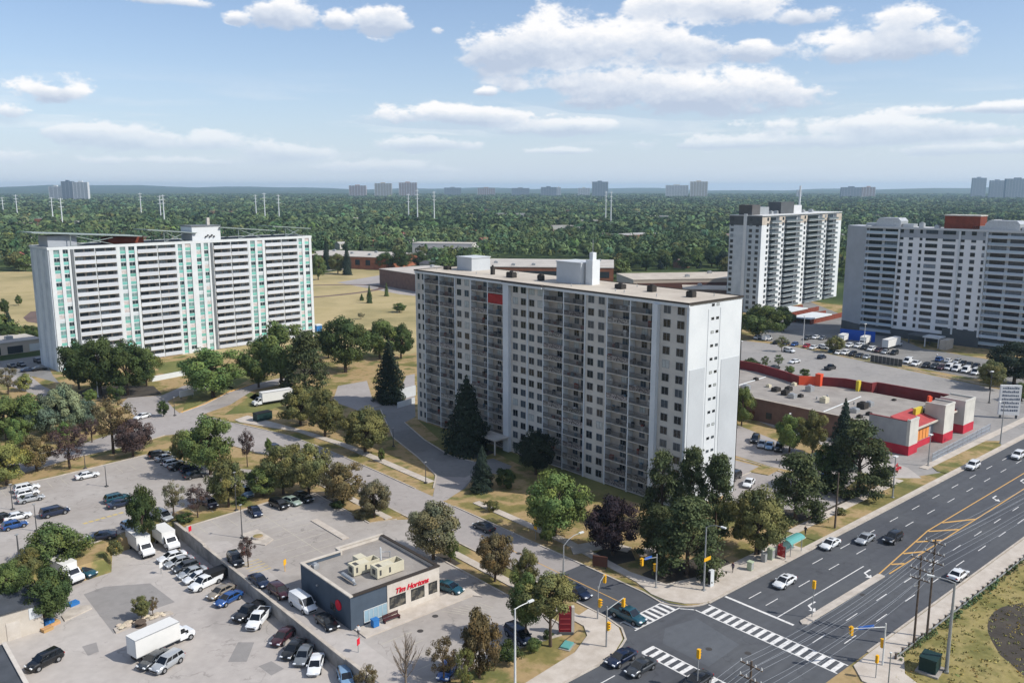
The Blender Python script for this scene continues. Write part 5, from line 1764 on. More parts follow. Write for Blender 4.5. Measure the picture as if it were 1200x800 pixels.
def car(kind, colour, px, py, head, label, z=0.0, small=False, group='parked cars', name=None, cat='car', sunroof=False):
    p = at(px, py, z + 0.7)
    K = car_kit(kind)
    nm = name or {'sedan': 'parked_sedan', 'hatch': 'parked_hatchback', 'suv': 'parked_suv', 'minivan': 'parked_minivan', 'van': 'parked_van', 'pickup': 'pickup_truck'}[kind]
    r = thing(nm, label, cat, (p[0], p[1], z + 0.03), math.radians(head), group)
    S = K['spec']
    b = put('body', K['body'], r)
    b.material_slots[0].link = 'OBJECT'
    b.material_slots[0].material = paint(colour)
    put('windscreen', K['windscreen'], r)
    if 'rear_window' in K:
        put('rear_window', K['rear_window'], r)
    put('side_window', K['side_window_a'], r)
    put('side_window', K['side_window_b'], r)
    if small:
        put('wheels', car_wheels(kind), r)
        return r
    for sx in (S['wb'], -S['wb'] * .98):
        for sy in (-1, 1):
            put('wheel', K['wheel'], r, (sx, sy * (S['W'] / 2 - 0.09), K['R']))
    for sy in (-1, 1):
        put('headlight', K['headlight'], r, (0, sy * S['W'] * 0.33, 0))
        put('taillight', K['taillight'], r, (0, sy * S['W'] * 0.36, 0))
    if sunroof:
        put('sunroof', K['sunroof'], r)
    return r


def car_wheels(kind):
    K = car_kit(kind)
    if 'wheels' not in K:
        S = K['spec']
        m = MB()
        for sx in (S['wb'], -S['wb'] * .98):
            m.tube([(sx, -S['W'] / 2 + .02, K['R']), (sx, S['W'] / 2 - .02, K['R'])], K['R'], 8)
        K['wheels'] = m.mesh('wheels', MT['tyre'])
    return K['wheels']


def box_truck(px, py, head, label, z=0.0, lb=5.2, hb=3.25, group='box trucks', zc=1.6):
    p = at(px, py, z + zc)
    r = thing('box_truck', label, 'truck', (p[0], p[1], z + 0.03), math.radians(head), group)
    W = 2.35
    x0 = -(lb + 2.4) / 2
    cargo = MB().box(x0, x0 + lb, -W / 2, W / 2, 0.95, hb)
    put('cargo_box', cargo.mesh('cargo_box', MT['box_white']), r)
    fr = MB().box(x0, x0 + lb, -W / 2 - .02, -W / 2 - .0, hb - .1, hb + .03).box(x0, x0 + lb, W / 2, W / 2 + .02, hb - .1, hb + .03).box(x0, x0 + lb, -W / 2 - .02, -W / 2 - .0, .92, 1.02).box(x0, x0 + lb, W / 2, W / 2 + .02, .92, 1.02)
    put('box_trim', fr.mesh('box_trim', MT['galvanised']), r)
    put('rear_door', MB().box(x0 - .04, x0 - .005, -W / 2 + .12, W / 2 - .12, 1.0, hb - .15).mesh('rear_door', MT['white_metal']), r)
    cx = x0 + lb + .08
    c = MB()
    prof = [(cx, .5), (cx + 2.25, .5), (cx + 2.3, 1.0), (cx + 2.15, 1.32), (cx + 1.35, 1.45), (cx + .75, 2.2), (cx, 2.3)]
    n = len(prof)
    hw = 1.0
    for sy in (-1, 1):
        c.v += [(x, sy * hw * (0.9 if zz > 1.5 else 1), zz) for x, zz in prof]
    c.f += [tuple(range(n)), tuple(range(n, 2 * n))[::-1]] + [(i, n + i, n + (i + 1) % n, (i + 1) % n) for i in range(n)]
    c.m += [0] * (n + 2)
    c.box(cx + 2.2, cx + 2.38, -.9, .9, .42, .62, 1)
    for sy in (-1, 1):
        c.box(cx + .95, cx + 1.1, sy * 1.15 - .1, sy * 1.15 + .1, 1.35, 1.75, 1)
    put('cab', c.mesh('cab', [paint('white'), MT['trim_black']]), r)
    ws = MB().quad((cx + 1.32, -.8, 1.5), (cx + 1.32, .8, 1.5), (cx + .80, .78, 2.14), (cx + .80, -.78, 2.14))
    m = MB()
    m.quad((cx + 1.35, -.8, 1.51), (cx + 1.35, .8, 1.51), (cx + .82, .78, 2.16), (cx + .82, -.78, 2.16))
    put('windscreen', m.mesh('windscreen', MT['car_glass']), r)
    for sy in (-1, 1):
        m = MB()
        q = [(cx + .15, sy * .985, 1.45), (cx + 1.15, sy * .985, 1.45), (cx + .7, sy * .93, 2.1), (cx + .15, sy * .93, 2.1)]
        m.quad(*(q if sy < 0 else q[::-1]))
        put('side_window', m.mesh('side_window', MT['car_glass']), r)
        put('headlight', MB().box(cx + 2.2, cx + 2.32, sy * .75 - .15, sy * .75 + .15, .8, 1.0).mesh('headlight', MT['head_lamp']), r)
    put('chassis', MB().box(x0 + .1, cx + 2.0, -.5, .5, .45, .93).mesh('chassis', MT['trim_black']), r)
    wh = MB().tube([(0, -.13, 0), (0, .13, 0)], .42, 14, 0).tube([(0, -.14, 0), (0, .14, 0)], .24, 10, 1).mesh('wheel', [MT['tyre'], MT['rim']])
    for sx in (cx + 1.55, x0 + 1.2):
        for sy in (-1, 1):
            put('wheel', wh, r, (sx, sy * .95, .42))
    return r


# headings: 0 = +X (up the avenue), 90 = +Y, 180 = -X, 270 = -Y
LOT_W = 'cars in the upper west lot'
for k, c, x, y, h, lab in (
    ('suv', 'black', 186.5, 532, 0, 'black SUV at the far end of the row by the brown verge'),
    ('sedan', 'silver', 194.5, 535.5, 0, 'silver car between the black SUV and a white hatchback, far row end'),
    ('hatch', 'white', 203, 541.5, 0, 'white hatchback third in the row under the big green tree'),
    ('sedan', 'black', 210.5, 545.8, 0, 'black sedan fourth in the row, beside the white hatchback'),
    ('suv', 'navy', 224, 549, 0, 'dark navy SUV second from the near end of the tree row'),
    ('sedan', 'charcoal', 228.5, 555.5, 0, 'charcoal sedan at the near end of the row under the big green tree'),
    ('sedan', 'white', 102, 556, 0, 'white sedan alone along the top edge of the upper west lot'),
    ('suv', 'white', 31, 571, 2, 'white SUV topmost of the three pale cars at the left edge of the lot'),
    ('hatch', 'white', 32, 577, 2, 'white hatchback between a white SUV and a silver car, left lot edge'),
    ('sedan', 'silver', 36, 583, 2, 'silver car lowest of the three pale cars at the left lot edge'),
    ('sedan', 'white', 20, 604, 2, 'white sedan with dark roof just above the bright blue hatchback'),
    ('suv', 'black', 3, 607, 2, 'dark car cut by the left picture edge beside the white sedan'),
    ('hatch', 'blue', 17, 614, 3, 'bright blue hatchback near the left edge of the upper west lot'),
    ('minivan', 'navy', 64, 599, 4, 'dark blue minivan standing alone beside a lamp post, left lot'),
    ('suv', 'teal', 137, 583, 2, 'dark teal SUV of the pair left of the narrow green tree'),
    ('sedan', 'navy', 141, 589, 2, 'dark sedan in front of the teal SUV, left of the narrow tree'),
    ('sedan', 'navy', 119, 627, 160, 'navy sedan crossing the lot just above the dry grass strip'),
    ('hatch', 'lightblue', 152, 616, 280, 'steel blue hatchback in shade under the narrow green tree'),
    ('minivan', 'silver', 190, 604, 282, 'silver minivan half hidden behind the narrow green tree'),
    ('suv', 'purple', 246, 589, 270, 'dark purple SUV under the bare brown trees of the upper lot'),
    ('pickup', 'lightblue', 286, 576, 272, 'light blue pickup on the pale apron behind the hedge'),
):
    car(k, c, x, y, h, lab, 0, group=LOT_W, name='parked_' + {'suv': 'suv', 'sedan': 'sedan', 'hatch': 'hatchback', 'minivan': 'minivan', 'pickup': 'pickup', 'van': 'van'}[k])
LOT_L = 'cars in the sunken lower lot'
for k, c, x, y, h, lab in (
    ('sedan', 'white', 201.5, 651, 182, 'white sedan nearest the box trucks in the row along the concrete wall'),
    ('sedan', 'silver', 210, 657, 182, 'silver sedan second from the box trucks along the concrete wall'),
    ('hatch', 'charcoal', 217.5, 663, 182, 'charcoal hatchback between two silver sedans along the concrete wall'),
    ('sedan', 'silver', 225, 669.5, 182, 'silver sedan fourth from the box trucks, beside a charcoal hatchback'),
    ('sedan', 'white', 232, 675, 182, 'small white sedan tucked just above the white pickup at the wall'),
    ('pickup', 'white', 241, 681.5, 196, 'white pickup nosing out of the wall row, by a black trailer'),
    ('sedan', 'tan', 259, 692, 200, 'tan sedan beside a blue one, below the white pickup at the wall'),
    ('sedan', 'blue', 268, 700, 200, 'blue sedan between the tan sedan and a black pickup by the wall'),
    ('pickup', 'black', 292, 716, 204, 'black pickup parked close against the wall, left of the white pickup'),
    ('pickup', 'white', 303, 724, 222, 'white pickup with dark open bed, lower middle of the wall row'),
    ('sedan', 'maroon', 332, 744, 212, 'dark maroon sedan alone below the white pickup with the dark bed'),
    ('sedan', 'black', 344, 759, 214, 'black sedan between the maroon sedan and the grey sedan'),
    ('sedan', 'grey', 356, 766, 226, 'grey sedan beside the white sedan at the lower end of the wall row'),
    ('sedan', 'white', 370, 777, 232, 'white sedan with dark windscreen, last of the diagonal wall row'),
    ('hatch', 'lightblue', 405, 792, 250, 'pale blue car at the foot of the wall, cut by the bottom edge'),
    ('suv', 'black', 52, 773, 200, 'black SUV alone near the bottom left service building'),
    ('sedan', 'charcoal', 181, 771, 203, 'charcoal sedan squeezed between the white box truck and silver SUV'),
    ('suv', 'silver', 196, 775, 205, 'silver SUV below the large white box truck'),
    ('suv', 'teal', 99, 669, 290, 'dark teal SUV parked beside the white truck under the trees'),
):
    car(k, c, x, y, h, lab, LOW, group=LOT_L, name='parked_' + {'suv': 'suv', 'sedan': 'sedan', 'hatch': 'hatchback', 'minivan': 'minivan', 'pickup': 'pickup', 'van': 'van'}[k])
box_truck(165, 636, 272, 'white box truck with grey roof, left of the pair by the wall', LOW)
box_truck(195, 629, 272, 'white box truck parked nearest the start of the concrete wall', LOW, lb=4.6, hb=3.0)
box_truck(190, 747, 12, 'long white box truck standing in the open lower lot by the stone island', LOW, lb=6.4, hb=3.5)
box_truck(78, 667, 285, 'white truck half hidden under the trees at the left', LOW, lb=4.6, hb=3.0)
box_truck(319, 466, 177, 'long white box truck parked on the lawn behind the olive trees', 0, lb=9.0, hb=3.6)
p = at(255, 672, LOW + 1)
tl = thing('utility_trailer', 'black boxy trailer against the concrete wall behind the white pickup', 'trailer', (p[0], p[1], LOW), 0.1)
put('body', MB().box(-2.0, 2.0, -1.0, 1.0, .55, 1.9).mesh('body', MT['trim_black']), tl)
put('frame', MB().box(-2.6, 2.05, -.3, .3, .4, .54).mesh('frame', MT['frame_dark']), tl)
for sy in (-1, 1):
    put('wheel', MB().tube([(0, sy * 1.02, .35), (0, sy * 1.2, .35)], .35, 12).mesh('wheel', MT['tyre']), tl)
for k, c, x, y, h, lab in (
    ('suv', 'black', 276, 655, 262, 'black SUV last in the drive-through queue by the small round island'),
    ('sedan', 'navy', 303.6, 679, 272, 'navy sedan in the drive-through queue ahead of the black SUV'),
    ('suv', 'maroon', 327.6, 692, 272, 'dark maroon SUV in the drive-through lane behind the white van'),
    ('van', 'white', 355, 707, 272, 'white delivery van in the drive-through lane beside the navy wall'),
    ('sedan', 'black', 383, 727, 268, 'black sedan at the drive-through window by the red emblem'),
):
    car(k, c, x, y, h, lab, 0, group='cars queueing in the drive-through lane', name='queueing_car')
for k, c, x, y, h, lab in (
    ('sedan', 'navy', 299, 598, 262, 'dark blue car alone in the upper corner of the coffee shop lot'),
    ('suv', 'black', 327, 590, 278, 'black SUV left of the pale green sedan under the trees'),
    ('sedan', 'green', 342, 586, 280, 'pale green sedan between two black cars in the tree shade'),
    ('suv', 'black', 356, 582.5, 278, 'black SUV right of the pale green sedan'),
    ('sedan', 'teal', 526.5, 687, 285, 'teal sedan rounding the right corner of the coffee shop'),
    ('minivan', 'navy', 608, 743, 262, 'dark navy minivan on the lane beneath the spreading tree'),
    ('hatch', 'blue', 524, 784, 215, 'blue hatchback under brown trees at the bottom edge'),
    ('suv', 'navy', 323, 525.5, 270, 'dark blue car partly hidden behind the street trees'),
):
    car(k, c, x, y, h, lab, 0, group='cars around the coffee shop')
for k, c, x, y, h, lab, sr in (
    ('sedan', 'charcoal', 567, 616, 92, 'dark convertible driving up the side street past the round tree', False),
    ('sedan', 'navy', 677, 692, 270, 'dark blue sedan waiting on the side street under the lamp', False),
    ('pickup', 'teal', 736, 720, 272, 'dark pickup entering the zebra crossing from the side street', False),
    ('sedan', 'navy', 728, 769, 182, 'dark blue sedan at the west corner of the junction', False),
    ('sedan', 'charcoal', 751, 780, 181, 'charcoal sedan beside the dark blue one west of the junction', False),
    ('sedan', 'black', 817, 796, 182, 'black sedan cut by the bottom edge south of the lower zebra', False),
    ('sedan', 'white', 919.5, 680, 182, 'white sedan with black sunroof approaching the zebra', True),
    ('sedan', 'white', 973, 636, 182, 'white sedan in the kerb lane near the bus shelter', True),
    ('sedan', 'silver', 1014, 630, 182, 'silver grey sedan left of the black SUV on the avenue', False),
    ('suv', 'black', 1046.5, 629.5, 182, 'black SUV on the avenue beside the yellow hatched median', False),
    ('sedan', 'white', 1123, 672, 0, 'white car with dark roof driving away beside the south pavement', False),
    ('suv', 'white', 1140, 545, 182, 'white SUV in the kerb lane in front of the mall', False),
    ('suv', 'white', 1193, 533, 182, 'white SUV on the avenue, at the right picture edge', False),
    ('sedan', 'white', 167, 487, 200, 'white car turning in the side junction before the white slab', False),
):
    car(k, c, x, y, h, lab, 0, group='moving cars', name='moving_car', sunroof=sr)
for k, c, x, y, h, lab in (
    ('suv', 'black', 885, 514, 205, 'black SUV leftmost of the four cars west of the mall'),
    ('sedan', 'silver', 893, 519.5, 205, 'silver sedan second of the four cars west of the mall'),
    ('sedan', 'lightblue', 902, 521.5, 205, 'steel blue sedan third of the four cars west of the mall'),
    ('suv', 'black', 913, 524, 205, 'black pickup-like SUV rightmost of the four cars west of the mall'),
    ('suv', 'teal', 963, 537.5, 260, 'teal SUV on the service lane beside the tall spruce'),
    ('sedan', 'white', 877.5, 564.7, 200, 'white sedan parked beyond the yellowish tree near the white end wall'),
    ('suv', 'black', 860, 557.5, 190, 'black car half hidden by the white end wall'),
    ('hatch', 'blue', 965, 559, 200, 'blue hatchback between the two broad pines'),
    ('suv', 'navy', 973, 563.5, 200, 'dark navy SUV beside the blue hatchback among the pines'),
    ('pickup', 'black', 973, 430.4, 2, 'black pickup alone in the big open mall lot'),
    ('sedan', 'white', 931, 423, 175, 'white sedan in the aisle of the mall lot left of the black pickup'),
    ('sedan', 'black', 908, 430, 0, 'black sedan behind the red parapet of the mall'),
    ('hatch', 'navy', 963, 417.7, 0, 'small dark car just above the black pickup at the grass strip'),
    ('suv', 'white', 925, 410.5, 260, 'white SUV turning by the small palm-like tree'),
    ('van', 'white', 899, 396.5, 0, 'white van under the big tree at the left end of the far lot'),
    ('suv', 'white', 889, 395.0, 0, 'white SUV behind the white van under the big tree'),
    ('sedan', 'black', 910, 400.7, 10, 'black sedan right of the white van below the big tree'),
    ('sedan', 'navy', 920.5, 402, 186, 'navy sedan left of the bright blue car on the far row'),
    ('hatch', 'blue', 931, 403, 186, 'blue hatchback left of the red car on the far row'),
    ('hatch', 'red', 945, 405, 186, 'red hatchback at the left end of the apartment car park'),
    ('sedan', 'white', 953, 406.7, 186, 'white sedan right beside the red hatchback'),
    ('suv', 'white', 966, 406.7, 260, 'white SUV above the teal car in the apartment car park'),
    ('sedan', 'teal', 975, 410.5, 186, 'teal sedan on the near row under the small round tree'),
    ('sedan', 'white', 983, 412.5, 186, 'white sedan right beside the teal sedan on the near row'),
    ('suv', 'white', 990.5, 413, 186, 'white SUV beside the white sedan on the near row'),
    ('suv', 'black', 999, 414.5, 186, 'first black SUV right of the white cars on the near row'),
    ('sedan', 'charcoal', 1007.5, 416, 186, 'charcoal sedan between the black SUV and a silver car'),
    ('sedan', 'silver', 1016, 417.5, 186, 'silver sedan left of the dark screen fence'),
    ('suv', 'charcoal', 946, 395.8, 186, 'dark SUV at the left of the back row by the tall lamp'),
    ('sedan', 'white', 956, 394.7, 186, 'white sedan in the back row right of the tall lamp'),
    ('sedan', 'grey', 964, 395.5, 186, 'grey sedan in the back row beside the white sedan'),
    ('suv', 'white', 995, 404.5, 186, 'white SUV in front of the white moving truck'),
    ('suv', 'white', 1005.5, 405, 186, 'second white SUV in the back row left of a dark car'),
    ('suv', 'black', 1013, 407, 186, 'black SUV in the back row between two white ones'),
    ('suv', 'white', 1021, 408.8, 186, 'white SUV in the back row right beside the maroon car'),
    ('suv', 'maroon', 1029, 410.5, 186, 'maroon SUV in front of the long trailer'),
    ('sedan', 'silver', 1037.5, 411.8, 186, 'silver sedan right beside the maroon SUV'),
    ('suv', 'black', 1048, 412.9, 186, 'black SUV below the cab of the long trailer'),
    ('van', 'white', 1064, 423, 186, 'tall white van right of the dark screen fence'),
    ('pickup', 'white', 1073.5, 425.7, 186, 'white pickup beside the tall white van'),
    ('suv', 'black', 1085, 428, 186, 'black SUV right of the white pickup'),
    ('suv', 'charcoal', 1095, 429, 186, 'charcoal SUV between black and maroon ones'),
    ('suv', 'maroon', 1103, 430.6, 186, 'maroon SUV beside the row of four white vans'),
    ('van', 'white', 1112, 430.5, 186, 'first of four white vans, next to the maroon SUV'),
    ('van', 'white', 1121, 432, 186, 'second white van counted from the maroon SUV'),
    ('van', 'white', 1132, 433.7, 186, 'third white van counted from the maroon SUV'),
    ('van', 'white', 1143.5, 436, 186, 'fourth white van, closest to the small roadside tree'),
    ('suv', 'blue', 1101, 420.8, 5, 'bright blue SUV in front of the tower entrance'),
    ('sedan', 'white', 1111.5, 422, 5, 'white sedan right beside the bright blue SUV'),
    ('suv', 'silver', 1121.5, 423.5, 186, 'silver SUV behind the row of white vans'),
    ('sedan', 'black', 1128.7, 425, 186, 'black sedan behind the third white van'),
    ('sedan', 'charcoal', 1136, 426.5, 186, 'charcoal sedan behind the fourth white van'),
    ('sedan', 'black', 1144, 428, 186, 'black sedan by the yellow grass, behind the vans'),
    ('sedan', 'black', 14, 428, 280, 'leftmost dark car before the garage block'),
    ('sedan', 'charcoal', 25, 426.5, 280, 'charcoal sedan in front of the white garage door'),
    ('suv', 'black', 45, 422.5, 280, 'black SUV closest to the white slab in the rear parking'),
    ('sedan', 'navy', 33, 432.8, 0, 'navy sedan on the near side of the rear parking'),
    ('sedan', 'black', 46, 431.5, 0, 'black sedan right behind the navy one near the white slab'),
):
    small = y < 440
    car(k, c, x, y, h, lab, 0, small=small, group='cars around the right-hand towers and mall' if x > 500 else 'cars before the garage block')
box_truck(987, 396.5, 190, 'white moving truck beside the blue hoarding', 0, lb=5.5, hb=3.2)
box_truck(1013, 399.5, 190, 'white moving truck between the blue hoarding and the long trailer', 0, lb=6, hb=3.4)
box_truck(1046, 402.5, 2, 'long cream trailer truck before the tower entrance', 0, lb=11, hb=3.9)


# ------------------------------------------------------------------ street furniture
mat('pole_grey', '#9a9c9c', 0.6, metal=0.3)
mat('pole_white', '#cfd0cd', 0.6)
mat('wood_pole', '#6a5d52', 0.9, color2='#53483f', scale=3)
mat('dark_pole', '#4a4a4b', 0.6)
mat('signal_yellow', '#e2a91f', 0.5)
mat('sign_blue', '#2c5fb0', 0.5)
mat('lens_dark', '#2a1a14', 0.3)
mat('lens_green', '#3fd0a0', 0.3)
mat('lens_red', '#a03020', 0.3)
mat('sign_white', '#d8d8d6', 0.6)
mat('sign_text', '#5c6472', 0.6)
mat('shelter_glass', '#5f9e98', 0.2, spec=0.6)
mat('ad_red', '#a3242c', 0.5, color2='#c87f7c', scale=1.6, lo=0.55, hi=0.6)
mat('box_green', '#15302e', 0.6)
mat('box_pale_green', '#a9b59a', 0.7)
mat('board_red', '#6f1826', 0.5)
mat('wire', '#9fa3a6', 0.5, metal=0.3)
mat('stone', '#b9ac98', 0.95, obj_var=0.5)


def pole(base, h, r0, r1, m, z=0.0):
    return MB().tube([(0, 0, z), (0, 0, z + h)], [r0, r1], 8)


def signal_head(parent, x, y, z, ang=0, lit=None):
    g = put('signal_head', MB().box(-.2, .2, -.16, .16, -.58, .58).mesh('signal_head', MT['signal_yellow']), parent, (x, y, z), ang)
    for k, c in enumerate(('lens_red', 'lens_dark', 'lens_green')):
        zz = .36 - k * .36
        m = MB().tube([(0, -.165, zz), (0, -.19, zz)], .12, 10)
        put('lens', m.mesh('lens', MT[c if (lit is None or lit == k) else 'lens_dark']), g)
        put('visor', MB().box(-.15, .15, -.36, -.17, zz + .12, zz + .15).mesh('visor', MT['signal_yellow']), g)
    return g


def street_lamp(base, h, arm, ang, label, m='pole_grey', rise=0.8, group='street lamps', z=0.0, r=0.11):
    t = thing('street_lamp', label, 'street lamp', (base[0], base[1], z), math.radians(ang), group)
    put('pole', MB().tube([(0, 0, 0), (0, 0, h)], [r * 1.5, r * .8], 8).box(-.28, .28, -.28, .28, 0, .25).mesh('pole', MT[m]), t)
    if arm:
        pts = [(0, 0, h - .05), (arm * .3, 0, h + rise * .6), (arm * .65, 0, h + rise * .95), (arm, 0, h + rise)]
        put('arm', MB().tube(pts, r * .5, 6).mesh('arm', MT[m]), t)
        put('lamp_head', MB().box(arm - .1, arm + .75, -.17, .17, h + rise - .06, h + rise + .12).mesh('lamp_head', MT['pole_white']), t)
    else:
        q_ = .5 if group == 'lot lamp posts' else 1
        put('lamp_head', MB().box(-.55 * q_, .55 * q_, -.3 * q_, .3 * q_, h, h + .2 * q_).mesh('lamp_head', MT['pole_grey' if q_ < 1 else 'pole_white']), t)
    return t


G0 = at
street_lamp(at(824.6, 692), 10.2, 2.6, -88, 'tall grey street lamp on the corner pavement before the pines')
street_lamp(at(660, 684), 6.3, 3.2, -5, 'grey street lamp beside the side street, right of the reddish tree', rise=1.2)
street_lamp(at(603.5, 812), 11.0, 2.2, 0, 'white street lamp rising from the bottom edge in front of the dry lawn', m='pole_white', rise=.1)
street_lamp((105.9, 38.0), 12.1, 2.4, 110, 'tall grey street lamp beside the green utility box, bottom right', r=.16, rise=.25)
street_lamp(at(1045.8, 583.3), 8.4, 0, 0, 'slim grey pole with a dark box on the avenue verge', z=0)
street_lamp(at(1087.5, 545.7), 7.0, 0.0, 0, 'grey lamp post at the kerb in front of the mall front')
street_lamp(at(1172, 520), 10.0, 2.6, 180, 'grey lamp post in front of the white plaza sign')
street_lamp(at(1012, 409), 9.5, 0, 0, 'tall lamp post among the cars before the blue hoarding', m='pole_white', group='car park lamps')
street_lamp(at(941, 403), 11, 0, 0, 'tall lamp post in the apartment car park left of the red hatchback', m='pole_white', group='car park lamps')
street_lamp(at(1159, 472), 9.0, 0, 0, 'thin lamp post beside the plaza sign in the mall lot', m='dark_pole', group='car park lamps')
street_lamp(at(868, 423), 7.0, 0, 20, 'twin-headed lamp post beside the white end wall', m='pole_grey', group='car park lamps')
street_lamp(at(925, 522), 8.0, 1.2, 200, 'dark lamp post among small trees west of the mall', m='dark_pole', group='car park lamps', rise=.1)
for (x, y, h, lab) in ((125, 570, 4.4, 'slim dark lamp post right of the lone white sedan, west lot'), (100, 549, 3.6, 'short dark post on the brown verge above the west lot'), (15, 597, 5.0, 'thin post between the pale cars at the left lot edge'),
                       (43, 622, 5.0, 'thin dark post beside the dark blue minivan'), (284, 630, 6.0, 'dark lamp post by the little brown tree in the coffee shop lot'), (277, 598, 7.5, 'grey wooden post on the grass strip between the two lots'),
                       (205, 487, 5.0, 'thin dark post at the side junction'), (461, 523, 4.5, 'slim dark post on the dry lawn beside the tower driveway'), (499, 566, 4.5, 'slim dark post where the tower driveway meets the street'),
                       (190, 545, 3.2, 'short dark post behind the black SUV row')):
    street_lamp(at(x, y), h, 0, 20, lab, m='dark_pole', group='lot lamp posts', r=.07)
street_lamp(at(24, 668), 6.0, 0, 40, 'lamp post with a broad pale head at the left edge trees', m='dark_pole', group='lot lamp posts')
street_lamp(at(115, 465), 6.5, 1.2, -20, 'white lamp post by the garden in front of the white slab', m='pole_white', rise=.1)


def mast_signal(base, h, arm, ang, label, head_drop=0.4, blue=None, side=None, curved=False, m='pole_grey', lit=0, z=0.0):
    t = thing('traffic_light', label, 'traffic light', (base[0], base[1], z), math.radians(ang), 'traffic lights at the junction')
    put('pole', MB().tube([(0, 0, 0), (0, 0, h)], [.12, .09], 8).box(-.25, .25, -.25, .25, 0, .15).mesh('pole', MT[m]), t)
    if curved:
        put('arm', MB().tube([(0, 0, h * .9), (arm * .35, 0, h + .5), (arm * .8, 0, h + .75), (arm, 0, h + .75)], .06, 6).mesh('arm', MT[m]), t)
        zz = h + .75
    else:
        put('arm', MB().tube([(0, 0, h - .5), (arm, 0, h - .1)], .06, 6).mesh('arm', MT[m]), t)
        zz = h - .1
    signal_head(t, arm, 0, zz - head_drop, PI / 2, lit)
    if blue:
        put('street_name_sign', MB().box(arm * .35, arm * .8, -.04, .04, zz - .28, zz + .12).mesh('street_name_sign', MT['sign_blue']), t)
    if side:
        signal_head(t, .0, -.3, side, 0, 2)
    return t


mast_signal(at(768.6, 688.6), 5.5, 3.0, 172, 'traffic light arm with a blue street sign at the lawn corner by the zebra', blue=True, side=3.2)
mast_signal(at(700.3, 725.7), 5.0, 2.3, 20, 'traffic light with a curved arm at the left kerb of the side street', curved=True, side=2.6, head_drop=0.55)
mast_signal(at(710.4, 758.5), 5.9, 3.6, 5, 'traffic light with a straight arm on the rounded west corner pavement', side=3.2, head_drop=0.7)
t = thing('traffic_light', 'yellow traffic light on the pointed end of the concrete median', 'traffic light', (105.9, 56.4, 0.15), 0, 'traffic lights at the junction')
put('pole', MB().tube([(0, 0, 0), (0, 0, 4.4)], .07, 8).mesh('pole', MT['pole_grey']), t)
signal_head(t, 0, 0, 4.9, PI / 2, 0)
t = thing('traffic_light', 'yellow traffic light in the lower foreground, south of the lower zebra', 'traffic light', (79.3, 56.4, 0.02), 0, 'traffic lights at the junction')
put('pole', MB().tube([(0, 0, 0), (0, 0, 4.2)], .07, 8).mesh('pole', MT['pole_grey']), t)
signal_head(t, 0, 0, 4.7, PI / 2, 0)
mast_signal(at(1034, 780), 5.9, 4.9, 152, 'traffic light on a long arm with blue sign over the avenue, right corner', blue=True, side=3.0, m='pole_white', head_drop=.3, lit=2)
t = thing('pedestrian_signal', 'small yellow pedestrian signal low on the right corner pavement', 'pedestrian signal', (*at(1026, 795), 0.1), 0)
put('pole', MB().tube([(0, 0, 0), (0, 0, 2.6)], .06, 8).mesh('pole', MT['pole_grey']), t)
put('signal_head', MB().box(-.2, .2, -.15, .15, 2.1, 3.1).mesh('signal_head', MT['signal_yellow']), t)
t = thing('lamp_column', 'slim grey column right of the long-arm traffic light, bottom edge', 'pole', (*at(1040, 812), 0.05), 0)
put('pole', MB().tube([(0, 0, 0), (0, 0, 5.2)], [.09, .07], 8).mesh('pole', MT['pole_grey']), t)
put('cap', MB().box(-.12, .12, -.12, .12, 5.2, 5.35).mesh('cap', MT['pole_white']), t)


def utility_pole(base, h, label, arms=True, r=.17, ang=0):
    t = thing('utility_pole', label, 'utility pole', (base[0], base[1], 0), ang, 'wooden utility poles')
    put('pole', MB().tube([(0, 0, 0), (0, 0, h)], [r, r * .65], 8).mesh('pole', MT['wood_pole']), t)
    if arms:
        for z in (h - .6, h - 2.1, h - 3.4):
            a = put('crossarm', MB().box(-.08, .08, -1.3, 1.3, z, z + .14).mesh('crossarm', MT['wood_pole']), t)
            for y in (-1.2, -.5, .5, 1.2):
                put('insulator', MB().tube([(0, y, z + .14), (0, y, z + .4)], [.09, .05], 6).mesh('insulator', MT['pole_white']), a)
        put('bracket', MB().tube([(0, 0, h - 4.2), (-1.1, .2, h - 4.0)], .05, 5).tube([(0, 0, h - 2.8), (-1.0, -.3, h - 2.6)], .05, 5).mesh('bracket', MT['galvanised']), t)
    return t


utility_pole((108.8, 43.4), 13.0, 'left of the twin dark wooden poles beside the avenue')
utility_pole((112.6, 43.3), 14.2, 'right of the twin dark wooden poles beside the avenue')
utility_pole((70.0, 43.4), 13.2, 'wooden pole whose crossarms just reach the bottom edge over the avenue')
utility_pole(at(978.3, 619), 10.4, 'plain wooden pole on the avenue verge in front of the broad pine', arms=False, r=.2)
wr = []
for i, (yo, zz) in enumerate(((-1.2, 12.8), (-.5, 12.8), (.5, 12.8), (1.2, 12.8), (-1.2, 11.3), (1.2, 11.3), (0.1, 9.3), (-.2, 8.6))):
    m = MB()
    pts = []
    for (xa, za), (xb, zb), sag in (((30, zz), (70, zz), 1.0), ((70, zz), (108.8, zz), 1.0), ((108.8, zz), (112.6, zz + 1.0), 0.05), ((112.6, zz + 1.0), (260, zz + .5), 2.4)):
        for k in range(9):
            t_ = k / 8
            pts.append((xa + (xb - xa) * t_, 43.4 + yo, za + (zb - za) * t_ - sag * 4 * t_ * (1 - t_)))
    m.tube(pts, 0.016, 3, cap=False)
    put('overhead_wire', m.mesh('overhead_wire', MT['wire']), label='thin grey overhead wire strung along the south side of the avenue', cat='wire', group='overhead wires along the avenue')

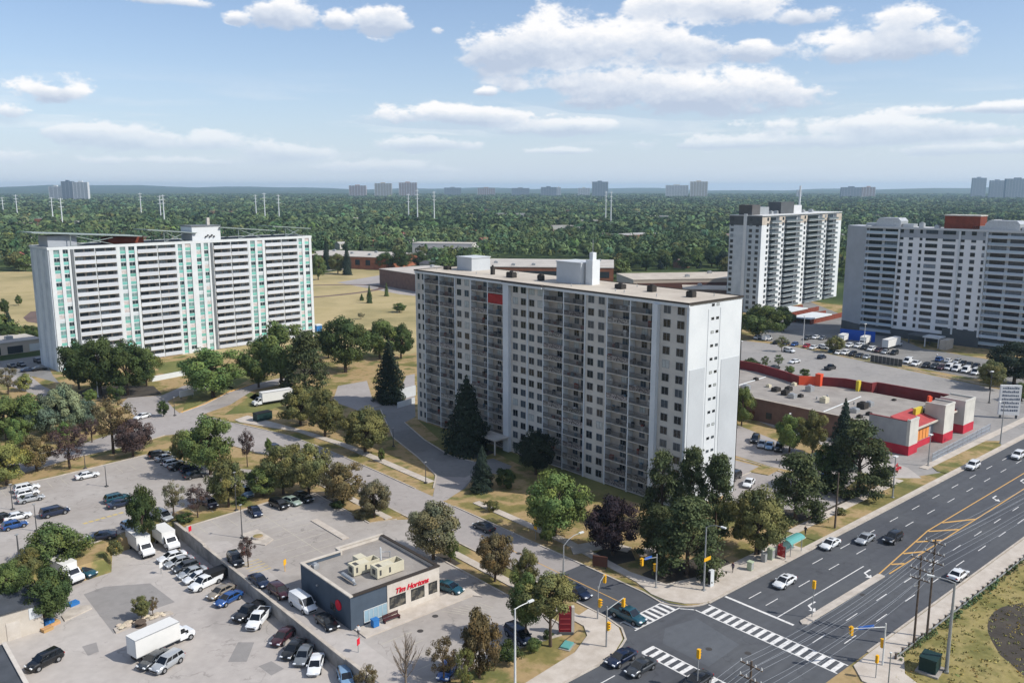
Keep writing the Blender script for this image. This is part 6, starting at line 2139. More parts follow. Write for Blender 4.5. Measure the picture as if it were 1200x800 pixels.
# signs
t = thing('plaza_sign', 'big white plaza sign with rows of grey lettering at the mall entrance', 'sign', (*at(1181, 490), 0), math.radians(-48))
put('sign_board', MB().box(-2.6, 2.6, -.35, .35, 1.0, 9.0).mesh('sign_board', MT['sign_white']), t)
put('post', MB().box(-2.2, -1.8, -.2, .2, 0, 1.0).mesh('post', MT['charcoal_wall']), t)
put('post', MB().box(1.8, 2.2, -.2, .2, 0, 1.0).mesh('post', MT['charcoal_wall']), t)
R = random.Random(4)
for sy in (-1, 1):
    for row in range(7):
        m = MB()
        x = -2.1
        zr = 8.0 - row * 1.0
        while x < 2.0:
            w = R.uniform(.18, .42)
            m.box(x, x + w, sy * .36 - .01, sy * .36 + .01, zr, zr + R.uniform(.4, .62))
            x += w + .12
        put('lettering', m.mesh('lettering', MT['sign_text']), t, kind='stuff')
t = thing('board_sign', 'dark red sign board with pale rows and a pink edge beneath the spreading tree', 'sign', (*at(662, 742), 0), math.radians(-40))
put('sign_board', MB().box(-.85, .85, -.3, .3, .4, 3.9).mesh('sign_board', MT['board_red']), t)
put('edge_panel', MB().box(.86, 1.25, -.32, .32, .3, 4.0).mesh('edge_panel', MT['stone_wall']), t)
for k in range(4):
    put('sign_row', MB().box(-.7, .7, -.34, -.31, .8 + k * .75, .9 + k * .75).mesh('sign_row', MT['roof_red']), t)
put('base', MB().box(-.8, 1.15, -.4, .4, 0, .4).mesh('base', MT['charcoal_wall']), t)
t = thing('warning_sign', 'yellow diamond warning sign by the pavement in front of the round green tree', 'sign', (*at(627.8, 632), 0), math.radians(-90))
put('post', MB().tube([(0, 0, 0), (0, 0, 3.2)], .05, 6).mesh('post', MT['pole_grey']), t)
dm = MB()
dm.tube([(0, -.06, 3.1), (0, -.1, 3.1)], .62, 4)
put('sign_plate', dm.mesh('sign_plate', MT['signal_yellow']), t)
put('sign_plate', MB().box(-.4, .4, -.1, -.06, 1.9, 2.5).mesh('sign_plate_b', MT['signal_yellow']), t)
t = thing('warning_sign', 'small yellow panel on the tall lamp at the corner pavement', 'sign', (101.2, 71.3, 5.0), 0)
put('sign_plate', MB().box(-.8, .8, -.22, -.18, 0, .55).mesh('sign_plate', MT['signal_yellow']), t)
t = thing('estate_sign', 'dark brown low sign on the lawn left of the garden path', 'sign', (*at(703, 665), 0), math.radians(-60))
put('sign_board', MB().box(-1.2, 1.2, -.15, .15, .3, 2.0).mesh('sign_board', MT['brown_door']), t)
put('post', MB().box(-1.0, -.85, -.1, .1, 0, .3).mesh('post', MT['dark_pole']), t)
put('post', MB().box(.85, 1.0, -.1, .1, 0, .3).mesh('post', MT['dark_pole']), t)
t = thing('estate_sign', 'white low sign board on the shaded lawn by the yellow kerb', 'sign', (*at(219, 466), 0), math.radians(10))
put('sign_board', MB().box(-2.2, 2.2, -.12, .12, .6, 2.4).mesh('sign_board', MT['sign_white']), t)
put('post', MB().box(-1.9, -1.75, -.08, .08, 0, .6).mesh('post', MT['dark_pole']), t)
put('post', MB().box(1.75, 1.9, -.08, .08, 0, .6).mesh('post', MT['dark_pole']), t)
t = thing('estate_wall', 'long low white wall before the lawn of the white slab', 'wall', (*at(178, 447), 0), math.radians(12))
put('wall', MB().box(0, 17, -.2, .2, 0, 1.6).mesh('wall', MT['white_metal']), t)

# bus shelter
t = thing('bus_shelter', 'bus shelter with curved green glass roof and red poster panels on the verge', 'bus shelter', (*at(921, 652), 0.12), 0)
put('pad', MB().box(-1.8, 4.8, -1.4, 1.4, -.08, .06).mesh('pad', MT['pavement']), t)
for x in (-1.3, 0.2, 3.6):
    for y in (-.65, .85):
        put('post', MB().box(x - .05, x + .05, y - .05, y + .05, .06, 2.3).mesh('post', MT['pole_grey']), t)
put('poster_panel', MB().box(-1.4, -1.3, -.6, .8, .3, 2.1).mesh('poster_panel', MT['ad_red']), t)
put('poster_panel', MB().box(-1.25, .15, .82, .9, .3, 2.1).mesh('poster_panel', MT['ad_red']), t)
put('glass_wall', MB().box(.25, 3.55, .83, .88, .3, 2.1).mesh('glass_wall', MT['shelter_glass']), t)
ro = MB()
for k in range(7):
    a0, a1 = PI * k / 7, PI * (k + 1) / 7
    y0_, z0_, y1_, z1_ = -1.0 * math.cos(a0) + .1, 2.3 + .55 * math.sin(a0), -1.0 * math.cos(a1) + .1, 2.3 + .55 * math.sin(a1)
    ro.quad((-.2, y0_, z0_), (4.2, y0_, z0_), (4.2, y1_, z1_), (-.2, y1_, z1_))
    ro.quad((-.2, y1_, z1_ - .05), (4.2, y1_, z1_ - .05), (4.2, y0_, z0_ - .05), (-.2, y0_, z0_ - .05))
put('roof', ro.mesh('roof', MT['shelter_glass']), t)
put('bench', MB().box(.5, 3.2, .3, .7, .45, .52).mesh('bench', MT['pole_grey']), t)

for (x, y, w, h, m, lab) in ((879, 668, .8, 1.35, 'box_pale_green', 'pale green cabinet standing alone on the corner pavement'), (895, 658, .75, 1.3, 'pole_grey', 'grey cabinet next to the green one near the bus shelter'),
                             (903, 655, .95, 1.7, 'box_pale_green', 'taller pale green cabinet left of the bus shelter')):
    c = thing('utility_cabinet', lab, 'cabinet', (*at(x, y), .13), 0.1, 'cabinets on the corner pavement')
    put('body', MB().box(-w / 2, w / 2, -w / 2, w / 2, 0, h).mesh('body', MT[m]), c)
    put('lid', MB().box(-w / 2 - .05, w / 2 + .05, -w / 2 - .05, w / 2 + .05, h, h + .08).mesh('lid', MT[m]), c)
    put('door', MB().box(-w / 2 + .06, w / 2 - .06, -w / 2 - .02, -w / 2 - .005, .12, h - .12).mesh('door', MT['galvanised']), c)
c = thing('info_pillar', 'tall white and black pillar beside the corner street lamp', 'pillar', (*at(833, 687), .13), -.2)
put('body', MB().box(-.35, .35, -.25, .25, 0, 2.6).mesh('body', MT['white_metal']), c)
put('screen', MB().box(-.40, -.355, -.2, .2, .3, 2.3).mesh('screen', MT['trim_black']), c)
for (x, y, lab) in ((889, 650, 'black newspaper box at the edge of the trees by the cabinets'), (893, 648, 'white newspaper box right beside the black one')):
    c = thing('newspaper_box', lab, 'newspaper box', (*at(x, y), .05), 0.1)
    put('body', MB().box(-.28, .28, -.25, .25, .3, 1.25).mesh('body', MT['trim_black' if 'black newspaper' in lab else 'white_metal']), c)
    put('stand', MB().box(-.22, .22, -.18, .18, 0, .3).mesh('stand', MT['dark_pole']), c)
c = thing('utility_box', 'dark green transformer box on a concrete pad on the weedy bank', 'utility box', (*at(1089, 785), 0.01), math.radians(8))
put('body', MB().box(-1.2, 1.2, -1.0, 1.0, .25, 1.95).mesh('body', MT['box_green']), c)
put('lid', MB().box(-1.25, 1.25, -1.05, 1.05, 1.95, 2.1).mesh('lid', MT['box_green']), c)
put('pad', MB().box(-1.6, 1.5, -1.4, 1.3, 0, .25).mesh('pad', MT['concrete']), c)
c = thing('utility_box', 'flat teal hatch box on the dry corner lawn by the red sign', 'utility box', (*at(664.5, 757), 0.01), .4)
put('lid', MB().box(-.9, .9, -.6, .6, 0.08, .32).mesh('lid', MT['shelter_glass']), c)
put('pad', MB().box(-1.1, 1.1, -.8, .8, 0, .08).mesh('pad', MT['concrete']), c)
c = thing('dumpster', 'dark green waste container on the lawn behind the street trees', 'dumpster', (*at(308, 492), 0), .1)
put('body', MB().box(-2.2, 2.2, -1.1, 1.1, .2, 2.1).mesh('body', MT['box_green']), c)
put('lid', MB().box(-2.25, 2.25, -1.15, 1.15, 2.1, 2.25).mesh('lid', MT['trim_black']), c)
c = thing('portable_toilet', 'small blue portable toilet at the right foot of the white slab', 'portable toilet', (*at(373, 389), 0), 0)
put('body', MB().box(-1.2, 1.2, -1.1, 1.1, 0, 2.9).mesh('body', MT['bin_blue']), c)
put('roof', MB().box(-1.3, 1.3, -1.2, 1.2, 2.9, 3.3).mesh('roof', MT['white_metal']), c)
c = thing('bench', 'red bench on the grass beside the corner of the mall', 'bench', (*at(1052, 551), 0), .2)
for k in range(3):
    put('slat', MB().box(-1.6, 1.6, -.4 + k * .26, -.2 + k * .26, .45, .52).mesh('slat', MT['ad_red']), c)
put('backrest', MB().box(-1.6, 1.6, .4, .48, .6, 1.2).mesh('backrest', MT['ad_red']), c)
for x in (-1.4, 1.4):
    put('leg', MB().box(x - .08, x + .08, -.4, .48, 0, .44).mesh('leg', MT['ad_red']), c)

# low fence of posts along the back of the south pavement
fz = thing('guard_fence', 'low dark post fence along the back of the south pavement', 'fence', (104, 43.55, 0))
for k in range(58):
    put('post', MB().box(k * 1.9 - .12, k * 1.9 + .12, -.14, .10, 0, .95).mesh('post', MT['wood_pole']) if k == 0 else fz.children[0].data, fz, None if k == 0 else (k * 1.9, 0, 0))
put('rail', MB().box(-.1, 57 * 1.9 + .1, -.2, -.15, .45, .72).mesh('rail', MT['galvanised']), fz)

# chain-link style fence in front of the mall
p, q = at(1092, 541), at(1160, 505)
fz = thing('mesh_fence', 'blue-grey mesh fence at the back of the pavement in front of the mall', 'fence', (p[0], p[1], 0), math.atan2(q[1] - p[1], q[0] - p[0]))
ln = math.dist(p, q)
for k in range(13):
    put('post', MB().box(-.05, .05, -.05, .05, 0, 2.0).mesh('post', MT['galvanised']), fz, (ln * k / 12, 0, 0))
fm = MB()
x = 0
while x < ln:
    fm.box(x, x + .03, -.02, .02, .1, 1.9)
    x += .28
for z in (.1, 1.0, 1.9):
    fm.box(0, ln, -.03, .03, z, z + .04)
put('mesh_wires', fm.mesh('mesh_wires', MT['glass_rail']), fz, kind='stuff')

# crates and boxes by the shed
R = random.Random(12)
for i, (x, y, z, m, lab) in enumerate(((55, 738, 0, 'plank_tan', 'bottom tan pallet leaning by the shed wall'), (56.5, 733, .5, 'bin_blue', 'blue pallet in the stack beside the shed'), (56, 728, 1.0, 'plank_tan', 'orange tan pallet on top of the stack beside the shed'),
                               (63, 731, 0, 'plank_tan', 'tan crate a step right of the pallet stack'), (86, 708, 0, 'bin_blue', 'blue crate under the lower of the two left trees'))):
    c = thing('pallet_crate', lab, 'crate', (*at(x, y, LOW), LOW + z), .3, 'pallets and crates by the shed')
    for k in range(4):
        put('slat', MB().box(-.7, .7, -.55 + k * .3, -.35 + k * .3, .38, .46).mesh('slat', MT[m]), c)
    put('frame', MB().box(-.7, .7, -.55, -.45, 0, .37).box(-.7, .7, .45, .55, 0, .37).box(-.7, -.6, -.44, .44, 0, .36).box(.6, .7, -.44, .44, 0, .36).mesh('frame', MT[m]), c)


def rock_mesh(seed):
    r_ = random.Random(seed)
    m = MB()
    n = 7
    for z, s_ in ((0, 1), (.35, .95), (.6, .5)):
        for k in range(n):
            a = 2 * PI * k / n
            q = s_ * r_.uniform(.75, 1.1)
            m.v.append((q * math.cos(a), q * math.sin(a), z * r_.uniform(.8, 1.15)))
    for j in range(2):
        for k in range(n):
            m.f.append((j * n + k, j * n + (k + 1) % n, (j + 1) * n + (k + 1) % n, (j + 1) * n + k))
            m.m.append(0)
    m.f.append(tuple(2 * n + k for k in range(n)))
    m.m.append(0)
    return m.mesh('rock', MT['stone'])


rocks = [rock_mesh(i) for i in range(4)]
R = random.Random(21)
for i in range(26):
    t_ = R.random()
    x, y = 138 + t_ * 58, 736 - t_ * 18 + R.uniform(-2.5, 2.5)
    p = at(x, y, LOW)
    s_ = R.uniform(.25, .55)
    put('boulder', rocks[i % 4], None, (p[0], p[1], LOW + .12), R.uniform(0, 6), (s_, s_, s_ * .8), 'pale boulder on the stone island around the small trees of the lower lot', 'boulder', 'boulders on the tree island')
c = thing('cable_drum', 'brown wooden cable drum lying beside the stone island', 'cable drum', (*at(165, 733, LOW), LOW), 0)
put('drum', MB().tube([(0, 0, 0), (0, 0, .12)], .8, 14).tube([(0, 0, .12), (0, 0, .6)], .4, 12).tube([(0, 0, .6), (0, 0, .72)], .8, 14).mesh('drum', MT['wood_pole']), c)
c = thing('round_planter', 'low stone planter island at the head of the drive-through lane', 'planter', (59.0, 134.4, .15), 0)
put('ring', MB().tube([(0, 0, 0), (0, 0, .35)], 1.0, 16).mesh('ring', MT['kerb_stone']), c)
put('soil', MB().tube([(0, 0, .35), (0, 0, .4)], .85, 16).mesh('soil', MT['dry_lawn']), c)
c = thing('road_barrier', 'orange and white barrel by the little brown tree', 'barrel', (*at(285.5, 649), .1), 0)
put('body', MB().tube([(0, 0, 0), (0, 0, 1.1)], [.35, .28], 12).mesh('body', MT['sign_orange']), c)
put('stripe', MB().tube([(0, 0, .5), (0, 0, .75)], [.335, .315], 12).mesh('stripe', MT['white_metal']), c)
for (x, y, lab) in ((334, 669, 'yellow pole of the height bar at the drive-through entry'), (420, 764, 'small red and white sign on top of the concrete wall'), (223, 629, 'small red sign on the lot corner by the start of the wall'),
                    (137, 647, 'small yellow sign in the planting beside the box trucks'), (189, 672, 'white stop board on a foot in the open lower lot')):
    low = y > 640 and x < 250
    z = LOW if x == 189 else 0
    c = thing('small_sign', lab, 'sign', (*at(x, y, z), z), .5)
    put('post', MB().tube([(0, 0, 0), (0, 0, 1.9)], .05, 6).mesh('post', MT['signal_yellow' if 'yellow' in lab else 'pole_grey']), c)
    put('sign_plate', MB().box(-.35, .35, -.06, -.03, 1.1, 2.0).mesh('sign_plate', MT['signal_yellow' if 'yellow' in lab else ('sign_red' if 'red' in lab else 'sign_white')]), c)
for k in range(3):
    p = at(110 + k * 9, 668 - k * 1.5, LOW)
    c = thing('traffic_cone', ['red cone nearest the teal SUV in the lower lot', 'middle red cone of three below the dry grass strip', 'red cone farthest from the teal SUV'][k], 'cone', (p[0], p[1], LOW), 0, 'red cones by the grass strip')
    put('body', MB().tube([(0, 0, .05), (0, 0, .75)], [.24, .05], 10).mesh('body', MT['ad_red']), c)
    put('base', MB().box(-.32, .32, -.32, .32, 0, .05).mesh('base', MT['ad_red']), c)


# ------------------------------------------------------------------ people
def person(px, py, ang, label, top, legs, z=0.13, stride=0.25):
    base = at(px, py)
    key = 'person_' + top + legs
    m = bpy.data.materials.new(key)
    m.use_nodes = True
    t = m.node_tree
    b = t.nodes['Principled BSDF']
    b.inputs['Roughness'].default_value = .85
    tc = t.nodes.new('ShaderNodeTexCoord')
    sp = t.nodes.new('ShaderNodeSeparateXYZ')
    t.links.new(tc.outputs['Object'], sp.inputs[0])
    cr = t.nodes.new('ShaderNodeValToRGB')
    cr.color_ramp.interpolation = 'CONSTANT'
    e = cr.color_ramp.elements
    e[0].position, e[0].color = 0, (*s2l('#2a2624'), 1)
    e[1].position, e[1].color = .05, (*s2l(legs), 1)
    for pz, c in ((.50, top), (.83, '#9a6a4e'), (.925, '#1f1814')):
        q = e.new(pz)
        q.color = (*s2l(c), 1)
    t.links.new(M_(t, 'DIVIDE', sp.outputs[2], 1.78), cr.inputs[0])
    t.links.new(cr.outputs[0], b.inputs['Base Color'])
    V = [(0, 0, .95, .15), (0, 0, 1.18, .14), (0, 0, 1.40, .16), (0, 0, 1.52, .065), (0.02, 0, 1.60, .09), (.01, 0, 1.70, .09),
         (0, .19, 1.42, .06), (-.04, .25, 1.15, .048), (.08, .25, .90, .036), (.10, .25, .82, .03),
         (0, -.19, 1.42, .06), (.02, -.25, 1.15, .048), (.16, -.24, .93, .036), (.19, -.24, .85, .03),
         (0, .09, .88, .09), (stride * .5, .10, .50, .06), (stride * .75, .10, .09, .045), (stride * .75 + .13, .10, .05, .04),
         (0, -.09, .88, .09), (-stride * .3, -.10, .50, .06), (-stride, -.10, .10, .045), (-stride + .12, -.10, .05, .04)]
    E_ = [(0, 1), (1, 2), (2, 3), (3, 4), (4, 5), (2, 6), (6, 7), (7, 8), (8, 9), (2, 10), (10, 11), (11, 12), (12, 13), (0, 14), (14, 15), (15, 16), (16, 17), (0, 18), (18, 19), (19, 20), (20, 21)]
    me = bpy.data.meshes.new('person')
    me.from_pydata([v[:3] for v in V], E_, [])
    me.materials.append(m)
    o = put('person', me, None, (base[0], base[1], z), ang, None, label, 'person')
    md = o.modifiers.new('skin', 'SKIN')
    md.use_smooth_shade = True
    for i, v in enumerate(V):
        me.skin_vertices[0].data[i].radius = (v[3], v[3])
    me.skin_vertices[0].data[0].use_root = True
    o.modifiers.new('sub', 'SUBSURF').levels = 1
    o.modifiers['sub'].render_levels = 1
    return o


person(943.5, 627.5, 0.1, 'person in dark clothes walking on the pavement behind the bus shelter', '#22252a', '#1b1c20')
person(858.5, 671, 3.2, 'person with pale bag walking on the corner pavement towards the lamp', '#4a3f52', '#2b2c33')
person(420, 745, 4.0, 'person in a white top beside the navy corner of the coffee shop', '#d8d6d2', '#1c1f26', z=0.02)
person(1098, 419, 4.5, 'person in a pale shirt and dark trousers in front of the tower entrance', '#c8ccd2', '#1c1f26', z=0.02)
person(1014.5, 0 + 585, .2, 'person on the pavement beyond the slim grey pole', '#2e3338', '#23262b') if False else None


# ------------------------------------------------------------------ trees
def leaf_mat(name, c1, c2, var=0.5, scale=0.6):
    m = mat(name, c1, 0.75, color2=c2, scale=scale, detail=2, obj_var=0.35, spec=0.15, trans=0.18, attr='tint', lo=.3, hi=.7)
    return m


leaf_mat('leaf_green', '#687645', '#526136')
leaf_mat('leaf_bright', '#74864d', '#5b703c')
leaf_mat('leaf_dark', '#505f37', '#3b4a2a')
leaf_mat('leaf_deep', '#343f30', '#242d23')
leaf_mat('leaf_olive', '#7c7b4d', '#62653f')
leaf_mat('leaf_yellow', '#8a8a50', '#6a703f')
leaf_mat('leaf_rust', '#7b6a4a', '#625c3e')
leaf_mat('leaf_brown', '#7a7558', '#625f46')
leaf_mat('leaf_purple', '#40353a', '#2b2429')
leaf_mat('leaf_plum', '#62504b', '#4a3c39')
leaf_mat('leaf_pale', '#94a07f', '#75815f')
leaf_mat('leaf_pine', '#5b6341', '#414b30')
leaf_mat('leaf_spruce', '#37443a', '#26322a')
leaf_mat('leaf_bluish', '#6c7a66', '#535f4d')
mat('bark', '#5e4f42', 0.95, color2='#3f352c', scale=2.5)
mat('bark_pale', '#85786a', 0.95, color2='#655a4e', scale=2.5)


def quads_mesh(name, C, Nn, size, tint, mats, rs, aspect=0.75):
    """Leaf clump faces: centres C, normals Nn, sizes, tints."""
    n = len(C)
    r = rs.normal(size=(n, 3))
    U = np.cross(Nn, r)
    U /= np.linalg.norm(U, axis=1, keepdims=True) + 1e-9
    V = np.cross(Nn, U)
    a = size[:, None] * U
    b = size[:, None] * V * aspect
    k = rs.uniform(0.4, 1.0, (n, 4, 1))
    P = np.stack([C - a - b * 0.5, C + a * .2 - b, C + a + b * .4, C - a * .3 + b], axis=1)
    P = C[:, None] + (P - C[:, None]) * (0.6 + 0.5 * k)
    me = bpy.data.meshes.new(name)
    me.vertices.add(4 * n)
    me.vertices.foreach_set('co', P.reshape(-1).astype(np.float32))
    me.loops.add(4 * n)
    me.loops.foreach_set('vertex_index', np.arange(4 * n, dtype=np.int32))
    me.polygons.add(n)
    me.polygons.foreach_set('loop_start', np.arange(0, 4 * n, 4, dtype=np.int32))
    me.polygons.foreach_set('loop_total', np.full(n, 4, dtype=np.int32))
    at_ = me.attributes.new('tint', 'FLOAT_COLOR', 'POINT')
    t = np.repeat(tint, 4, axis=0)
    at_.data.foreach_set('color', np.concatenate([t, np.ones((4 * n, 1))], axis=1).reshape(-1).astype(np.float32))
    for m in mats:
        me.materials.append(m)
    me.update()
    me.validate()
    return me


def crown_data(kind, seed, n, leaf):
    rs = np.random.RandomState(seed)
    if kind in ('broad', 'sparse', 'shrub', 'tall'):
        nc = {'broad': 74, 'sparse': 50, 'shrub': 26, 'tall': 60}[kind]
        if n < 700:
            nc = max(10, nc // 3)
        d = rs.normal(size=(nc, 3))
        d /= np.linalg.norm(d, axis=1, keepdims=True)
        rad = rs.uniform(0.35, 1.0, nc) ** 0.5
        cc = d * rad[:, None] * 0.5
        lobes = 1 + 0.16 * np.sin(3 * np.arctan2(d[:, 1], d[:, 0]) + seed) + 0.10 * rs.normal(size=nc)
        cc[:, :2] *= lobes[:, None] * 0.86
        cc[:, 2] = cc[:, 2] * 0.84 + 0.5
        if kind == 'broad':
            cc[:, :2] *= (1.04 - 0.35 * np.clip(cc[:, 2] - 0.5, 0, 1))[:, None]
        if kind == 'tall':
            cc[:, :2] *= (1.05 - 0.7 * np.clip(cc[:, 2] - 0.35, 0, 1))[:, None]
        which = rs.randint(0, nc, n)
        sg = {'broad': 0.075, 'sparse': 0.062, 'shrub': 0.10, 'tall': .078}[kind]
        off = rs.normal(size=(n, 3))
        off /= np.linalg.norm(off, axis=1, keepdims=True)
        off *= (rs.uniform(0.2, 1, n) ** 0.4)[:, None] * sg * 1.55 * rs.uniform(.8, 1.25, nc)[which][:, None]
        off[:, 2] *= 0.8
        C = cc[which] + off
        out = off / (np.linalg.norm(off, axis=1, keepdims=True) + 1e-6) * 0.8 + (C - np.array([0, 0, .45])) * 1.2
        Nn = out + rs.normal(size=(n, 3)) * 0.42
        tc = rs.uniform(0.68, 1.28, nc)[which]
        hue = rs.normal(0, 0.07, nc)[which]
    elif kind == 'pine':
        nc = 90 if n > 700 else 30
        z = rs.uniform(0.02, 0.98, nc)
        R = 0.5 * np.clip(1.08 - z, 0.06, 1) ** 0.6 * rs.uniform(0.35, 1.0, nc) ** .6
        a = rs.uniform(0, 2 * PI, nc)
        cc = np.stack([R * np.cos(a), R * np.sin(a), z], 1)
        which = rs.randint(0, nc, n)
        off = rs.normal(size=(n, 3)) * np.array([0.06, 0.06, 0.022])
        C = cc[which] + off
        Nn = np.array([0, 0, 1.0]) + off * 6 + rs.normal(size=(n, 3)) * 0.6
        tc = rs.uniform(0.6, 1.35, nc)[which]
        hue = rs.normal(0, 0.05, nc)[which]
    else:  # spruce / conifer
        z = 1 - rs.uniform(0, 1, n) ** 0.55
        z = np.round(z * 17) / 17 + rs.normal(0, .012, n)
        a = rs.randint(0, 15, n) * (2 * PI / 15) + z * 9 + rs.normal(0, .11, n)
        t = rs.uniform(0.15, 1, n) ** 0.6
        R = 0.5 * np.clip(1.0 - z, 0.02, 1) ** 0.72 * t * (1 + .22 * np.sin(a * 2 + z * 11 + seed) + .14 * np.sin(a * 5 + z * 37))
        C = np.stack([R * np.cos(a), R * np.sin(a), z - 0.07 * t * (1 - z)], 1)
        Nn = np.stack([np.cos(a) * .7, np.sin(a) * .7, np.full(n, .8)], 1) + rs.normal(size=(n, 3)) * 0.45
        tc = rs.uniform(0.75, 1.25, n) * (0.8 + 0.4 * t)
        hue = rs.normal(0, 0.04, n)
    Nn /= np.linalg.norm(Nn, axis=1, keepdims=True) + 1e-9
    size = leaf * rs.uniform(0.6, 1.35, n)
    tint = np.stack([tc * (1 + hue), tc, tc * (1 - hue)], 1)
    return C, Nn, size, tint, rs


def trunk_mesh(seed, limbs=7, bare=False):
    """Unit tree: height 1, crown radius about 0.5."""
    R = random.Random(seed)
    m = MB()
    m.tube([(0, 0, -.02), (R.uniform(-.01, .01), R.uniform(-.01, .01), .3), (R.uniform(-.03, .03), R.uniform(-.03, .03), .62), (0, 0, .85)], [.034, .026, .016, .005], 7)
    for i in range(limbs):
        a = i * 2.4 + R.uniform(-.4, .4)
        z = R.uniform(.24, .6)
        l = R.uniform(.22, .40) * (1.2 - z)
        p0 = Vector((0, 0, z))
        p1 = p0 + Vector((math.cos(a) * l * .5, math.sin(a) * l * .5, l * .45))
        p2 = p0 + Vector((math.cos(a) * l, math.sin(a) * l, l * 1.1))
        m.tube([p0, p1, p2], [.014, .009, .003], 5, cap=False)
        if bare:
            for j in range(7):
                b = a + R.uniform(-1.1, 1.1)
                s = p0.lerp(p2, R.uniform(.3, .95))
                e = s + Vector((math.cos(b) * .12, math.sin(b) * .12, R.uniform(.08, .2)))
                m.tube([s, s.lerp(e, .5) + Vector((0, 0, .01)), e], [.005, .003, .001], 3, cap=False)
                for k in range(3):
                    b2 = b + R.uniform(-1, 1)
                    s2 = s.lerp(e, R.uniform(.4, 1))
                    m.tube([s2, s2 + Vector((math.cos(b2) * .05, math.sin(b2) * .05, R.uniform(.03, .09)))], [.0022, .001], 3, cap=False)
    return m


CROWNS, TRUNKS = {}, {}
SPECS = {'broad': (15000, .0175), 'sparse': (4600, .0165), 'shrub': (3800, .030), 'tall': (12000, .019), 'pine': (13000, .0195), 'spruce': (13000, .0195),
         'broad_lo': (420, .085), 'spruce_lo': (420, .075), 'pine_lo': (420, .08)}


def crown_mesh(kind, var, m):
    k = (kind, var)
    if k not in CROWNS:
        n, leaf = SPECS[kind]
        C, Nn, size, tint, rs = crown_data(kind.replace('_lo', ''), var * 7 + 3, n, leaf)
        CROWNS[k] = quads_mesh('crown', C, Nn, size, tint, [MT[m]], rs)
    return CROWNS[k]


def dress(o, m):
    o.material_slots[0].link = 'OBJECT'
    o.material_slots[0].material = MT[m]
    return o


def trunk(kind, var):
    k = (kind == 'bare', var)
    if k not in TRUNKS:
        TRUNKS[k] = trunk_mesh(var, 16 if kind == 'bare' else 8, kind == 'bare').mesh('trunk', MT['bark_pale' if kind == 'bare' else 'bark'])
    return TRUNKS[k]


TREE_POS = []
TR = random.Random(77)


def tree(kind, m, px, pyb, pyt, wpx, label, z=0.0, tf=None, name=None, group='trees around the site', cat='tree', base=None):
    p = base or at(px, pyb, z)
    H = max(0.6, height_at(pyt, p) - z)
    W = px_size(wpx, p)
    var = TR.randint(0, 3)
    nm = name or {'broad': 'broadleaf_tree', 'sparse': 'sparse_tree', 'shrub': 'shrub', 'tall': 'broadleaf_tree', 'pine': 'pine_tree', 'spruce': 'spruce_tree', 'bare': 'bare_tree'}[kind]
    r = thing(nm, label, 'shrub' if kind == 'shrub' else cat, (p[0], p[1], z), TR.uniform(0, 6.28), group)
    tf = {'broad': .07, 'sparse': .18, 'shrub': -.05, 'tall': .06, 'pine': .03, 'spruce': .02, 'bare': 0}[kind] if tf is None else tf
    if kind != 'shrub':
        tw = max(W, H * .45)
        put('trunk', trunk(kind, var), r, None, 0, (tw if kind != 'spruce' else H * .4, tw if kind != 'spruce' else H * .4, H * (1.0 if kind in ('bare', 'sparse') else .9)))
    if kind != 'bare':
        dress(put('crown', crown_mesh(kind, var, m), r, (0, 0, H * tf), 0, (W, W, H * (1 - tf))), m)
    else:
        pass
    TREE_POS.append((p[0], p[1]))
    return r


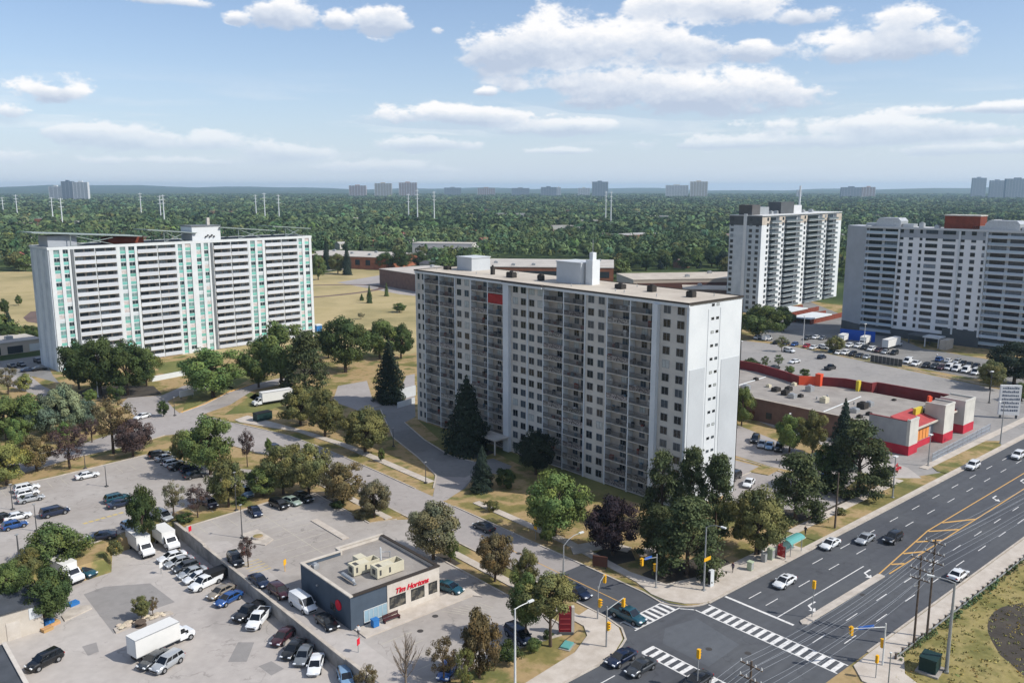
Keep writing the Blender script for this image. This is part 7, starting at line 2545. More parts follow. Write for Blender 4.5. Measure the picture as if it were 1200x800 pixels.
for a in (
    # in front of the white slab
    ('broad', 'leaf_dark', 93, 456, 396, 44, 'dark green tree at the left corner of the white slab'),
    ('broad', 'leaf_dark', 118, 462, 391, 62, 'largest dark round tree at the left end of the white slab front'),
    ('broad', 'leaf_dark', 150, 463, 397, 58, 'dark round tree right of the largest one before the white slab'),
    ('broad', 'leaf_green', 172, 452, 404, 34, 'smaller green tree at the right end of the dark group'),
    ('shrub', 'leaf_dark', 138, 470, 448, 22, 'dark round shrub in front of the dark tree group'),
    ('broad', 'leaf_bright', 107, 472, 455, 16, 'small fresh green tree beside the white garden lamp'),
    ('broad', 'leaf_bright', 250, 465, 404, 78, 'bright green spreading tree before the middle of the white slab'),
    ('broad', 'leaf_green', 303, 454, 396, 42, 'green tree between the bright one and the tall dark pine'),
    ('broad', 'leaf_green', 330, 452, 371, 60, 'tall green tree at the right part of the white slab front'),
    ('pine', 'leaf_pine', 358, 460, 388, 56, 'dark pine behind the long white truck'),
    ('broad', 'leaf_dark', 405, 436, 367, 62, 'large dark green tree between the two slabs, left one'),
    ('broad', 'leaf_green', 445, 420, 372, 46, 'green tree between the two slabs, behind the dark spruce'),
    ('broad', 'leaf_dark', 470, 420, 378, 34, 'dark green tree close to the left edge of the grey slab'),
    ('broad', 'leaf_dark', 385, 420, 385, 30, 'small dark tree left of the pair between the slabs'),
    ('spruce', 'leaf_deep', 457, 470, 398, 44, 'very dark dense spruce left of the grey slab'),
    ('tall', 'leaf_olive', 352, 498, 450, 52, 'olive green tree right of the long white truck'),
    ('tall', 'leaf_olive', 381, 512, 453, 48, 'olive green tree in the middle of the three on the lawn'),
    ('broad', 'leaf_olive', 428, 530, 476, 62, 'broad olive green tree at the right of the three on the lawn'),
    ('broad', 'leaf_green', 447, 541, 524, 9, 'tiny young tree beside the olive tree on the lawn'),
    # in front of the grey slab
    ('spruce', 'leaf_deep', 547, 527, 441, 62, 'tall dark spruce against the left half of the grey slab'),
    ('broad', 'leaf_deep', 628, 556, 503, 54, 'black-green round tree against the middle of the grey slab'),
    ('spruce', 'leaf_spruce', 565, 573, 522, 32, 'small grey-green spruce at the entrance drive'),
    ('shrub', 'leaf_dark', 592, 572, 547, 28, 'dark green clipped shrub beside the entrance paving'),
    ('shrub', 'leaf_deep', 557, 578, 567, 18, 'low dark shrub at the foot of the small spruce'),
    ('broad', 'leaf_bright', 650, 628, 548, 80, 'big fresh green round tree before the grey slab'),
    ('tall', 'leaf_green', 641, 637, 610, 22, 'small green tree at the foot of the big round one by the pavement'),
    ('broad', 'leaf_purple', 718, 650, 578, 72, 'dark purple round tree by the garden path'),
    ('shrub', 'leaf_olive', 576, 598, 584, 20, 'low olive shrub beside the street pavement'),
    ('pine', 'leaf_pine', 775, 618, 528, 54, 'dark pine at the right corner of the grey slab'),
    ('pine', 'leaf_pine', 808, 622, 526, 46, 'slender dark pine before the white end wall'),
    ('pine', 'leaf_pine', 838, 628, 534, 52, 'dark pine covering the right foot of the white end wall'),
    ('pine', 'leaf_pine', 805, 672, 584, 86, 'broad dark pine nearest the junction corner'),
    ('pine', 'leaf_pine', 770, 655, 592, 50, 'dark pine between the purple tree and the broad corner pine'),
    ('broad', 'leaf_olive', 886, 650, 568, 78, 'yellowish green tree behind the bus shelter'),
    ('pine', 'leaf_pine', 932, 610, 532, 74, 'broad dark pine behind the avenue pavement'),
    ('spruce', 'leaf_spruce', 986, 548, 468, 40, 'pointed spruce before the brick side of the mall'),
    ('pine', 'leaf_pine', 1005, 577, 492, 80, 'wide dark pine hiding the mall corner'),
    ('pine', 'leaf_dark', 965, 575, 520, 40, 'dark pine between the wide pine and the broad one'),
    ('shrub', 'leaf_deep', 1029, 566, 553, 18, 'low dark shrub right of the wide pine'),
    ('broad', 'leaf_green', 869, 499, 450, 32, 'green tree right beside the white end wall'),
    ('broad', 'leaf_bright', 925, 530, 483, 36, 'light green tree before the mall, left of the dark lamp post'),
    ('broad', 'leaf_olive', 952, 532, 478, 38, 'yellow-green tree before the mall, right of the dark lamp post'),
    ('shrub', 'leaf_olive', 985, 603, 593, 14, 'small yellowish shrub on the avenue lawn'),
    ('broad', 'leaf_green', 888, 396, 355, 56, 'big round green tree at the left end of the far car park'),
    ('broad', 'leaf_dark', 918, 388, 357, 28, 'dark tree right of the big round one by the far tower'),
    ('broad', 'leaf_olive', 978, 413, 393, 22, 'small olive tree standing among the parked cars'),
    ('sparse', 'leaf_olive', 916, 412, 392, 16, 'thin tree at the left edge of the apartment car park'),
    ('sparse', 'leaf_green', 912, 430, 414, 14, 'thin palm-like tree beside the mall aisle'),
    ('sparse', 'leaf_green', 897, 433, 415, 13, 'thin palm-like tree left of its neighbour behind the mall'),
    ('shrub', 'leaf_green', 925, 437, 428, 13, 'small green shrub just behind the red parapet, left'),
    ('shrub', 'leaf_green', 943, 441, 431, 13, 'small green shrub just behind the red parapet, right'),
    ('shrub', 'leaf_dark', 880, 430, 419, 22, 'dark low shrubs behind the mall beside the white end wall'),
    ('broad', 'leaf_deep', 1188, 450, 397, 66, 'large black-green tree at the right edge before the pale tower'),
    ('broad', 'leaf_olive', 1160, 456, 420, 34, 'small pale olive tree by the thin lamp post'),
    ('broad', 'leaf_green', 1197, 470, 446, 26, 'green tree cut by the right picture edge'),
    # street trees between the lots and the side street
    ('broad', 'leaf_green', 247, 556, 482, 66, 'big green street tree above the row of dark parked cars'),
    ('broad', 'leaf_olive', 216, 545, 502, 30, 'greyish green tree left of the big green street tree'),
    ('sparse', 'leaf_plum', 290, 547, 500, 20, 'small reddish street tree with a bare stem'),
    ('broad', 'leaf_bright', 315, 532, 512, 9, 'tiny bright green young tree at the street edge'),
    ('tall', 'leaf_olive', 268, 594, 531, 48, 'olive tree over the grass strip beside the pale apron'),
    ('broad', 'leaf_green', 309, 580, 542, 50, 'dark green low tree behind the black SUV pair'),
    ('broad', 'leaf_olive', 332, 579, 517, 52, 'brownish green tree in the clump above the coffee shop lot'),
    ('broad', 'leaf_olive', 362, 579, 514, 56, 'tallest olive tree in the clump above the coffee shop lot'),
    ('broad', 'leaf_rust', 402, 591, 538, 56, 'rusty brown tree at the right of the clump'),
    ('broad', 'leaf_brown', 439, 607, 560, 42, 'greyish brown tree at the corner island of the lot'),
    ('shrub', 'leaf_dark', 396, 596, 585, 18, 'dark shrub under the rusty brown tree'),
    ('shrub', 'leaf_brown', 423, 608, 594, 20, 'dark brown shrub at the corner island'),
    ('broad', 'leaf_brown', 508, 655, 585, 70, 'wide greyish brown tree beside the coffee shop lane'),
    ('tall', 'leaf_green', 528, 658, 620, 22, 'small dark green tree leaning under the wide brown one'),
    ('broad', 'leaf_rust', 580, 681, 621, 50, 'reddish brown tree by the side street'),
    ('broad', 'leaf_olive', 617, 697, 640, 36, 'thin olive tree between the reddish tree and the large one'),
    ('broad', 'leaf_green', 616, 752, 664, 54, 'left half of the large spreading tree by the red sign', .20),
    ('broad', 'leaf_olive', 645, 757, 670, 74, 'right olive crown of the spreading pair by the red sign', .42),
    ('tall', 'leaf_rust', 562, 794, 710, 56, 'tall brownish tree at the bottom edge behind the white lamp'),
    ('sparse', 'leaf_rust', 520, 800, 744, 42, 'sparse rusty tree over the blue hatchback'),
    ('sparse', 'leaf_yellow', 545, 815, 755, 30, 'thin yellowing tree at the bottom edge'),
    ('bare', 'leaf_brown', 476, 812, 740, 52, 'leafless grey tree at the bottom edge'),
    ('sparse', 'leaf_rust', 430, 818, 776, 34, 'rusty tree top poking in from the bottom edge'),
    ('shrub', 'leaf_dark', 597, 777, 750, 34, 'dense dark shrub behind the white lamp'),
    ('shrub', 'leaf_dark', 568, 789, 772, 18, 'small round dark shrub on the dry lawn'),
    ('shrub', 'leaf_dark', 547, 806, 787, 20, 'dark round shrub at the bottom edge'),
    ('shrub', 'leaf_green', 626, 763, 746, 22, 'green shrub at the foot of the spreading tree'),
    ('shrub', 'leaf_dark', 642, 748, 738, 14, 'small dark shrub beside the red sign'),
    ('sparse', 'leaf_plum', 291, 664, 624, 26, 'little reddish brown tree on the round lot island'),
    # left part
    ('broad', 'leaf_green', 66, 670, 612, 74, 'green tree above the half hidden white truck'),
    ('broad', 'leaf_dark', 58, 729, 660, 66, 'dark olive tree leaning over the service building'),
    ('broad', 'leaf_green', 14, 705, 655, 46, 'green bush mass at the left edge above the service building'),
    ('broad', 'leaf_olive', 34, 680, 640, 30, 'olive bush between the two left trees'),
    ('tall', 'leaf_dark', 168, 632, 567, 42, 'narrow dark green tree above the box trucks'),
    ('sparse', 'leaf_brown', 204, 608, 561, 32, 'nearly bare brown tree left of its twin in the upper lot'),
    ('sparse', 'leaf_plum', 232, 606, 565, 30, 'nearly bare brown tree right of its twin in the upper lot'),
    ('shrub', 'leaf_dark', 216, 612, 600, 22, 'dark low shrub on the strip below the bare trees'),
    ('shrub', 'leaf_dark', 283, 590, 580, 16, 'dark shrub under the light blue pickup'),
    ('shrub', 'leaf_olive', 137, 652, 632, 20, 'olive shrub with tall stems beside the box truck'),
    ('sparse', 'leaf_rust', 133, 531, 460, 54, 'tall reddish brown tree behind the plum tree'),
    ('broad', 'leaf_plum', 156, 535, 487, 46, 'dark plum-red tree beside the side road'),
    ('sparse', 'leaf_plum', 108, 518, 488, 28, 'small plum tree behind the tall reddish tree'),
    ('broad', 'leaf_rust', 43, 552, 506, 44, 'orange-brown tree on the verge of the upper lot'),
    ('sparse', 'leaf_plum', 82, 549, 497, 50, 'thin plum-brown tree right of the orange one'),
    ('broad', 'leaf_yellow', 8, 568, 515, 56, 'yellow-green tree at the left edge above the lot'),
    ('broad', 'leaf_green', 8, 515, 462, 54, 'green tree at the left edge in the tree belt'),
    ('broad', 'leaf_green', 33, 514, 458, 50, 'green tree second from the left edge in the belt'),
    ('broad', 'leaf_bluish', 55, 512, 460, 48, 'grey-green tree in the middle of the belt'),
    ('broad', 'leaf_pale', 77, 508, 448, 46, 'pale silvery tree at the right end of the belt'),
    ('broad', 'leaf_bright', 77, 520, 492, 14, 'small bright green tree before the pale silvery one'),
    ('broad', 'leaf_bluish', 100, 504, 466, 36, 'grey-green tree just right of the pale silvery one'),
    ('broad', 'leaf_bright', 22, 528, 488, 26, 'fresh green low tree at the front of the belt'),
    ('sparse', 'leaf_brown', 10, 462, 428, 28, 'tan bush above the belt at the left edge'),
    ('shrub', 'leaf_yellow', 28, 458, 438, 22, 'yellowish shrub beside the west driveway'),
    ('broad', 'leaf_dark', 192, 488, 468, 14, 'small dark tree on the junction island'),
    ('broad', 'leaf_dark', 8, 405, 378, 26, 'leftmost dark tree behind the garage block'),
    ('broad', 'leaf_green', 22, 404, 380, 22, 'second tree behind the garage block'),
    ('broad', 'leaf_dark', 34, 402, 379, 20, 'third tree behind the garage block'),
    ('broad', 'leaf_green', 45, 402, 381, 18, 'tree behind the garage block nearest the white slab'),
    ('broad', 'leaf_dark', 6, 370, 349, 12, 'small dark tree alone on the playing field, left'),
    ('tall', 'leaf_green', 22, 358, 345, 8, 'slim little tree alone on the playing field'),
    ('spruce', 'leaf_dark', 433, 355, 334, 8, 'slim conifer beside the running track'),
    ('spruce', 'leaf_green', 453, 347, 331, 6, 'slim conifer right of the running track'),
    ('spruce', 'leaf_dark', 424, 352, 344, 6, 'tiny conifer at the bend of the running track'),
    ('broad', 'leaf_green', 468, 366, 354, 17, 'round green tree on the field beside the grey slab'),
    ('sparse', 'leaf_brown', 423, 374, 366, 10, 'small brown bush on the field'),
    ('broad', 'leaf_green', 373, 328, 296, 20, 'green tree right beside the top of the white slab'),
    ('spruce', 'leaf_spruce', 383, 316, 279, 13, 'tall dark conifer before the orange school'),
    ('broad', 'leaf_olive', 396, 321, 295, 22, 'olive tree between the conifers before the school'),
    ('spruce', 'leaf_spruce', 407, 322, 285, 13, 'second tall dark conifer before the orange school'),
    ('spruce', 'leaf_spruce', 423, 303, 285, 12, 'smaller dark conifer against the school front'),
    ('broad', 'leaf_dark', 452, 316, 294, 24, 'dark round tree right of the school court'),
    ('broad', 'leaf_dark', 470, 316, 290, 26, 'large dark tree left of the low brick gym'),
    ('broad', 'leaf_dark', 492, 314, 293, 22, 'dark tree behind the low brick gym'),
    ('broad', 'leaf_bright', 716, 308, 300, 18, 'bright green tree over the grey slab roof'),
):
    kind, m, px, pyb, pyt, w_, lab = a[:7]
    zz = LOW if (lab.startswith(('green tree above the half', 'dark olive tree leaning')) ) else 0.0
    tree(kind, m, px, pyb, pyt, w_, lab, zz, tf=a[7] if len(a) > 7 else None)
for i_, (x_, yb_, yt_, w_, m_, lab_) in enumerate(((738, 314, 293, 26, 'leaf_green', 'green tree behind the roof of the grey slab, right of its chimney'), (757, 317, 294, 28, 'leaf_dark', 'dark tree behind the slab roof beside the tan school'), (776, 312, 291, 24, 'leaf_green', 'green tree just behind the left end of the tan school'),
        (796, 311, 289, 26, 'leaf_dark', 'dark tree just behind the middle of the tan school'), (815, 310, 288, 24, 'leaf_bright', 'lighter tree just behind the right part of the tan school'), (834, 312, 287, 26, 'leaf_dark', 'dark tree between the tan school and the windowed tower'),
        (847, 318, 292, 20, 'leaf_spruce', 'very dark tree touching the left edge of the windowed tower'), (724, 309, 294, 16, 'leaf_dark', 'small dark tree right beside the slab chimney'), (690, 302, 284, 22, 'leaf_green', 'green tree rising behind the slab chimney'), (856, 335, 312, 14, 'leaf_green', 'green tree at the foot of the windowed tower'))):
    tree('broad', m_, x_, yb_, yt_, w_, lab_)
tree('broad', 'leaf_olive', 166, 725, 696, 24, 'small green tree on the stone island of the lower lot', LOW + .1)
tree('sparse', 'leaf_rust', 179, 719, 698, 17, 'small brown tree beside the green one on the stone island', LOW + .1)


# ------------------------------------------------------------------ the suburb beyond: trees, houses, pylons, far towers, hills, air
def wpt(d, lat):
    """d metres ahead of the viewpoint, lat metres to the right, in world axes"""
    return (d * math.cos(GRID) + lat * math.sin(GRID), d * math.sin(GRID) - lat * math.cos(GRID))


def in_poly(p, poly):
    x, y = p
    c = False
    j = len(poly) - 1
    for i in range(len(poly)):
        xi, yi = poly[i]
        xj, yj = poly[j]
        if (yi > y) != (yj > y) and x < (xj - xi) * (y - yi) / (yj - yi) + xi:
            c = not c
        j = i
    return c


B0_, C0_ = at(56, 290, 41), at(364, 276, 41)
exclude = [field, [at(360, 322), at(372, 300), at(440, 296), at(500, 306), at(500, 350), at(365, 350)],
           [at(500, 345), at(555, 318), at(560, 303), at(720, 303), at(722, 345)], [at(722, 350), at(735, 316), at(850, 316), at(850, 356)],
           [at(-80, 460), at(-80, 408), at(60, 402), at(250, 400), at(400, 400), at(470, 390), at(860, 365), at(905, 345), at(980, 335), at(1010, 350), at(1260, 400), at(1300, 900), at(-200, 900)],
           [at(840, 372), at(845, 345), at(990, 336), at(1000, 372)]]
clearing_defs = [[at(590, 276), at(612, 270), at(625, 271), at(612, 278)], [at(758, 274), at(800, 268), at(812, 272), at(775, 280)], [at(505, 266), at(540, 262), at(545, 266), at(515, 270)],
                 [at(880, 258), at(925, 254), at(930, 258), at(890, 262)], [at(70, 266), at(92, 258), at(98, 268), at(75, 276)], [at(1050, 243), at(1090, 240), at(1090, 243), at(1055, 246)],
                 [at(240, 253), at(300, 249), at(300, 252), at(250, 256)]]
grass_mat('park_grass', [(0.3, '#66753c'), (0.5, '#7c8a48'), (0.7, '#8b8a55')], scale=0.02)
for cpoly in clearing_defs:
    sheet('park_clearing', cpoly, 0.012, MT['park_grass'])
exclude += clearing_defs


def free(p):
    return not any(in_poly(p, e) for e in exclude)


RH = random.Random(31)
houses = []
mats_roof = ['roof_brown', 'roof_red_tile', 'roof_pale', 'roof_dark']
mat('roof_brown', '#6f6058', 0.9, var=.2, scale=.5), mat('roof_red_tile', '#8a5648', 0.9, var=.2, scale=.5), mat('roof_pale', '#aaa7a2', 0.9, var=.15, scale=.5), mat('roof_dark', '#55565a', 0.9, var=.2, scale=.5)
mat('house_brick', '#8f6a56', 0.9, var=.15, scale=.5), mat('house_white', '#c9c6bf', 0.9, var=.1, scale=.5)


def house_mesh(w, l, h, rh, roofm, wallm):
    wl = MB().box(-w / 2, w / 2, -l / 2, l / 2, 0, h)
    rf = MB()
    o = .5
    rf.v += [(-w / 2 - o, -l / 2 - o, h), (w / 2 + o, -l / 2 - o, h), (w / 2 + o, l / 2 + o, h), (-w / 2 - o, l / 2 + o, h), (0, -l / 2 - o, h + rh), (0, l / 2 + o, h + rh)]
    rf.f += [(0, 3, 2, 1), (0, 1, 4), (2, 3, 5), (1, 2, 5, 4), (3, 0, 4, 5)]
    rf.m += [0] * 5
    wn = MB()
    for sx in (-1, 1):
        for k in (-1, 1):
            y = k * l * .25
            x = sx * (w / 2 + .02)
            wn.box(min(x, x - sx * .03), max(x, x - sx * .03), y - .7, y + .7, 1.2, 2.5)
    return wl.mesh('wall', MT[wallm]), rf.mesh('roof', MT[roofm]), wn.mesh('window', MT['dark_glass'])


protos = [house_mesh(RH.uniform(8, 11), RH.uniform(10, 15), RH.uniform(3.4, 6), RH.uniform(1.8, 2.6), mats_roof[i % 4], ('house_brick', 'house_white')[(i // 2) % 2]) for i in range(8)]
tries = 0
HMAX = 250
while len(houses) < HMAX and tries < 4000:
    tries += 1
    d = 470 + 1750 * RH.random() ** 1.1
    p = wpt(d, RH.uniform(-.63, .63) * d)
    if free(p) and all((p[0] - q[0]) ** 2 + (p[1] - q[1]) ** 2 > 22 ** 2 for q in houses):
        houses.append(p)
dirs = {0: 'left part of', 1: 'middle of', 2: 'right part of'}
for i, p in enumerate(houses):
    d = depth(p)
    lat = p[0] * math.sin(GRID) - p[1] * math.cos(GRID)
    sec = 0 if lat / d < -.2 else (1 if lat / d < .2 else 2)
    a, b, c = protos[i % 8]
    r = thing('house', 'small %s house with a %s roof among the suburb trees, %s the view' % (('brick', 'white')[((i % 8) // 2) % 2], ('brown', 'reddish', 'pale', 'dark')[(i % 8) % 4], dirs[sec]), 'house', (p[0], p[1], 0), RH.choice((0, PI / 2)) + .1, 'suburban houses')
    put('wall', a, r)
    put('roof', b, r)
    if d < 900:
        put('window', c, r)
# larger flat roofs between the trees
for i, (px, py, L_, D_, H_, wallm, roofm, lab) in enumerate(((385, 262, 60, 24, 8, 'house_white', 'pale_roof', 'pale flat-roofed hall beyond the conifers, left of the pylon trio'), (545, 255, 50, 22, 7, 'school_brick', 'pale_roof', 'low pale roof between the trees right of the pylon trio'),
                                                              (735, 283, 60, 26, 7, 'house_brick', 'roof_pale', 'wide low roof in the trees above the slab chimney'), (1035, 232, 120, 40, 10, 'house_white', 'pale_roof', 'long white hall near the horizon, right of the pink block'),
                                                              (8, 232, 90, 40, 12, 'house_white', 'pale_roof', 'white hall at the left edge near the horizon'), (115, 231, 110, 40, 12, 'house_white', 'pale_roof', 'white hall right of the far white tower pair'),
                                                              (92, 266, 40, 22, 8, 'house_white', 'pale_roof', 'pale roof among trees above the left canopy'), (880, 300, 34, 16, 6, 'house_brick', 'roof_red_tile', 'reddish low roof left of the windowed white tower'))):
    p = at(px, py)
    flat_building('hall', lab, 'building', p, RH.choice((0, .4)), L_, D_, H_, wallm, roofm)
    exclude.append([(p[0] - 12, p[1] - 12), (p[0] + L_ + 5, p[1] - 12), (p[0] + L_ + 5, p[1] + D_ + 8), (p[0] - 12, p[1] + D_ + 8)])

# low halls, schools and shops with open ground on the viewer's side
RB = random.Random(64)
halls = []
tries = 0
while len(halls) < 26 and tries < 900:
    tries += 1
    d_ = RB.uniform(760, 2500)
    l_ = RB.uniform(-.60, .60) * d_
    p = wpt(d_, l_)
    if not free(p) or any(math.dist(p, q) < 130 for q in halls) or min(math.dist(p, q) for q in houses) < 16:
        continue
    halls.append(p)
    L_ = RB.uniform(28, 60)
    wm_, rm_ = RB.choice((('house_white', 'pale_roof'), ('school_brick', 'pale_roof'), ('house_brick', 'roof_brown'), ('garage_wall', 'roof_pale')))
    side_ = 'left' if l_ / d_ < -.2 else ('middle' if l_ / d_ < .2 else 'right')
    flat_building('hall', 'low %s hall with a %s flat roof among suburb trees, view %s' % ({'house_white': 'white', 'school_brick': 'orange brick', 'house_brick': 'brown brick', 'garage_wall': 'tan'}[wm_], {'pale_roof': 'pale', 'roof_brown': 'brown', 'roof_pale': 'grey'}[rm_], side_),
                  'building', p, GRID - PI / 2 + RB.uniform(-.3, .3), L_, RB.uniform(14, 24), RB.uniform(6, 9), wm_, rm_, group='halls among the suburb trees')
    q = [wpt(d_ - 26 - .045 * d_, l_ - 4), wpt(d_ - 26 - .045 * d_, l_ + L_ + 2), wpt(d_ + 32, l_ + L_ + 6), wpt(d_ + 32, l_ - 8)]
    exclude.append(q)
    if len(halls) % 3 == 0:
        sheet('park_clearing', [wpt(d_ - 24 - .04 * d_, l_), wpt(d_ - 24 - .04 * d_, l_ + L_), wpt(d_ - 2, l_ + L_ + 4), wpt(d_ - 2, l_ - 4)], 0.02 + len(halls) * .0007, MT['street_asphalt' if len(halls) % 2 else 'park_grass'])

# individually placed trees of the near suburb
hs = np.array(houses)


def scatter(d0, d1, spacing, seed, jit=.75, half=.66):
    rs = np.random.RandomState(seed)
    out = []
    d = d0
    while d < d1:
        n = int(2 * half * d / spacing)
        lat = (np.arange(n) + rs.uniform(-.5, .5, n) * jit * 1.6) * spacing - half * d
        dd = d + rs.uniform(-.5, .5, n) * spacing * jit * 1.6
        out.append(np.stack([dd, lat], 1))
        d += spacing
    P = np.concatenate(out)
    dens = np.sin(P[:, 0] * .011 + P[:, 1] * .004) + np.sin(P[:, 1] * .013 - P[:, 0] * .005 + 1)
    keep = rs.uniform(0, 1, len(P)) < np.clip(0.86 + .12 * dens, .5, 1)
    P = P[keep]
    X = P[:, 0] * math.cos(GRID) + P[:, 1] * math.sin(GRID)
    Y = P[:, 0] * math.sin(GRID) - P[:, 1] * math.cos(GRID)
    return np.stack([X, Y, P[:, 0], P[:, 1]], 1)


hd = hs[:, 0] * math.cos(GRID) + hs[:, 1] * math.sin(GRID)
hl = hs[:, 0] * math.sin(GRID) - hs[:, 1] * math.cos(GRID)


openness = np.where(hd < 800, 13.0, np.where(np.arange(len(hd)) % 3 == 0, 14.0, 34 + hd * .045))


def blocked(p):
    """keeps the house plots and the street in front of each house free of trees"""
    d_ = p[0] * math.cos(GRID) + p[1] * math.sin(GRID)
    l_ = p[0] * math.sin(GRID) - p[1] * math.cos(GRID)
    back = hd - d_
    return bool(np.any((np.abs(hl - l_) < 9) & (back > -11) & (back < openness)))


near = scatter(330, 1050, 10.8, 5)
ok = []
for q in near:
    p = (q[0], q[1])
    if not free(p):
        continue
    if blocked(p):
        continue
    ok.append(q)
near = np.array(ok)
near = near[np.argsort(near[:, 2])]
vis = []
for i, q in enumerate(near):
    # what the two slabs hide from the viewpoint is not worth an object of its own
    lat_r = q[3] / q[2]
    colpx = 600 + 1000 * lat_r * .985
    hid = (50 < colpx < 362) and q[2] < 560
    hid = hid or (488 < colpx < 858 and q[2] < 560) or (996 < colpx and 400 < q[2] < 700) or (856 < colpx < 984 and 400 < q[2] < 600)
    vis.append(not hid)
vis = np.array(vis)
near = near[vis]
N_IND = 170
RS = random.Random(9)
kinds = [('broad_lo', 'leaf_green'), ('broad_lo', 'leaf_dark'), ('broad_lo', 'leaf_dark'), ('broad_lo', 'leaf_green'), ('broad_lo', 'leaf_bright'), ('spruce_lo', 'leaf_spruce'), ('broad_lo', 'leaf_olive'), ('broad_lo', 'leaf_dark')]
klab = {'leaf_green': 'mid-green round tree', 'leaf_dark': 'dark green round tree', 'leaf_bright': 'fresh green round tree', 'leaf_spruce': 'dark pointed conifer', 'leaf_olive': 'olive round tree'}
SPECS['broad_mid'] = (1500, .05)
SPECS['spruce_mid'] = (1500, .045)
for i, q in enumerate(near[:N_IND]):
    k, m = RS.choice(kinds)
    k = k.replace('_lo', '_mid')
    sec = 0 if q[3] / q[2] < -.2 else (1 if q[3] / q[2] < .2 else 2)
    if (k, i % 4) not in CROWNS:
        n_, lf = SPECS[k]
        CROWNS[(k, i % 4)] = quads_mesh('crown', *crown_data(k.replace('_mid', ''), i % 4 + 20, n_, lf)[:4], [MT[m]], np.random.RandomState(i))
    h_ = RS.uniform(9, 15)
    w_ = RS.uniform(9, 15) if k[0] == 'b' else RS.uniform(5, 7)
    r = thing('suburban_tree', '%s in the belt just beyond the towers, %s the view' % (klab[m], dirs[sec]), 'tree', (q[0], q[1], 0), RS.uniform(0, 6), 'trees just beyond the towers and the field')
    dress(put('crown', CROWNS[(k, i % 4)], r, (0, 0, h_ * .08), 0, (w_, w_, h_ * .92)), m)
    put('trunk', trunk('broad', i % 4), r, None, 0, (h_ * .6, h_ * .6, h_ * .8))


def canopy_mass(name, P, per, hmin, hmax, wmin, wmax, leaf, seed, m):
    """Many crowns as one leafy mass: per faces for each tree."""
    rs = np.random.RandomState(seed)
    n = len(P)
    w = rs.uniform(wmin, wmax, n)
    h = rs.uniform(hmin, hmax, n)
    con = rs.uniform(0, 1, n) < .12
    d = rs.normal(size=(n, per, 3))
    d[:, :, 2] = np.abs(d[:, :, 2]) * .9 - .25
    d /= np.linalg.norm(d, axis=2, keepdims=True)
    rad = rs.uniform(.75, 1.05, (n, per, 1))
    lump = 1 + .22 * np.sin(3 * np.arctan2(d[:, :, 1:2], d[:, :, 0:1]) + rs.uniform(0, 6, (n, 1, 1)))
    C = d * rad * lump * .5 * w[:, None, None]
    C[:, :, 2] = h[:, None] * (.52 + .46 * d[:, :, 2] * rad[:, :, 0])
    tz = np.clip(C[:, :, 2] / h[:, None], 0, 1)
    shrink = np.where(con[:, None], (1.15 - tz) * .6, 1.0)
    C[:, :, 0] *= shrink
    C[:, :, 1] *= shrink
    C[:, :, 0] += P[:, 0][:, None]
    C[:, :, 1] += P[:, 1][:, None]
    Nn = d + rs.normal(size=d.shape) * .16
    Nn /= np.linalg.norm(Nn, axis=2, keepdims=True)
    tr = rs.uniform(.62, 1.32, n)
    warm = rs.normal(0, .10, n)
    odd = rs.uniform(0, 1, n)
    r = tr * (1 + warm + np.where(odd > .95, .35, 0))
    g = tr * (1 + np.where(odd < .05, .22, 0))
    b = tr * (1 - warm)
    tint = np.repeat(np.stack([r, g, b], 1)[:, None], per, axis=1) * rs.uniform(.8, 1.2, (n, per, 1))
    size = leaf * rs.uniform(.7, 1.3, (n, per)) * (w / ((wmin + wmax) / 2))[:, None]
    me = quads_mesh(name, C.reshape(-1, 3), Nn.reshape(-1, 3), size.reshape(-1), tint.reshape(-1, 3), [m], rs, aspect=.8)
    o = put(name, me)
    o['kind'] = 'stuff'
    return o


mat('mass_leaf', '#62724c', 0.85, color2='#3a4b30', scale=.0045, attr='tint', spec=.05)
canopy_mass('suburb_tree_belt', near[N_IND:], 60, 7, 15, 8, 14, 1.25, 3, MT['mass_leaf'])
mid = scatter(1050, 2600, 15.5, 6)
mid = mid[[free((q[0], q[1])) and not blocked((q[0], q[1])) for q in mid]]
canopy_mass('distant_tree_belt', mid, 26, 7, 17, 12, 25, 3.0, 4, MT['mass_leaf'])
far = scatter(2600, 6900, 34, 7, half=.68)
canopy_mass('far_woodland', far, 16, 8, 17, 26, 46, 7.0, 5, MT['mass_leaf'])

rs9 = np.random.RandomState(3)
wd = np.stack([rs9.uniform(104, 214, 420), 43.1 + rs9.normal(0, .28, 420)], 1)
canopy_mass('fence_weeds', wd, 14, .35, 1.0, .3, .8, .12, 8, MT['mass_leaf'])
wd = np.stack([rs9.uniform(96, 330, 5200), 42.3 - rs9.uniform(0, 1, 5200) ** 1.3 * 30], 1)
wd = wd[(wd[:, 0] - 96) > (44.5 - wd[:, 1]) * -.2 + 4]
canopy_mass('weed_tufts', wd, 8, .06, .22, .3, .9, .10, 9, mat('weed_leaf', '#a0955f', .9, color2='#847c48', scale=.15, attr='tint', spec=.05))

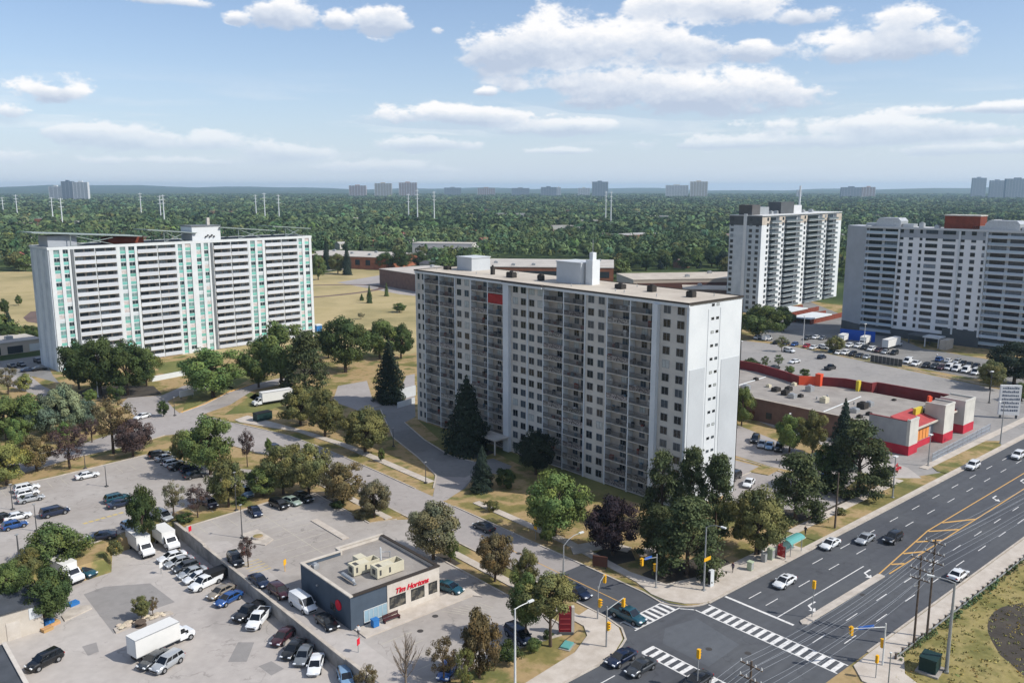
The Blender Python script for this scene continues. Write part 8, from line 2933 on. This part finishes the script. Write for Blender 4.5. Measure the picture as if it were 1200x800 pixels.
# hills on the horizon
hm = MB()
rs_ = np.random.RandomState(5)
rad_ = [6700, 7600, 8600, 9800, 11200, 12800, 13200]
NA = 220
ph = rs_.uniform(0, 6, 8)
for j, rr in enumerate(rad_):
    for i in range(NA):
        a = 2 * PI * i / NA
        k = max(0, (rr - 6700) / 5000)
        hgt = k * (46 + 15 * math.sin(a * 5 + ph[0]) + 12 * math.sin(a * 13 + ph[1] + j) + 9 * math.sin(a * 31 + ph[2] + j * 2) + 6 * math.sin(a * 67 + ph[3]))
        hgt = -2 if j == 0 else (0 if j == len(rad_) - 1 else hgt)
        hm.v.append((rr * math.cos(a), rr * math.sin(a), hgt))
for j in range(len(rad_) - 1):
    for i in range(NA):
        i2 = (i + 1) % NA
        hm.f.append((j * NA + i, (j + 1) * NA + i, (j + 1) * NA + i2, j * NA + i2))
        hm.m.append(0)
mat('hill_wood', '#3c4d32', 0.95, color2='#2c3a26', scale=.01, detail=6)
o = put('hills', hm.mesh('hills', MT['hill_wood'], smooth=True), kind='structure')

# far apartment blocks: photo columns, top row, distance
mat('far_white', '#c4c6c6', .85), mat('far_cream', '#b9ad9a', .85), mat('far_pink', '#b0948a', .85), mat('far_slate', '#5d6a78', .8), mat('far_grey', '#8b939b', .85)
for x0, x1, yt, D, m, lab in ((73.5, 86.5, 212.5, 3600, 'far_slate', 'dark slate half of the far tower pair at the left'), (87, 103.5, 213.5, 3560, 'far_white', 'white half of the far tower pair at the left'),
                              (58.5, 73, 218.5, 3700, 'far_white', 'lower white block left of the far tower pair'), (409.5, 429, 217.5, 5000, 'far_pink', 'leftmost of the three far blocks above the field'),
                              (439.5, 459, 214.8, 5000, 'far_cream', 'cream block, middle of the three above the field'), (468, 488.5, 214.0, 5000, 'far_pink', 'pink block, right of the three above the field'),
                              (521, 540, 220.0, 5600, 'far_grey', 'low grey block right of the pink one on the horizon'), (560, 580, 220.3, 5600, 'far_pink', 'low pink block near the middle of the horizon'),
                              (600, 620, 220.5, 5600, 'far_grey', 'low grey block left of the dark centre slab'), (634, 652, 219.3, 5200, 'far_slate', 'dark low slab with a white end at the centre horizon'),
                              (652.3, 657, 219.5, 5200, 'far_white', 'white end tower of the dark low slab'), (677.5, 691, 220.4, 5300, 'far_white', 'small white blocks left of the blue-dark tower'),
                              (694, 712, 213.0, 4800, 'far_slate', 'blue-dark tower standing highest at the centre horizon'), (780.5, 806, 217.0, 4800, 'far_white', 'white striped slab right of centre on the horizon'),
                              (809, 828.5, 212.8, 4700, 'far_cream', 'cream tower right beside the white striped slab'), (934, 939, 223.5, 4200, 'far_white', 'tiny white tower above the far apartment tower'),
                              (986, 1010, 219.5, 4600, 'far_slate', 'grey slab left of the pink one above the pale tower'), (1011, 1025, 219.3, 4500, 'far_pink', 'pink slab above the left end of the pale tower'),
                              (1139, 1154, 208.5, 4600, 'far_grey', 'grey tower with stepped top left of the far right blocks'), (1160, 1176, 211.5, 4200, 'far_grey', 'left block of the blue-grey pair at the right edge'),
                              (1178, 1206, 209.5, 4000, 'far_slate', 'right block of the blue-grey pair at the right edge')):
    cpx = (x0 + x1) / 2
    lat = (cpx - 600) / 1000 * D / 1.0 * (1 / (math.cos(PITCH) + .18 * math.sin(PITCH)))
    p = wpt(D, lat)
    w = (x1 - x0) / 1000 * D
    c_, s_ = math.cos(PITCH), math.sin(PITCH)
    v = yt - 400
    h = CAM_H - D * (FPX * s_ + v * c_) / (FPX * c_ - v * s_)
    r = thing('far_tower_block', lab, 'tower block', (p[0], p[1], 0), GRID - PI / 2, 'tower blocks on the horizon')
    put('wall', MB().box(-w / 2, w / 2, -9, 9, 0, h).mesh('wall', MT[m]), r)
    put('roof_room', MB().box(-w * .15, w * .12, -5, 5, h, h + 5).mesh('roof_room', MT[m]), r)
    wb2 = MB()
    for f in range(int(h / 3.0)):
        wb2.box(-w / 2 + 1, w / 2 - 1, -9.2, -9.02, 2 + f * 3.0, 3.2 + f * 3.0)
    put('window_band', wb2.mesh('window_band', MT['far_slate' if m != 'far_slate' else 'far_grey']), r)
    n_ = max(2, int(w / 14))
    for k in range(n_ + 1):
        x = -w / 2 + w * k / n_
        put('pier', MB().box(x - 1.2, x + 1.2, -9.6, -9.21, 0, h).mesh('pier', MT['far_white' if m in ('far_white', 'far_cream', 'far_pink') else 'far_grey']), r)

# white transmission monopoles
for (x, yt, yb, lab) in ((4.5, 231, 254, 'leftmost white pylon at the picture edge'), (21, 228, 258, 'second white pylon from the left edge'), (62.5, 231, 261, 'white pylon left in the pair below the far tower pair'), (73.5, 232, 265, 'white pylon right in the pair below the far tower pair'),
                         (166, 226, 256, 'single white pylon above the middle of the white slab'), (189, 229, 261, 'left pylon of the close pair above the slab penthouse'), (193, 228, 264, 'right pylon of the close pair above the slab penthouse'),
                         (300.5, 228, 256, 'left pylon of the three above the slab\'s right half'), (311, 226, 262, 'middle pylon of the three above the slab\'s right half'), (327.5, 228, 262, 'right pylon of the three above the slab\'s right half'),
                         (479, 227, 261, 'left pylon of the trio at the picture centre'), (489.5, 222, 266, 'middle, tallest pylon of the trio at the centre'), (509, 224, 265, 'right pylon of the trio at the picture centre'),
                         (709.5, 224, 265, 'left pylon of the pair above the roof chimney'), (715.5, 224, 269, 'right pylon of the pair above the roof chimney')):
    p = at(x, yb)
    h = height_at(yt, p)
    r = thing('transmission_pylon', lab, 'pylon', (p[0], p[1], 0), 0.3, 'white transmission pylons')
    put('pole', MB().tube([(0, 0, 0), (0, 0, h)], [1.15, .6], 8).mesh('pole', MT['white_metal']), r)
    for k in range(3):
        z = h - 2 - k * 6
        put('arm', MB().tube([(-4.5, 0, z), (4.5, 0, z)], .3, 5).mesh('arm', MT['white_metal']), r)

# the air of the place
hz = MB().box(-13500, 13500, -13500, 13500, -4.5, 125)
hme = hz.mesh('haze', [])
hmat = bpy.data.materials.new('haze')
hmat.use_nodes = True
t = hmat.node_tree
for n in list(t.nodes):
    if n.type == 'BSDF_PRINCIPLED':
        t.nodes.remove(n)
pv_ = t.nodes.new('ShaderNodeVolumePrincipled')
pv_.inputs['Color'].default_value = (0.60, 0.82, 1.0, 1)
pv_.inputs['Density'].default_value = 0.00008
pv_.inputs['Anisotropy'].default_value = 0.2
t.links.new(pv_.outputs[0], t.nodes['Material Output'].inputs['Volume'])
hme.materials.append(hmat)
o = put('haze', hme)
o['kind'] = 'stuff'
